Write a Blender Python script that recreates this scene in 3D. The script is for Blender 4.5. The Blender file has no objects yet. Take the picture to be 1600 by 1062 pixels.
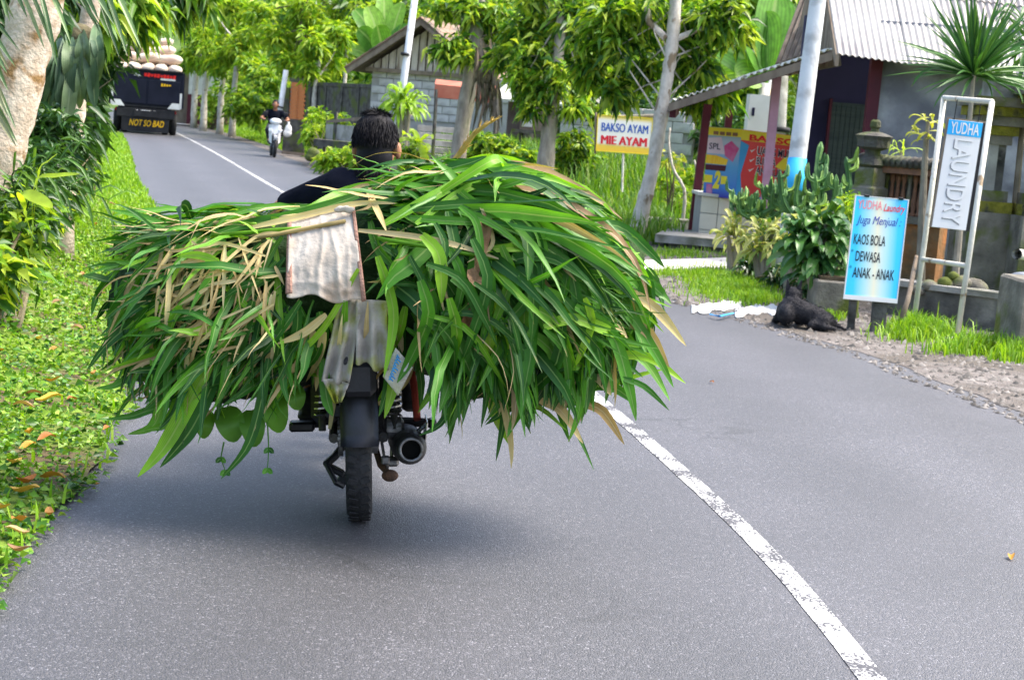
import bpy, bmesh, math, random
import numpy as np
from mathutils import Vector, Matrix

# ------------------------------------------------------------------ camera, world, sun, exposure
S = bpy.context.scene
COL = S.collection
W0, H0 = 1600.0, 1062.0                 # photograph size, used to turn pixels into directions
FPX, CAMZ = 2600.0, 1.40
ROLL, PITCH = math.radians(4.6), math.atan(336 / 2600.0)
_f = np.array([0, math.cos(PITCH), -math.sin(PITCH)])
_r0 = np.array([1.0, 0, 0]); _u0 = np.cross(_r0, _f)
RGT = _r0 * math.cos(ROLL) + _u0 * math.sin(ROLL)
UPV = _u0 * math.cos(ROLL) - _r0 * math.sin(ROLL)
FWD = _f
CAMP = np.array([0, 0, CAMZ])
cam = bpy.data.cameras.new('camera'); camo = bpy.data.objects.new('camera', cam); COL.objects.link(camo)
mw = Matrix.Identity(4)
for i in range(3):
    mw[i][0] = RGT[i]; mw[i][1] = UPV[i]; mw[i][2] = -FWD[i]; mw[i][3] = CAMP[i]
camo.matrix_world = mw
cam.sensor_fit = 'HORIZONTAL'; cam.sensor_width = 36.0; cam.lens = FPX / W0 * 36.0
cam.clip_start = 0.1; cam.clip_end = 3000
cam.dof.use_dof = True; cam.dof.focus_distance = 5.9; cam.dof.aperture_fstop = 9.0
S.camera = camo

SUN_EL, SUN_AZ = math.radians(59), math.radians(80)      # azimuth from +Y towards +X
wd = bpy.data.worlds.new('World'); S.world = wd; wd.use_nodes = True
nt = wd.node_tree; nt.nodes.clear()
sky = nt.nodes.new('ShaderNodeTexSky'); sky.sky_type = 'NISHITA'; sky.sun_disc = False
sky.sun_elevation = SUN_EL; sky.sun_rotation = SUN_AZ
sky.air_density = 1.0; sky.dust_density = 4.0; sky.ozone_density = 1.0
bg = nt.nodes.new('ShaderNodeBackground'); bg.inputs['Strength'].default_value = 0.145
wo = nt.nodes.new('ShaderNodeOutputWorld')
nt.links.new(sky.outputs[0], bg.inputs['Color']); nt.links.new(bg.outputs[0], wo.inputs['Surface'])
sl = bpy.data.lights.new('sun', 'SUN'); sl.energy = 2.0; sl.angle = math.radians(30); sl.color = (1.0, 0.95, 0.86)
so = bpy.data.objects.new('sun', sl); COL.objects.link(so)
sd = Vector((math.cos(SUN_EL) * math.sin(SUN_AZ), math.cos(SUN_EL) * math.cos(SUN_AZ), math.sin(SUN_EL)))
so.rotation_euler = (-sd).to_track_quat('-Z', 'Y').to_euler(); so.location = sd * 50
vs = S.view_settings; vs.view_transform = 'Standard'; vs.look = 'None'; vs.gamma = 1.0; vs.exposure = 1.80
vs.use_curve_mapping = False
S.render.engine = 'CYCLES'; S.render.resolution_x = 1024; S.render.resolution_y = 679
S.cycles.max_bounces = 8; S.cycles.transparent_max_bounces = 8

# ------------------------------------------------------------------ pixel helpers
def at(px, py, d):
    "point on the pixel's ray at depth d (metres along the view axis)"
    return CAMP + d * (RGT * ((px - W0 / 2) / FPX) + UPV * ((H0 / 2 - py) / FPX) + FWD)
def gnd(px, py, z=0.0):
    d = RGT * ((px - W0 / 2) / FPX) + UPV * ((H0 / 2 - py) / FPX) + FWD
    return CAMP + d * ((z - CAMZ) / d[2])
def proj(P):
    q = np.asarray(P) - CAMP; w = q @ FWD
    return W0 / 2 + FPX * (q @ RGT) / w, H0 / 2 - FPX * (q @ UPV) / w, w
def sstep(a, b, x):
    t = np.clip((np.asarray(x, float) - a) / (b - a), 0, 1); return t * t * (3 - 2 * t)
RS = np.random.RandomState(7)
rnd = random.Random(11)

# ------------------------------------------------------------------ materials
MATS = {}
def _mat(name):
    m = bpy.data.materials.new(name); m.use_nodes = True
    n = m.node_tree.nodes; b = n['Principled BSDF']; MATS[name] = m
    return m, m.node_tree, b
def mat(name, c1, c2=None, scale=6.0, rough=0.7, bump=0.0, bscale=None, metal=0.0, spec=0.22, lo=0.35, hi=0.65, stretch=None, c3=None, s3=1.5, lo3=.5, hi3=.62):
    "noise-mixed colours, optional relief, optional third colour in large stains"
    m, t, b = _mat(name); N = t.nodes; L = t.links
    b.inputs['Roughness'].default_value = rough; b.inputs['Metallic'].default_value = metal
    b.inputs['Specular IOR Level'].default_value = spec
    b.inputs['Base Color'].default_value = (*c1, 1)
    tc = N.new('ShaderNodeTexCoord'); src = tc.outputs['Object']
    if stretch:
        mp = N.new('ShaderNodeMapping'); mp.inputs['Scale'].default_value = stretch
        L.new(src, mp.inputs['Vector']); src = mp.outputs['Vector']
    if c2:
        nz = N.new('ShaderNodeTexNoise'); nz.inputs['Scale'].default_value = scale; nz.inputs['Detail'].default_value = 6
        L.new(src, nz.inputs['Vector'])
        r = N.new('ShaderNodeValToRGB'); r.color_ramp.elements[0].position = lo; r.color_ramp.elements[1].position = hi
        r.color_ramp.elements[0].color = (*c1, 1); r.color_ramp.elements[1].color = (*c2, 1)
        L.new(nz.outputs['Fac'], r.inputs['Fac']); out = r.outputs['Color']
        if c3:
            n3 = N.new('ShaderNodeTexNoise'); n3.inputs['Scale'].default_value = s3; n3.inputs['Detail'].default_value = 8
            L.new(src, n3.inputs['Vector'])
            r3 = N.new('ShaderNodeValToRGB'); r3.color_ramp.elements[0].position = lo3; r3.color_ramp.elements[1].position = hi3
            mx = N.new('ShaderNodeMix'); mx.data_type = 'RGBA'
            L.new(n3.outputs['Fac'], r3.inputs['Fac']); L.new(r3.outputs['Color'], mx.inputs['Factor'])
            L.new(out, mx.inputs['A']); mx.inputs['B'].default_value = (*c3, 1); out = mx.outputs['Result']
        L.new(out, b.inputs['Base Color'])
    if bump:
        nb = N.new('ShaderNodeTexNoise'); nb.inputs['Scale'].default_value = bscale or scale * 4; nb.inputs['Detail'].default_value = 5
        L.new(src, nb.inputs['Vector'])
        bp = N.new('ShaderNodeBump'); bp.inputs['Strength'].default_value = bump; bp.inputs['Distance'].default_value = 0.02
        L.new(nb.outputs['Fac'], bp.inputs['Height']); L.new(bp.outputs['Normal'], b.inputs['Normal'])
    return m
def leafmat(name, cols, rough=0.45, trans=0.35, src='island', rib=None, tint=(1.3, 1.25, 0.5), spec=0.32):
    "leaf colours picked per leaf; some light passes through; optional pale midrib along the UV centre"
    m, t, b = _mat(name); N = t.nodes; L = t.links
    b.inputs['Roughness'].default_value = rough; b.inputs['Specular IOR Level'].default_value = spec
    if src == 'island':
        g = N.new('ShaderNodeNewGeometry'); s = g.outputs['Random Per Island']
    else:
        g = N.new('ShaderNodeObjectInfo'); s = g.outputs['Random']
    r = N.new('ShaderNodeValToRGB'); e = r.color_ramp.elements
    while len(e) < len(cols): e.new(0.5)
    for i, c in enumerate(cols):
        e[i].position = i / max(1, len(cols) - 1); e[i].color = (*c, 1)
    L.new(s, r.inputs['Fac']); out = r.outputs['Color']
    tc = N.new('ShaderNodeTexCoord')
    nz = N.new('ShaderNodeTexNoise'); nz.inputs['Scale'].default_value = 9; nz.inputs['Detail'].default_value = 3
    L.new(tc.outputs['Object'], nz.inputs['Vector'])
    hv = N.new('ShaderNodeHueSaturation'); mr = N.new('ShaderNodeMapRange')
    mr.inputs['From Min'].default_value = .3; mr.inputs['From Max'].default_value = .7
    mr.inputs['To Min'].default_value = .75; mr.inputs['To Max'].default_value = 1.25
    L.new(nz.outputs['Fac'], mr.inputs['Value']); L.new(mr.outputs['Result'], hv.inputs['Value']); L.new(out, hv.inputs['Color']); out = hv.outputs['Color']
    if rib:
        sx = N.new('ShaderNodeSeparateXYZ'); L.new(tc.outputs['UV'], sx.inputs['Vector'])
        a = N.new('ShaderNodeMath'); a.operation = 'SUBTRACT'; a.inputs[1].default_value = 0.5; L.new(sx.outputs['X'], a.inputs[0])
        ab = N.new('ShaderNodeMath'); ab.operation = 'ABSOLUTE'; L.new(a.outputs[0], ab.inputs[0])
        rr = N.new('ShaderNodeValToRGB'); rr.color_ramp.elements[0].position = 0.02; rr.color_ramp.elements[1].position = 0.07
        rr.color_ramp.elements[0].color = (.75, .75, .75, 1); rr.color_ramp.elements[1].color = (0, 0, 0, 1)
        L.new(ab.outputs[0], rr.inputs['Fac'])
        wv = N.new('ShaderNodeTexWave'); wv.inputs['Scale'].default_value = 3.2; wv.bands_direction = 'X'; wv.inputs['Distortion'].default_value = 0.4
        L.new(tc.outputs['UV'], wv.inputs['Vector'])
        h2 = N.new('ShaderNodeHueSaturation'); m2 = N.new('ShaderNodeMapRange'); m2.inputs['To Min'].default_value = .82; m2.inputs['To Max'].default_value = 1.12
        L.new(wv.outputs['Fac'], m2.inputs['Value']); L.new(m2.outputs['Result'], h2.inputs['Value']); L.new(out, h2.inputs['Color'])
        mx = N.new('ShaderNodeMix'); mx.data_type = 'RGBA'; L.new(rr.outputs['Color'], mx.inputs['Factor'])
        L.new(h2.outputs['Color'], mx.inputs['A']); mx.inputs['B'].default_value = (*rib, 1); out = mx.outputs['Result']
        ng = N.new('ShaderNodeTexNoise'); ng.inputs['Scale'].default_value = 14; ng.inputs['Detail'].default_value = 4; L.new(tc.outputs['Object'], ng.inputs['Vector'])
        ad = N.new('ShaderNodeMath'); ad.operation = 'MULTIPLY_ADD'; ad.inputs[1].default_value = .55; L.new(ng.outputs['Fac'], ad.inputs[0]); L.new(sx.outputs['Y'], ad.inputs[2])
        m5 = N.new('ShaderNodeMapRange'); m5.inputs['From Min'].default_value = 1.27; m5.inputs['From Max'].default_value = 1.42; L.new(ad.outputs[0], m5.inputs['Value'])
        mt_ = N.new('ShaderNodeMix'); mt_.data_type = 'RGBA'; L.new(m5.outputs['Result'], mt_.inputs['Factor']); L.new(out, mt_.inputs['A']); mt_.inputs['B'].default_value = (.34, .25, .09, 1); out = mt_.outputs['Result']
    L.new(out, b.inputs['Base Color'])
    if trans:
        tr = N.new('ShaderNodeBsdfTranslucent'); ml = N.new('ShaderNodeMix'); ml.data_type = 'RGBA'; ml.blend_type = 'MULTIPLY'
        ml.inputs['Factor'].default_value = 1; ml.clamp_result = False; ml.inputs['B'].default_value = (*tint, 1)
        L.new(out, ml.inputs['A']); L.new(ml.outputs['Result'], tr.inputs['Color'])
        ms = N.new('ShaderNodeMixShader'); ms.inputs['Fac'].default_value = trans
        L.new(b.outputs[0], ms.inputs[1]); L.new(tr.outputs[0], ms.inputs[2])
        L.new(ms.outputs[0], N['Material Output'].inputs['Surface'])
    return m

# ------------------------------------------------------------------ objects
ROOTM = {}
def tag(o, label=None, cat=None, group=None, kind=None):
    if label: o['label'] = label
    if cat: o['category'] = cat
    if group: o['group'] = group
    if kind: o['kind'] = kind
    return o
def thing(name, label, cat, loc, group=None, rot=None):
    o = bpy.data.objects.new(name, None); COL.objects.link(o); o.empty_display_size = 0.1
    m = Matrix.Translation(Vector([float(v) for v in loc]))
    if rot is not None: m = m @ rot
    o.matrix_world = m; ROOTM[o.name] = m
    return tag(o, label, cat, group)
def rootm(o):
    while o.parent is not None: o = o.parent
    return ROOTM.get(o.name, Matrix.Identity(4))
def np_mesh(name, V, F, uv=None, smooth=False):
    "V (n,3), F (m,k) faces of equal size"
    me = bpy.data.meshes.new(name); V = np.ascontiguousarray(V, dtype=np.float32); F = np.ascontiguousarray(F, dtype=np.int32)
    me.vertices.add(len(V)); me.vertices.foreach_set('co', V.ravel())
    k = F.shape[1]; me.loops.add(F.size); me.loops.foreach_set('vertex_index', F.ravel())
    me.polygons.add(len(F)); me.polygons.foreach_set('loop_start', np.arange(0, F.size, k, dtype=np.int32))
    me.polygons.foreach_set('loop_total', np.full(len(F), k, dtype=np.int32))
    if smooth: me.polygons.foreach_set('use_smooth', np.ones(len(F), dtype=bool))
    if uv is not None:
        ul = me.uv_layers.new(name='UVMap'); ul.data.foreach_set('uv', np.ascontiguousarray(uv[F.ravel()], dtype=np.float32).ravel())
    me.update(calc_edges=True); return me
def link(name, me, m, parent=None, world=False):
    o = bpy.data.objects.new(name, me); COL.objects.link(o)
    if m is not None:
        me.materials.clear(); me.materials.append(m)
    if parent is not None:
        o.parent = parent
        if world: me.transform(rootm(parent).inverted())
    return o
class MB:
    "collects shapes, builds ONE mesh object"
    def __init__(s): s.v = []; s.f = []
    def add(s, V, F):
        n = len(s.v); s.v += [tuple(map(float, p)) for p in V]; s.f += [tuple(i + n for i in f) for f in F]; return s
    def box(s, c, size, M=None, bev=0.0):
        x, y, z = [v / 2 for v in size]
        if bev:
            b = min(bev, x * .9, y * .9, z * .9); bm = bmesh.new(); bmesh.ops.create_cube(bm, size=1)
            for v in bm.verts: v.co = Vector((v.co.x * 2 * x, v.co.y * 2 * y, v.co.z * 2 * z))
            bmesh.ops.bevel(bm, geom=list(bm.edges), offset=b, segments=1, affect='EDGES'); bm.verts.index_update()
            V = [v.co.copy() for v in bm.verts]; F = [[v.index for v in f.verts] for f in bm.faces]; bm.free()
        else:
            V = [Vector((a * x, b_ * y, d * z)) for a in (-1, 1) for b_ in (-1, 1) for d in (-1, 1)]
            F = [(0, 1, 3, 2), (4, 6, 7, 5), (0, 4, 5, 1), (2, 3, 7, 6), (0, 2, 6, 4), (1, 5, 7, 3)]
        if M is not None: V = [M @ v for v in V]
        cc = Vector([float(q) for q in c]); return s.add([v + cc for v in V], F)
    def hexa(s, p):
        "8 corners: bottom 4 counter-clockwise then top 4"
        return s.add(p, [(3, 2, 1, 0), (4, 5, 6, 7), (0, 1, 5, 4), (1, 2, 6, 5), (2, 3, 7, 6), (3, 0, 4, 7)])
    def slab(s, o, ex, ey, th):
        "board with origin corner o, edges ex, ey and thickness th behind it"
        o, ex, ey = map(np.asarray, (o, ex, ey)); n = np.cross(ex, ey); n = n / np.linalg.norm(n) * th
        return s.hexa([o - n, o + ex - n, o + ex + ey - n, o + ey - n, o, o + ex, o + ex + ey, o + ey])
    def tube(s, P, R, n=8, cap=True, flat=1.0, star=0.0):
        P = [np.asarray(p, float) for p in P]
        if np.isscalar(R): R = [R] * len(P)
        V = []; up = None
        for i, p in enumerate(P):
            t = P[min(i + 1, len(P) - 1)] - P[max(i - 1, 0)]; t = t / (np.linalg.norm(t) + 1e-9)
            if up is None:
                a = np.array([0, 0, 1.0]) if abs(t[2]) < .9 else np.array([1.0, 0, 0]); up = np.cross(t, a)
            up = up - t * (up @ t); up = up / (np.linalg.norm(up) + 1e-9); sd_ = np.cross(t, up)
            for k in range(n):
                a = 2 * math.pi * k / n; rr = R[i] * (1 - star * (k % 2))
                V.append(p + rr * (math.cos(a) * up + flat * math.sin(a) * sd_))
        F = [(i * n + k, i * n + (k + 1) % n, (i + 1) * n + (k + 1) % n, (i + 1) * n + k) for i in range(len(P) - 1) for k in range(n)]
        if cap: F += [tuple(range(n))[::-1], tuple(range((len(P) - 1) * n, len(P) * n))]
        return s.add(V, F)
    def ell(s, c, r, M=None, nu=12, nv=8):
        V = [(0, 0, r[2])]; F = []
        for j in range(1, nv):
            th = math.pi * j / nv
            for i in range(nu):
                a = 2 * math.pi * i / nu; V.append((r[0] * math.sin(th) * math.cos(a), r[1] * math.sin(th) * math.sin(a), r[2] * math.cos(th)))
        V.append((0, 0, -r[2])); e = len(V) - 1
        for i in range(nu): F.append((0, 1 + i, 1 + (i + 1) % nu)); F.append((e, 1 + (nv - 2) * nu + (i + 1) % nu, 1 + (nv - 2) * nu + i))
        for j in range(nv - 2):
            for i in range(nu): F.append((1 + j * nu + i, 1 + (j + 1) * nu + i, 1 + (j + 1) * nu + (i + 1) % nu, 1 + j * nu + (i + 1) % nu))
        V = [Vector(v) for v in V]
        if M is not None: V = [M @ v for v in V]
        return s.add([v + Vector([float(q) for q in c]) for v in V], F)
    def lathe(s, c, prof, axis=(0, 0, 1), n=16, closed=False):
        "prof: list of (radius, height along axis)"
        ax = np.asarray(axis, float); ax /= np.linalg.norm(ax); a = np.array([1.0, 0, 0]) if abs(ax[0]) < .9 else np.array([0, 1.0, 0])
        e1 = np.cross(ax, a); e1 /= np.linalg.norm(e1); e2 = np.cross(ax, e1); c = np.asarray(c, float); m = len(prof)
        V = [c + ax * h + r * (math.cos(2 * math.pi * k / n) * e1 + math.sin(2 * math.pi * k / n) * e2) for r, h in prof for k in range(n)]
        F = [(i * n + k, i * n + (k + 1) % n, (i + 1) % m * n + (k + 1) % n, (i + 1) % m * n + k) for i in range(m if closed else m - 1) for k in range(n)]
        if not closed: F += [tuple(range(n))[::-1], tuple(range((m - 1) * n, m * n))]
        return s.add(V, F)
    def mesh(s, name, smooth=False):
        me = bpy.data.meshes.new(name); me.from_pydata(s.v, [], s.f)
        if smooth: me.polygons.foreach_set('use_smooth', np.ones(len(me.polygons), dtype=bool))
        me.update(); return me
    def build(s, name, m, parent=None, world=False, smooth=False):
        return link(name, s.mesh(name, smooth), m, parent, world)
def unit(v): v = np.asarray(v, float); return v / (np.linalg.norm(v) + 1e-9)
def organic(mb, name, m, parent, world=False, voxel=0.012, smooth=6, wob=0.0):
    "fuse overlapping closed shapes into one continuous surface"
    o = mb.build('tmp', m); md = o.modifiers.new('r', 'REMESH'); md.mode = 'VOXEL'; md.voxel_size = voxel; md.use_smooth_shade = True
    ms = o.modifiers.new('s', 'SMOOTH'); ms.factor = 0.5; ms.iterations = smooth
    bpy.context.view_layer.update()
    me = bpy.data.meshes.new_from_object(o.evaluated_get(bpy.context.evaluated_depsgraph_get())); bpy.data.objects.remove(o); me.name = name
    me.polygons.foreach_set('use_smooth', np.ones(len(me.polygons), dtype=bool))
    return link(name, me, m, parent, world)
def capsule(mb, P, R, n=10):
    P = [np.asarray(p, float) for p in P]
    mb.tube(P, R, n)
    for p, r in zip(P, R if not np.isscalar(R) else [R] * len(P)): mb.ell(p, (r, r, r), nu=n, nv=6)

def catmull(pts, n):
    pts = np.asarray(pts, float); m_ = len(pts); t = np.linspace(0, m_ - 1, n); out = []
    for q in t:
        i = min(int(q), m_ - 2); f_ = q - i; p0, p1, p2, p3 = pts[max(i - 1, 0)], pts[i], pts[i + 1], pts[min(i + 2, m_ - 1)]
        out.append(.5 * ((2 * p1) + (-p0 + p2) * f_ + (2 * p0 - 5 * p1 + 4 * p2 - p3) * f_ ** 2 + (-p0 + 3 * p1 - 3 * p2 + p3) * f_ ** 3))
    return np.array(out)
# blades and leaves ------------------------------------------------------------
def ribbon(P, Nn, w, fold=0.15, prof=None):
    "leaf blade along points P with surface normals Nn, half-width profile; 3 verts across. returns V, F, UV"
    P = np.asarray(P, float); n = len(P); T = np.gradient(P, axis=0); T /= np.linalg.norm(T, axis=1)[:, None] + 1e-9
    Nn = np.asarray(Nn, float); Sd = np.cross(T, Nn); Sd /= np.linalg.norm(Sd, axis=1)[:, None] + 1e-9
    N2 = np.cross(Sd, T); s = np.linspace(0, 1, n)
    ww = (w / 2) * (np.minimum(1, .55 + s * 2.0) * np.clip((1 - s) * 2.4, 0.02, 1) ** .8 if prof is None else prof(s))
    V = np.empty((n, 3, 3)); V[:, 0] = P - Sd * ww[:, None] + N2 * (fold * ww)[:, None]; V[:, 1] = P - N2 * (fold * ww)[:, None]; V[:, 2] = P + Sd * ww[:, None] + N2 * (fold * ww)[:, None]
    uv = np.empty((n, 3, 2)); uv[:, :, 0] = [0, .5, 1]; uv[:, :, 1] = s[:, None]
    F = [(i * 3 + k, i * 3 + k + 1, i * 3 + k + 4, i * 3 + k + 3) for i in range(n - 1) for k in (0, 1)]
    return V.reshape(-1, 3), np.array(F), uv.reshape(-1, 2)
def merge(parts):
    V = []; F = []; U = []; n = 0
    for v, f, u in parts: V.append(v); F.append(f + n); U.append(u); n += len(v)
    return np.concatenate(V), np.concatenate(F), np.concatenate(U)
def leaves(P, D, N, L, Wd, droop=0.25, fold=0.25):
    "vectorised folded leaves: base P, direction D, normal N, lengths and widths; 6 verts, 4 triangles each"
    P, D, N = (np.asarray(a, float) for a in (P, D, N)); n = len(P); L = np.broadcast_to(L, (n,))[:, None]; Wd = np.broadcast_to(Wd, (n,))[:, None]
    D = D / (np.linalg.norm(D, axis=1)[:, None] + 1e-9); Sd = np.cross(D, N); Sd /= np.linalg.norm(Sd, axis=1)[:, None] + 1e-9; Nn = np.cross(Sd, D)
    mid = P + D * L * .5 - np.array([0, 0, 1]) * L * droop * .25; tip = P + D * L - np.array([0, 0, 1]) * L * droop
    V = np.empty((n, 6, 3)); V[:, 0] = P; V[:, 1] = P + D * L * .42 - Sd * Wd / 2 + Nn * Wd * fold; V[:, 2] = mid; V[:, 3] = P + D * L * .42 + Sd * Wd / 2 + Nn * Wd * fold
    V[:, 4] = tip; V[:, 5] = P + D * L * .98
    b = np.arange(n)[:, None] * 6
    F = np.stack([b + [0, 2, 1], b + [0, 3, 2], b + [1, 2, 4], b + [2, 3, 4]], 1).reshape(-1, 3)
    return V.reshape(-1, 3), F
def randdir(n, zlo=-1, zhi=1, rs=RS):
    a = rs.uniform(0, 2 * np.pi, n); z = rs.uniform(zlo, zhi, n); r = np.sqrt(1 - z * z)
    return np.stack([r * np.cos(a), r * np.sin(a), z], 1)
def blades(P, h, w, lean=0.4, rs=RS):
    "grass: two-segment tapering blades, 5 verts, (quad+tri as 3 triangles)"
    n = len(P); a = rs.uniform(0, 2 * np.pi, n); Ld = np.stack([np.cos(a), np.sin(a), np.zeros(n)], 1); Sd = np.stack([-np.sin(a), np.cos(a), np.zeros(n)], 1)
    h = np.broadcast_to(h, (n,))[:, None]; w = np.broadcast_to(w, (n,))[:, None]; le = rs.uniform(.1, 1, n)[:, None] * lean
    Z = np.array([0, 0, 1.0]); V = np.empty((n, 5, 3)); m = P + Z * h * .6 + Ld * h * le * .35
    V[:, 0] = P - Sd * w / 2; V[:, 1] = P + Sd * w / 2; V[:, 2] = m - Sd * w * .4; V[:, 3] = m + Sd * w * .4; V[:, 4] = P + Z * h * (1 - le * .35) + Ld * h * le
    b = np.arange(n)[:, None] * 5
    return V.reshape(-1, 3), np.stack([b + [0, 1, 3], b + [0, 3, 2], b + [2, 3, 4]], 1).reshape(-1, 3)
# text --------------------------------------------------------------------------
def text(s, o, ex, ey, box, m, parent, bold=0.0, shear=0.0, rot=0, proud=0.004, name='lettering'):
    "flat print fitted into box (x0,y0,x1,y1) in metres on the board plane o, unit ex, ey"
    c = bpy.data.curves.new('t', 'FONT'); c.body = s; c.offset = bold; c.shear = shear; c.resolution_u = 3
    ob = bpy.data.objects.new('t', c); COL.objects.link(ob); bpy.context.view_layer.update()
    me = bpy.data.meshes.new_from_object(ob.evaluated_get(bpy.context.evaluated_depsgraph_get())); bpy.data.objects.remove(ob); bpy.data.curves.remove(c)
    n = len(me.vertices); co = np.empty(n * 3); me.vertices.foreach_get('co', co); co = co.reshape(-1, 3)
    if rot: co = np.stack([co[:, 1], -co[:, 0], co[:, 2]], 1)        # quarter turn clockwise
    lo, hi = co.min(0), co.max(0); x0, y0, x1, y1 = box; uvx = (co[:, 0] - lo[0]) / (hi[0] - lo[0]); uvy = (co[:, 1] - lo[1]) / (hi[1] - lo[1])
    o, ex, ey = unit(ex) * 0 + np.asarray(o), unit(ex), unit(ey); nn = np.cross(ex, ey)
    V = o + np.outer(x0 + uvx * (x1 - x0), ex) + np.outer(y0 + uvy * (y1 - y0), ey) + nn * proud
    me.vertices.foreach_set('co', V.astype(np.float32).ravel()); me.name = name; me.update()
    return link(name, me, m, parent, True)

# ================================================================== the road and the ground
_ky = np.array([-30, -10, 0, 4.34, 5.6, 7.0, 8.55, 12, 17, 26.5, 44.5, 66.2, 92, 130, 200]); _kx = np.array([-2.5, .3, 1.0, 1.04, .945, .75, .50, -.15, -1.25, -3.73, -8.25, -13.9, -21.0, -32.0, -53.0])
def _cat(yq):
    m = np.gradient(_kx, _ky); i = np.clip(np.searchsorted(_ky, yq) - 1, 0, len(_ky) - 2); h = _ky[i + 1] - _ky[i]; t = (yq - _ky[i]) / h
    return (2*t**3-3*t**2+1)*_kx[i] + (t**3-2*t**2+t)*h*m[i] + (-2*t**3+3*t**2)*_kx[i+1] + (t**3-t**2)*h*m[i+1]
_ty = np.linspace(-30, 200, 2400); _tx = _cat(_ty)
def xc(y): return np.interp(y, _ty, _tx)
HL, HR = 2.42, 2.52
def vnoise(x, y, s=1.0):
    x = np.asarray(x) * s; y = np.asarray(y) * s
    return (np.sin(x * 1.7 + 1.3 * np.sin(y * 1.1)) + np.sin(y * 2.3 + 1.7 * np.sin(x * .9 + 2)) + .5 * np.sin(x * 4.1 + y * 3.7) + .5 * np.sin(y * 5.3 - x * 2.9)) / 3
def edgeL(y): return HL + .05 * vnoise(np.asarray(y) * 0, y, 1.6) + .03 * vnoise(0, y, 6)
def edgeR(y): return 2.57 - .52 * sstep(11.2, 15, y) + .06 * vnoise(3, y, 1.3) + .03 * vnoise(1, y, 5)
def zt(x, y):
    x = np.asarray(x, float); y = np.asarray(y, float); d = x - xc(y)
    eL = -d - HL; eR = d - HR
    zl = .02 + .74 * sstep(.25, 2.0, eL) + .025 * vnoise(x, y, 1.5) * sstep(.2, 1, eL)
    bank = .78 * sstep(22, 29, y - 1.2 * np.maximum(0, x - 1.0)) * (1 - .0 * y)
    zr = .003 + .010 * sstep(.05, .4, eR) + bank * sstep(.7, 3.2, eR) + .02 * vnoise(x, y, 1.9) * sstep(.3, 1.2, eR)
    hill = 9 * sstep(95, 190, y + .35 * np.abs(x))
    return np.where(d < 0, zl, zr) + hill * sstep(6, 30, np.abs(d))
def strip(name, ys, offs, zf, m, kind='structure', lab=None):
    Y, O = np.meshgrid(ys, offs, indexing='ij')
    OO = np.empty_like(O)
    for j in range(len(offs)): OO[:, j] = offs[j](ys) if callable(offs[j]) else offs[j]
    X = xc(Y) + OO; Z = zf(X, Y); V = np.stack([X, Y, Z], -1).reshape(-1, 3); a, b = Y.shape
    I = np.arange(a * b).reshape(a, b); F = np.stack([I[:-1, :-1], I[:-1, 1:], I[1:, 1:], I[1:, :-1]], -1).reshape(-1, 4)
    o = link(name, np_mesh(name, V, F, np.stack([OO, Y], -1).reshape(-1, 2), smooth=True), m); o['kind'] = kind; return o

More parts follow.
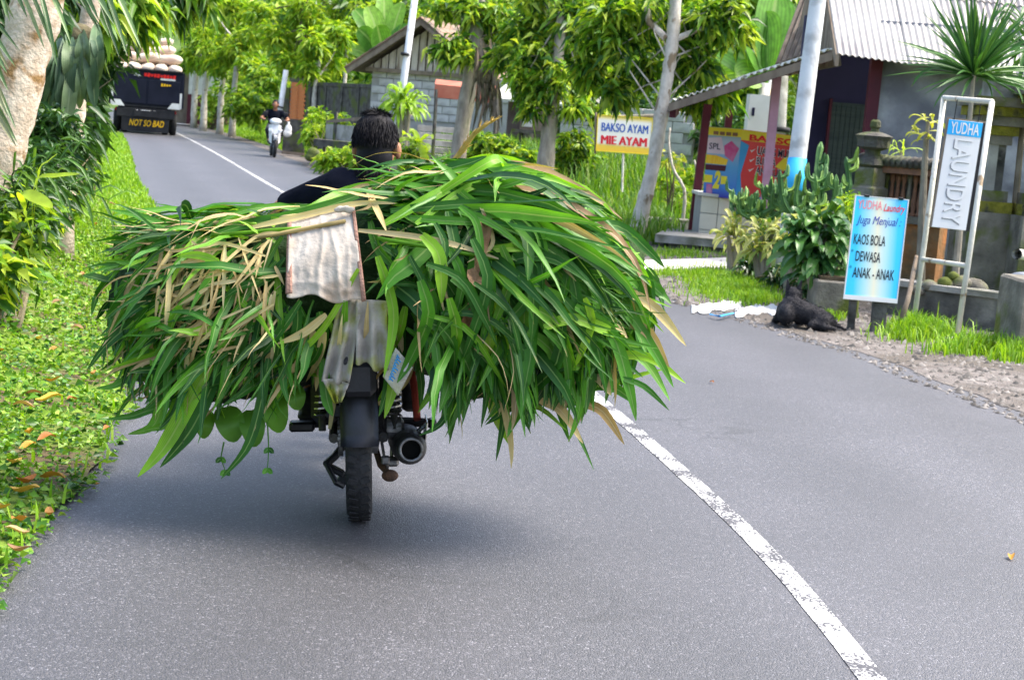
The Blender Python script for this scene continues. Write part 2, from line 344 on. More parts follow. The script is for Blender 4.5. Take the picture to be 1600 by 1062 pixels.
def asphalt():
    m, t, b = _mat('asphalt'); N = t.nodes; L = t.links
    tc = N.new('ShaderNodeTexCoord')
    vo = N.new('ShaderNodeTexVoronoi'); vo.inputs['Scale'].default_value = 190
    n1 = N.new('ShaderNodeTexNoise'); n1.inputs['Scale'].default_value = 1.1; n1.inputs['Detail'].default_value = 7
    n2 = N.new('ShaderNodeTexNoise'); n2.inputs['Scale'].default_value = 60; n2.inputs['Detail'].default_value = 4
    for n in (vo, n1, n2): L.new(tc.outputs['Object'], n.inputs['Vector'])
    sp = N.new('ShaderNodeSeparateColor'); L.new(vo.outputs['Color'], sp.inputs['Color'])
    r = N.new('ShaderNodeValToRGB'); e = r.color_ramp.elements
    e[0].position = 0.0; e[0].color = (.022, .022, .026, 1); e[1].position = 1; e[1].color = (.17, .167, .18, 1)
    for p, c in ((.45, (.028, .028, .032)), (.8, (.045, .044, .050)), (.94, (.075, .073, .082))): q = e.new(p); q.color = (*c, 1)
    L.new(sp.outputs['Red'], r.inputs['Fac'])
    mx = N.new('ShaderNodeMix'); mx.data_type = 'RGBA'; mx.blend_type = 'MULTIPLY'; mx.inputs['Factor'].default_value = 1
    r2 = N.new('ShaderNodeValToRGB'); r2.color_ramp.elements[0].position = .3; r2.color_ramp.elements[1].position = .7
    r2.color_ramp.elements[0].color = (.8, .8, .82, 1); r2.color_ramp.elements[1].color = (1.2, 1.19, 1.2, 1)
    L.new(n1.outputs['Fac'], r2.inputs['Fac']); L.new(r.outputs['Color'], mx.inputs['A']); L.new(r2.outputs['Color'], mx.inputs['B'])
    # tyre-polished tracks along both lanes
    sx = N.new('ShaderNodeSeparateXYZ'); L.new(tc.outputs['UV'], sx.inputs[0])
    wt = N.new('ShaderNodeMath'); wt.operation = 'MULTIPLY_ADD'; wt.inputs[1].default_value = .25; L.new(n1.outputs['Fac'], wt.inputs[0]); L.new(sx.outputs['X'], wt.inputs[2])
    sn = N.new('ShaderNodeMath'); sn.operation = 'SINE'; ml = N.new('ShaderNodeMath'); ml.operation = 'MULTIPLY'; ml.inputs[1].default_value = 5.2; L.new(wt.outputs[0], ml.inputs[0]); L.new(ml.outputs[0], sn.inputs[0])
    mr = N.new('ShaderNodeMapRange'); mr.inputs['From Min'].default_value = -1; mr.inputs['To Min'].default_value = .86; mr.inputs['To Max'].default_value = 1.14; L.new(sn.outputs[0], mr.inputs['Value'])
    hv = N.new('ShaderNodeHueSaturation'); L.new(mr.outputs['Result'], hv.inputs['Value']); L.new(mx.outputs['Result'], hv.inputs['Color'])
    # wear: thin cracks in patches, faint darker stains
    ce = N.new('ShaderNodeTexVoronoi'); ce.feature = 'DISTANCE_TO_EDGE'; ce.inputs['Scale'].default_value = .8
    nw = N.new('ShaderNodeTexNoise'); nw.inputs['Scale'].default_value = 3.0; nw.inputs['Detail'].default_value = 4
    ov = N.new('ShaderNodeVectorMath'); ov.operation = 'MULTIPLY_ADD'; ov.inputs[1].default_value = (.5, .5, .5)
    L.new(tc.outputs['Object'], nw.inputs['Vector']); L.new(nw.outputs['Color'], ov.inputs[0]); L.new(tc.outputs['Object'], ov.inputs[2]); L.new(ov.outputs[0], ce.inputs['Vector'])
    cr = N.new('ShaderNodeValToRGB'); cr.color_ramp.elements[0].position = .004; cr.color_ramp.elements[1].position = .012; cr.color_ramp.elements[0].color = (.45, .45, .45, 1)
    L.new(ce.outputs['Distance'], cr.inputs['Fac'])
    n4 = N.new('ShaderNodeTexNoise'); n4.inputs['Scale'].default_value = .35; L.new(tc.outputs['Object'], n4.inputs['Vector'])
    r4 = N.new('ShaderNodeValToRGB'); r4.color_ramp.elements[0].position = .54; r4.color_ramp.elements[1].position = .62; L.new(n4.outputs['Fac'], r4.inputs['Fac'])
    mc_ = N.new('ShaderNodeMix'); mc_.data_type = 'RGBA'; mc_.blend_type = 'MULTIPLY'; L.new(r4.outputs['Color'], mc_.inputs['Factor']); L.new(hv.outputs['Color'], mc_.inputs['A']); L.new(cr.outputs['Color'], mc_.inputs['B'])
    L.new(mc_.outputs['Result'], b.inputs['Base Color'])
    b.inputs['Roughness'].default_value = .58; b.inputs['Specular IOR Level'].default_value = 1.0
    bp = N.new('ShaderNodeBump'); bp.inputs['Strength'].default_value = .6; bp.inputs['Distance'].default_value = .005
    L.new(vo.outputs['Distance'], bp.inputs['Height']); bp.invert = True
    L.new(bp.outputs['Normal'], b.inputs['Normal']); return m
def linepaint():
    m, t, b = _mat('road_paint'); N = t.nodes; L = t.links
    tc = N.new('ShaderNodeTexCoord'); vo = N.new('ShaderNodeTexNoise'); vo.inputs['Scale'].default_value = 95; vo.inputs['Detail'].default_value = 5
    n2 = N.new('ShaderNodeTexNoise'); n2.inputs['Scale'].default_value = 4; ad = N.new('ShaderNodeMath'); ad.operation = 'ADD'
    mu = N.new('ShaderNodeMath'); mu.operation = 'MULTIPLY'; mu.inputs[1].default_value = .8
    for n in (vo, n2): L.new(tc.outputs['Object'], n.inputs['Vector'])
    L.new(n2.outputs['Fac'], mu.inputs[0]); L.new(vo.outputs['Fac'], ad.inputs[0]); L.new(mu.outputs[0], ad.inputs[1])
    r = N.new('ShaderNodeValToRGB'); r.color_ramp.elements[0].position = .855; r.color_ramp.elements[1].position = .95
    r.color_ramp.elements[0].color = (.62, .62, .61, 1); r.color_ramp.elements[1].color = (.055, .054, .06, 1)
    L.new(ad.outputs[0], r.inputs['Fac']); L.new(r.outputs['Color'], b.inputs['Base Color']); b.inputs['Roughness'].default_value = .7
    bp = N.new('ShaderNodeBump'); bp.inputs['Strength'].default_value = .5; bp.inputs['Distance'].default_value = .004
    L.new(vo.outputs['Fac'], bp.inputs['Height']); L.new(bp.outputs['Normal'], b.inputs['Normal']); return m
m_asph, m_paint = asphalt(), linepaint()
m_soil = mat('soil', (.07, .052, .03), (.16, .12, .075), 3, .95, .6, 25, c3=(.06, .10, .02), s3=.8)
m_gravel = mat('gravel_soil', (.115, .10, .09), (.20, .18, .165), 5, .95, .9, 60, c3=(.11, .095, .08), s3=1.1)
m_turf = mat('turf', (.075, .13, .015), (.15, .23, .025), 4, .9, .5, 50, c3=(.10, .075, .04), s3=2.2, lo3=.46, hi3=.6)
m_wild = mat('undergrowth_soil', (.035, .07, .012), (.08, .13, .025), 1.3, .95, .6, 12)

ys = np.concatenate([np.arange(-25, 4, .6), np.arange(4, 30, .2), np.arange(30, 195, 1.0)])
strip('road', ys, [-HL - .12, -1.2, 0, 1.2, HR + .12], lambda x, y: x * 0.0 + 0.0 * y, m_asph)
ln = strip('centre_line', ys[ys > -10], [lambda y: -.041 + .002 * vnoise(0, y, 9), lambda y: .041 + .002 * vnoise(5, y, 9)], lambda x, y: x * 0 + .003, m_paint)
strip('left_verge', ys, [lambda y: -edgeL(y), -2.62, -2.8, -3.0, -3.3, -3.7, -4.1, -4.6, -5.2, -6, -8, -11, -15, -22, -30], lambda x, y: zt(x, y), m_turf)
strip('right_shoulder', ys, [lambda y: edgeR(y), 2.75, 3.0, 3.3, 3.7, 4.1, 4.6], lambda x, y: zt(x, y), m_gravel)
strip('right_yard', ys, [4.55, 5, 5.5, 6, 6.5, 7, 8, 9, 11, 14, 18, 24, 32], lambda x, y: zt(x, y) + .004, m_wild)
g = MB(); g.add([(-900, -300, -.12), (900, -300, -.12), (900, 1500, -.12), (-900, 1500, -.12)], [(0, 1, 2, 3)])
strip('far_verge', ys[(ys > 40) & (ys < 130)], [lambda y: HR + .25 + 1.2 * sstep(52, 40, y), 3.6, 4.4, 5.2, 6.2, 7.4], lambda x, y: zt(x, y) + .012, m_turf)
o = g.build('ground', m_wild); o['kind'] = 'structure'
Yh, Xh = np.meshgrid(np.linspace(95, 420, 28), np.linspace(-190, 150, 40), indexing='ij')
Zh = -3 + 16 * sstep(100, 240, Yh + .25 * np.abs(Xh + 20)) + 1.5 * vnoise(Xh, Yh, .05)
I = np.arange(Yh.size).reshape(Yh.shape)
o = link('hillside', np_mesh('hillside', np.stack([Xh, Yh, Zh], -1).reshape(-1, 3), np.stack([I[:-1, :-1], I[:-1, 1:], I[1:, 1:], I[1:, :-1]], -1).reshape(-1, 4), smooth=True), m_wild); o['kind'] = 'structure'

# ------------------------------------------------------------------ verge growth and shoulder stones (uncountable)
def stuff(name, V, F, m, label, cat):
    o = link(name, np_mesh(name, V, F), m); return tag(o, label, cat, None, 'stuff')
lm_cover = leafmat('ground_cover_leaf', [(.02, .07, .010), (.05, .15, .012), (.09, .23, .016), (.16, .32, .02), (.27, .40, .05), (.07, .18, .03)], .36, .3)
lm_turf = leafmat('turf_blade', [(.10, .24, .012), (.16, .33, .015), (.22, .40, .02), (.28, .42, .05)], .5, .4)
lm_wild = leafmat('wild_grass_blade', [(.05, .14, .012), (.09, .22, .02), (.15, .30, .02), (.2, .28, .06)], .5, .4)
n = 100000
y = 4.0 + 13 * RS.rand(n) ** 1.5; e = RS.rand(n) ** .85 * 3.4; x = xc(y) - edgeL(y) + .06 - e
k = (RS.rand(n) < .5 + .5 * sstep(-.5, .15, vnoise(x, y, 3.1))) ; x, y, e = x[k], y[k], e[k]; n = len(x)
D = randdir(n, -.1, .6); N = randdir(n, .4, 1)
P = np.stack([x, y, zt(x, y) + RS.rand(n) * .05 * np.clip(e * 3, .15, 1)], 1); sz = RS.uniform(.010, .030, n) * (1 + .6 * (RS.rand(n) < .06))
V, F = leaves(P, D, N, sz * 1.5, sz, .2); stuff('ground_cover', V, F, lm_cover, 'small-leaved green creeping ground cover on the verge left of the road', 'ground cover')
n = 60000
y = 4.5 + 50 * RS.rand(n) ** 1.7; e = RS.rand(n) ** 1.2 * 3.6; x = xc(y) - edgeL(y) + .03 - e; k = RS.rand(n) < sstep(9, 15, y) * .9 + .1; x, y = x[k], y[k]; n = len(x)
V, F = blades(np.stack([x, y, zt(x, y)], 1), RS.uniform(.03, .08, n) * (1 + y / 60), .008 * (1 + y / 14), .8)
stuff('verge_grass', V, F, lm_turf, 'short bright green grass on the far stretch of left verge', 'grass')
n = 40000                                     # right roadside, far: mown verge beyond the oncoming scooter
y = 47 + 60 * RS.rand(n); e = .15 + RS.rand(n) * 4; x = xc(y) + HR + e
V, F = blades(np.stack([x, y, zt(x, y)], 1), RS.uniform(.06, .16, n), .05, .8)
stuff('mown_grass', V, F, lm_turf, 'sunlit grass strip in front of the far row of slim trees', 'grass')
# lawn patch by the shrubs and tufts below the sign frame
pts = []
for (px, py, rx, ry, c) in ((1140, 450, 75, 22, 3600), (1185, 470, 40, 10, 1200), (1100, 432, 55, 10, 900), (1290, 500, 40, 5, 300), (1060, 400, 60, 9, 700), (1040, 430, 30, 8, 200)):
    a = RS.uniform(0, 2 * np.pi, c); r = np.abs(RS.normal(0, .55, c)) ** .8
    for i in range(c): pts.append(gnd(px + rx * r[i] * math.cos(a[i]), py + ry * r[i] * math.sin(a[i])))
P = np.array(pts); P[:, 2] = zt(P[:, 0], P[:, 1]); n = len(P)
V, F = blades(P, RS.uniform(.04, .11, n), .011, .8); stuff('lawn_patch', V, F, lm_turf, 'patch of bright lawn in front of the yellow-leaved shrubs', 'grass')
pts = []
for (px, py, rx, ry, c) in ((1440, 528, 65, 9, 1500), (1520, 550, 70, 9, 1300), (1585, 560, 40, 10, 900), (1425, 518, 35, 8, 900)):
    a = RS.uniform(0, 2 * np.pi, c); r = np.abs(RS.normal(0, .55, c)) ** .8
    for i in range(c): pts.append(gnd(px + rx * r[i] * math.cos(a[i]), py + ry * r[i] * math.sin(a[i])))
P = np.array(pts); P[:, 2] = zt(P[:, 0], P[:, 1]); n = len(P)
V, F = blades(P, RS.uniform(.05, .2, n) * (0.6 + .6 * RS.rand(n)), .011, .9); stuff('kerb_grass', V, F, lm_turf, 'grass tufts growing at the foot of the white sign frame', 'grass')
n = 26000                                     # rank growth on the right bank
y = 19 + 24 * RS.rand(n); x = xc(y) + HR + .9 + RS.rand(n) * 5.5; k = ~((x > 2.2) & (y < 25)) & (y - 1.2 * np.maximum(0, x - 1) > 20.5); x, y = x[k], y[k]; n = len(x)
V, F = blades(np.stack([x, y, zt(x, y)], 1), RS.uniform(.12, .5, n), .022, .9); stuff('bank_grass', V, F, lm_wild, 'long rank grass on the bank under the roadside trees', 'grass')
# loose stones of the shoulder
lm_stone = leafmat('loose_stone', [(.035, .034, .033), (.08, .073, .066), (.13, .12, .11), (.21, .195, .18)], .9, 0)
n = 14000
y = 7.5 + 34 * RS.rand(n) ** 1.5; e = RS.rand(n) ** 1.1 * 2.3 - .22; x = xc(y) + edgeR(y) + e; P = np.stack([x, y, zt(x, y)], 1); s = RS.uniform(.006, .022, n) * (1 + (RS.rand(n) < .04) * 1.0)
oc = np.array([(1, 0, 0), (0, 1, 0), (-1, 0, 0), (0, -1, 0), (.2, .1, .8), (0, 0, -.6)]); V = P[:, None] + oc[None] * s[:, None, None] * RS.uniform(.6, 1.4, (n, 6, 1))
b = np.arange(n)[:, None] * 6; F = np.concatenate([b + f for f in ([0, 1, 4], [1, 2, 4], [2, 3, 4], [3, 0, 4])])
stuff('shoulder_stones', V.reshape(-1, 3), F, lm_stone, 'loose grey stones scattered on the dirt shoulder right of the road', 'gravel')
# fallen leaves, each one a thing
lm_dead = leafmat('fallen_leaf_skin', [(.30, .10, .02), (.5, .26, .03), (.22, .10, .05), (.42, .30, .14), (.16, .07, .03), (.55, .36, .05)], .6, .15, src='object')
spots = [(100, 770, .12), (60, 790, .13), (25, 775, .12), (45, 690, .1), (55, 640, .14), (35, 632, .1), (85, 702, .1), (130, 757, .07), (10, 745, .1), (15, 815, .1), (45, 855, .09), (120, 640, .07), (20, 650, .11), (90, 560, .1), (60, 545, .1), (5, 565, .14), (150, 470, .08), (125, 440, .08), (110, 525, .09), (95, 485, .09), (160, 345, .12), (150, 358, .12), (70, 610, .09), (30, 720, .1), (160, 690, .06), (185, 655, .06), (18, 840, .1), (75, 820, .08), (140, 600, .07), (40, 505, .09), (1580, 876, .07), (1115, 600, .05), (170, 325, .1), (85, 372, .1), (10, 880, .09)]
for i, (px, py, s) in enumerate(spots):
    p = gnd(px, py, 0.0)
    for _ in range(6): p = gnd(px, py, float(zt(p[0], p[1])) if p[0] - xc(p[1]) < -HL else 0.0)
    road = p[0] - xc(p[1]) > -HL
    a = rnd.uniform(0, 6.28); d = np.array([math.cos(a), math.sin(a), 0]); s = s * .72; L = s * 1.15
    P = np.array([d * L * t + np.array([0, 0, (.012 if road else .055) + .12 * s * math.sin(t * 5 + i)]) for t in np.linspace(0, 1, 6)])
    v, f, u = ribbon(P, np.tile([rnd.uniform(-.3, .3), rnd.uniform(-.3, .3), 1], (6, 1)), s * .5, .35, lambda q: np.sin(np.pi * np.clip(q, .04, .98)) ** .7)
    o = link('fallen_leaf', np_mesh('fallen_leaf', v, f, u, True), lm_dead); o.location = [float(q) for q in p]
    if road: tag(o, 'pale dry leaf lying on the open asphalt', 'leaf', 'dry leaves on the asphalt')
    else: tag(o, 'curled orange or brown fallen leaf lying on the green verge', 'leaf', 'fallen leaves on the verge')

# ================================================================== the loaded motorcycle
m_rubber = mat('tyre_rubber', (.012, .012, .014), (.028, .028, .03), 12, .75, .3, 90, spec=.3)
m_black = mat('black_plastic', (.008, .008, .011), (.02, .02, .024), 7, .42, .1, 60, spec=.4)
m_dmetal = mat('dirty_dark_metal', (.03, .03, .033), (.09, .085, .08), 14, .5, .3, 60, metal=.6)
m_chrome = mat('worn_chrome', (.55, .55, .57), (.35, .34, .33), 20, .25, .1, 80, metal=.95)
m_steel = mat('dull_steel', (.25, .25, .26), (.14, .13, .12), 15, .42, .2, 60, metal=.8)
m_redmetal = mat('red_paint_metal', (.42, .07, .05), (.3, .05, .035), 12, .4, .1)
m_rust = mat('rusty_metal', (.14, .07, .04), (.07, .05, .04), 20, .8, .4)
m_tail = mat('tail_lamp_red', (.35, .01, .01), None, rough=.2)
BIKE = Matrix.Translation(Vector([float(v) for v in gnd(562, 808)])) @ Matrix.Rotation(.10, 4, 'Z') @ Matrix.Rotation(-math.radians(4.6), 4, 'Y')
BINV = BIKE.inverted()
def LB(px, py, d): return np.array(BINV @ Vector([float(v) for v in at(px, py, d)]))
def thing_m(name, label, cat, M, group=None):
    o = thing(name, label, cat, (0, 0, 0), group); o.matrix_world = M; ROOTM[o.name] = M; return o
bike = thing_m('motorcycle', 'black motorcycle under a huge load of cut grass, seen from its rear wheel', 'motorcycle', BIKE)
def wheel(parent, y, r=.292, w=.088, mt=m_rubber, x=0):
    wh = MB(); c = np.array([x, y, r])
    prof = [(r - .075, -w * .30), (r - .05, -w * .48), (r - .022, -w * .5), (r - .006, -w * .33), (r, -w * .12), (r, w * .12), (r - .006, w * .33), (r - .022, w * .5), (r - .05, w * .48), (r - .075, w * .30)]
    wh.lathe(c, prof, (1, 0, 0), 48, True); t = wh.build('tyre', mt, parent, smooth=True)
    g_ = MB()                                                  # tread blocks standing proud of the tyre
    for k in range(44):
        a = 2 * math.pi * k / 44
        for s_ in (-1, 1):
            p = c + np.array([s_ * w * .24, math.cos(a + .06 * s_) * (r + .0005), math.sin(a + .06 * s_) * (r + .0005)])
            g_.box(p, (w * .36, .022, .004), Matrix.Rotation(a - math.pi / 2, 3, 'X') @ Matrix.Rotation(.35 * s_, 3, 'Z'))
    g_.build('tread', mt, t)
    rm = MB(); rm.lathe(c, [(r - .078, -.032), (r - .062, -.034), (r - .07, -.02), (r - .07, .02), (r - .062, .034), (r - .078, .032)], (1, 0, 0), 40, True); ro = rm.build('rim', m_chrome, parent, smooth=True)
    hb = MB(); hb.lathe(c, [(.012, -.075), (.05, -.07), (.055, -.03), (.03, -.02), (.03, .02), (.062, .03), (.065, .065), (.012, .075)], (1, 0, 0), 20); hb.build('hub', m_steel, ro, smooth=True)
    sp = MB()
    for k in range(28):
        a = 2 * math.pi * k / 28; a2 = a + (.35 if k % 2 else -.35); s_ = 1 if k % 4 < 2 else -1
        sp.tube([c + [s_ * .045, .045 * math.cos(a2), .045 * math.sin(a2)], c + [0, (r - .075) * math.cos(a), (r - .075) * math.sin(a)]], .0018, 4)
    sp.build('spokes', m_chrome, ro)
wheel(bike, 0.29 * 0 + 0.0); wheel(bike, 1.24, w=.075)
def arc_fender(y, r, w, a0, a1, name, dx=0, th=.006):
    f = MB(); n_ = 14; V = []; F = []
    for i in range(n_):
        a = a0 + (a1 - a0) * i / (n_ - 1)
        for rr in (r, r + th):
            for k in range(7):
                u = (k - 3) / 3; V.append((dx + w / 2 * u, y + (rr - .03 * abs(u) ** 2.5) * math.cos(a), .292 + (rr - .03 * abs(u) ** 2.5) * math.sin(a)))
    for i in range(n_ - 1):
        for k in range(6):
            b0 = i * 14 + k; F.append((b0, b0 + 14, b0 + 15, b0 + 1)); F.append((b0 + 7, b0 + 8, b0 + 22, b0 + 21))
        for e_ in (0, 6): F.append((i * 14 + e_, i * 14 + 7 + e_, i * 14 + 21 + e_, i * 14 + 14 + e_))
    for e_ in (0, n_ - 1):
        for k in range(6): F.append((e_ * 14 + k, e_ * 14 + k + 1, e_ * 14 + 8 + k, e_ * 14 + 7 + k))
    f.add(V, F); return f.build(name, m_black, bike, smooth=True)
arc_fender(0, .325, .125, math.radians(70), math.radians(176), 'rear_mudguard', .004)
arc_fender(1.24, .315, .105, math.radians(20), math.radians(150), 'front_mudguard')
MB().box((-.115, .2, .47), (.10, .36, .30), bev=.03).build('side_cover', m_black, bike); MB().box((.115, .27, .47), (.08, .3, .28), bev=.03).build('side_cover', m_black, bike)
f = MB(); f.box((.004, -.30, .54), (.115, .06, .12), bev=.02); f.box((.004, -.22, .60), (.15, .22, .05), bev=.02); f.box((-.0, -.05, .64), (.2, .35, .06), bev=.02); f.build('tail_cowl', m_black, bike)
MB().box((.004, -.30, .605), (.07, .02, .03), bev=.008).build('tail_lamp', m_tail, bike)
f = MB()
for s_ in (-1, 1): f.tube([(s_ * .085, .52, .33), (s_ * .085, .02, .292), (s_ * .085, -.05, .292)], .018, 8)
f.tube([(-.085, .40, .32), (.085, .40, .32)], .018, 8); f.build('swingarm', m_dmetal, bike)
for s_ in (-1, 1):                                             # shock absorbers with coil springs
    a, b_ = np.array([s_ * .125, .0, .31]), np.array([s_ * .118, .10, .60])
    sh = MB(); sh.tube([a, b_], .013, 8); so_ = sh.build('shock_absorber', m_dmetal, bike)
    co = MB(); co.tube([a + (b_ - a) * (.15 + .8 * q / 90) + .026 * np.array([math.cos(q * .8), .9 * math.sin(q * .8), 0]) for q in range(91)], .005, 5); co.build('spring', m_chrome, so_)
mf = MB(); A, B = np.array([.178, -.12, .262]), np.array([.150, .50, .215]); ax = (B - A)
mf.lathe(A, [(.036, .03), (.036, 0), (.041, -.004), (.046, 0), (.058, .05), (.062, .14), (.06, .34), (.045, .42), (.022, .5), (.02, .64)], ax, 28)
mo = mf.build('muffler', m_dmetal, bike, smooth=True)
rg = MB(); rg.lathe(A, [(.033, .004), (.033, -.008), (.043, -.008), (.043, .004)], ax, 28, True); rg.build('muffler_rim', m_steel, mo, smooth=True)
MB().lathe(A - unit(ax) * .0 + unit(ax) * .02, [(.001, .0), (.0345, .0), (.0345, .002), (.001, .002)], ax, 24).build('muffler_bore', mat('bore_black', (.004, .004, .004), None, rough=.95), mo)  # flat black disc set in the muffler mouth
hs = MB(); hs.box((.232, .02, .30), (.006, .16, .09), Matrix.Rotation(.1, 3, 'Y'), .002); hs.tube([(.20, -.02, .30), (.235, .0, .33)], .008, 6); hs.build('heat_shield', m_chrome, bike)
rt = MB(); rt.tube([(.205, .05, .335), (.20, .12, .43), (.18, .22, .55)], .0135, 10); rt.build('pillion_bracket', m_redmetal, bike)
pg = MB(); pg.tube([(.14, .18, .305), (.265, .16, .30)], .017, 8); pg.box((.262, .16, .30), (.03, .06, .035), bev=.008); pg.build('footrest', m_black, bike)
pg = MB(); pg.tube([(-.12, .18, .305), (-.24, .16, .30)], .017, 8); pg.box((-.2, .15, .30), (.09, .06, .035), bev=.008); pg.build('footrest', m_black, bike)
ch = MB()
for k in range(60):                                            # chain links round the sprocket run
    t_ = k / 59
    for z_, s_ in ((.345, 1), (.235, -1)):
        ch.box((-.062, -.03 + .62 * t_, z_ + (.0 if k % 2 else .001) - .03 * s_ * t_), (.012 if k % 2 else .018, .009, .012))
for k in range(18):
    a = math.pi / 2 + math.pi * k / 17; ch.box((-.062, -.02 + .062 * math.cos(a), .292 + .062 * math.sin(a)), (.012 if k % 2 else .018, .011, .011), Matrix.Rotation(a, 3, 'X'))
ch.build('chain', m_steel, bike)
sp = MB(); sp.lathe((-.062, 0, .292), [(.02, -.004), (.058, -.004), (.058, .004), (.02, .004)], (1, 0, 0), 28, True); sp.build('sprocket', m_steel, bike)
cg = MB(); cg.hexa([(-.11, -.06, .37), (-.045, -.06, .37), (-.045, .55, .355), (-.11, .55, .355), (-.105, -.05, .405), (-.05, -.05, .405), (-.05, .55, .385), (-.105, .55, .385)]); cg.build('chain_guard', m_black, bike)
br = MB(); br.tube([(.075, -.02, .30), (.088, -.01, .215), (.10, .03, .17)], .006, 6); br.box((.092, -.01, .205), (.03, .02, .03), bev=.005); br.tube([(.12, .1, .30), (.115, .1, .19)], .008, 6); br.box((.115, .08, .18), (.05, .05, .03), bev=.008); br.lathe((.118, .03, .31), [(.03, -.03), (.04, -.02), (.04, .03), (.025, .04)], (1, 0, 0), 14); br.build('brake_linkage', m_steel, bike)
kp = MB(); kp.tube([(.06, .2, .2), (.075, .10, .165), (.105, .06, .14)], .012, 8); kp.ell((.108, .055, .135), (.03, .02, .022)); kp.build('kick_pedal', m_rust, bike)
ss = MB(); ss.tube([(-.05, .22, .22), (-.085, .14, .19), (-.115, .08, .175)], .014, 8); ss.tube([(-.115, .08, .175), (-.08, .02, .12), (-.055, .03, .105)], .010, 8); ss.box((-.085, .1, .15), (.07, .05, .02), Matrix.Rotation(.5, 3, 'Y'), .005); ss.box((-.06, .12, .11), (.035, .05, .05), Matrix.Rotation(.6, 3, 'Y'), .005); ss.build('side_stand', m_black, bike)
en = MB(); en.box((0, .62, .33), (.26, .34, .2), bev=.05); en.lathe((0, .82, .36), [(.06, 0), (.075, .02), (.06, .04), (.075, .06), (.06, .08), (.075, .10), (.05, .16)], (0, 1, .3), 16); en.build('engine', m_dmetal, bike)
fr = MB(); fr.tube([(0, -.2, .62), (0, .5, .6), (0, .8, .62), (0, 1.05, .85)], .03, 8); fr.tube([(0, .5, .6), (0, .6, .35)], .03, 8); fr.build('frame', m_black, bike)
st = MB(); st.box((0, .25, .70), (.26, .72, .09), bev=.035); st.build('seat', m_black, bike)
tk = MB(); tk.ell((0, .86, .74), (.13, .22, .12)); tk.build('fuel_tank', m_redmetal, bike, smooth=True)
for s_ in (-1, 1): MB().tube([(s_ * .085, 1.24, .292), (s_ * .085, 1.08, .8)], .018, 8).build('fork_leg', m_chrome, bike)
hb = MB(); hb.tube([(-.36, .98, .95), (-.2, 1.02, .98), (0, 1.06, .93), (.2, 1.02, .98), (.36, .98, .95)], .012, 8); hb.build('handlebar', m_black, bike)
MB().lathe((0, 1.1, .86), [(.06, 0), (.085, .05), (.085, .09), (.02, .11)], (0, 1, 0), 16).build('headlight', m_chrome, bike, smooth=True)

# ------------------------------------------------------------------ people
m_skin = mat('skin_brown', (.33, .155, .085), (.27, .12, .065), 9, .5, .08, 120)
m_shirt = mat('black_cotton', (.004, .005, .010), (.009, .010, .017), 5, .9, .25, 40, spec=.04)
m_trouser = mat('dark_trousers', (.02, .022, .03), (.035, .035, .045), 6, .9, .3, 40)
m_hair = mat('black_hair', (.004, .004, .006), (.010, .009, .012), 30, .6, 0, spec=.16)
m_shoe = mat('black_shoe', (.008, .008, .009), None, rough=.5)
m_eye = mat('eye_white', (.6, .58, .55), None, rough=.2)
def hand(mb, wrist, d, side, up, curl=1.6, sc=1.0):
    "palm and five curled fingers; d = direction of the palm, side = thumb side"
    d, side, up = unit(d), unit(side), unit(up); w = np.asarray(wrist, float)
    for k in range(4):
        o_ = side * (.028 - .019 * k) * sc; capsule(mb, [w + o_ * .6, w + d * .075 * sc + o_], [.013 * sc, .011 * sc], 6)
        L_ = (.075, .082, .077, .06)[k] * sc; p = w + d * .075 * sc + o_; a = .2; pts = [p]
        for j in range(3):
            a += curl / 3 * (1 + .1 * k); p = p + L_ * (.42, .32, .26)[j] * (d * math.cos(a) - up * math.sin(a)); pts.append(p)
        capsule(mb, pts, [.0095 * sc, .009 * sc, .0085 * sc, .0075 * sc], 6)
    b0 = w + d * .025 * sc + side * .03 * sc; capsule(mb, [w + d * .01 * sc + side * .012 * sc, b0 + side * .008 * sc, b0 + d * .03 * sc + side * .016 * sc - up * .012 * sc, b0 + d * .05 * sc + side * .005 * sc - up * .03 * sc], [.015 * sc, .013 * sc, .011 * sc, .009 * sc], 6)
def head_shapes(mb, c, M, k=1.0):
    "skull, jaw, nose, lips, brow, ears; M orients the head (+y forward, +z up)"
    def q(x, y, z): return np.asarray(c) + np.array(M @ Vector((x * k, y * k, z * k)))
    E_ = lambda p, r: mb.ell(q(*p), [v * k for v in r], M)
    E_((0, -.012, .03), (.075, .095, .09)); E_((0, .03, -.035), (.06, .065, .075)); E_((0, .062, -.09), (.032, .03, .024))
    E_((0, .102, -.02), (.014, .02, .018)); capsule(mb, [q(0, .088, .012), q(0, .106, -.018)], [.011 * k, .013 * k], 6)
    E_((0, .09, -.056), (.026, .012, .008)); E_((0, .088, -.066), (.023, .012, .008)); E_((0, .078, .028), (.055, .02, .012))
    for s_ in (-1, 1): E_((s_ * .084, -.005, -.016), (.015, .026, .038)); E_((s_ * .04, .07, -.02), (.022, .02, .02))
HM = Matrix.Rotation(math.radians(-14), 3, 'Z') @ Matrix.Rotation(math.radians(-6), 3, 'X')
rider = thing_m('person', 'dark-haired rider in a black shirt sitting in front of the grass load', 'person', BIKE)
hc = LB(589, 229, 6.42); nb = hc + np.array([-.005, -.02, -.17]); shL = LB(533, 292, 6.40); shR = LB(648, 302, 6.36)
hip = np.array([0, .58, .82]); chest = (shL + shR) / 2 + np.array([0, .0, -.12])
elL = LB(440, 326, 6.58); haL = np.array([-.31, 1.0, .985]); elR = np.array([.36, .78, 1.0]); haR = np.array([.31, 1.0, .985])
bd = MB(); head_shapes(bd, hc, HM, 1.0)
capsule(bd, [hc + [0, -.01, -.05], nb, chest + [0, -.03, .05]], [.056, .056, .075], 12)
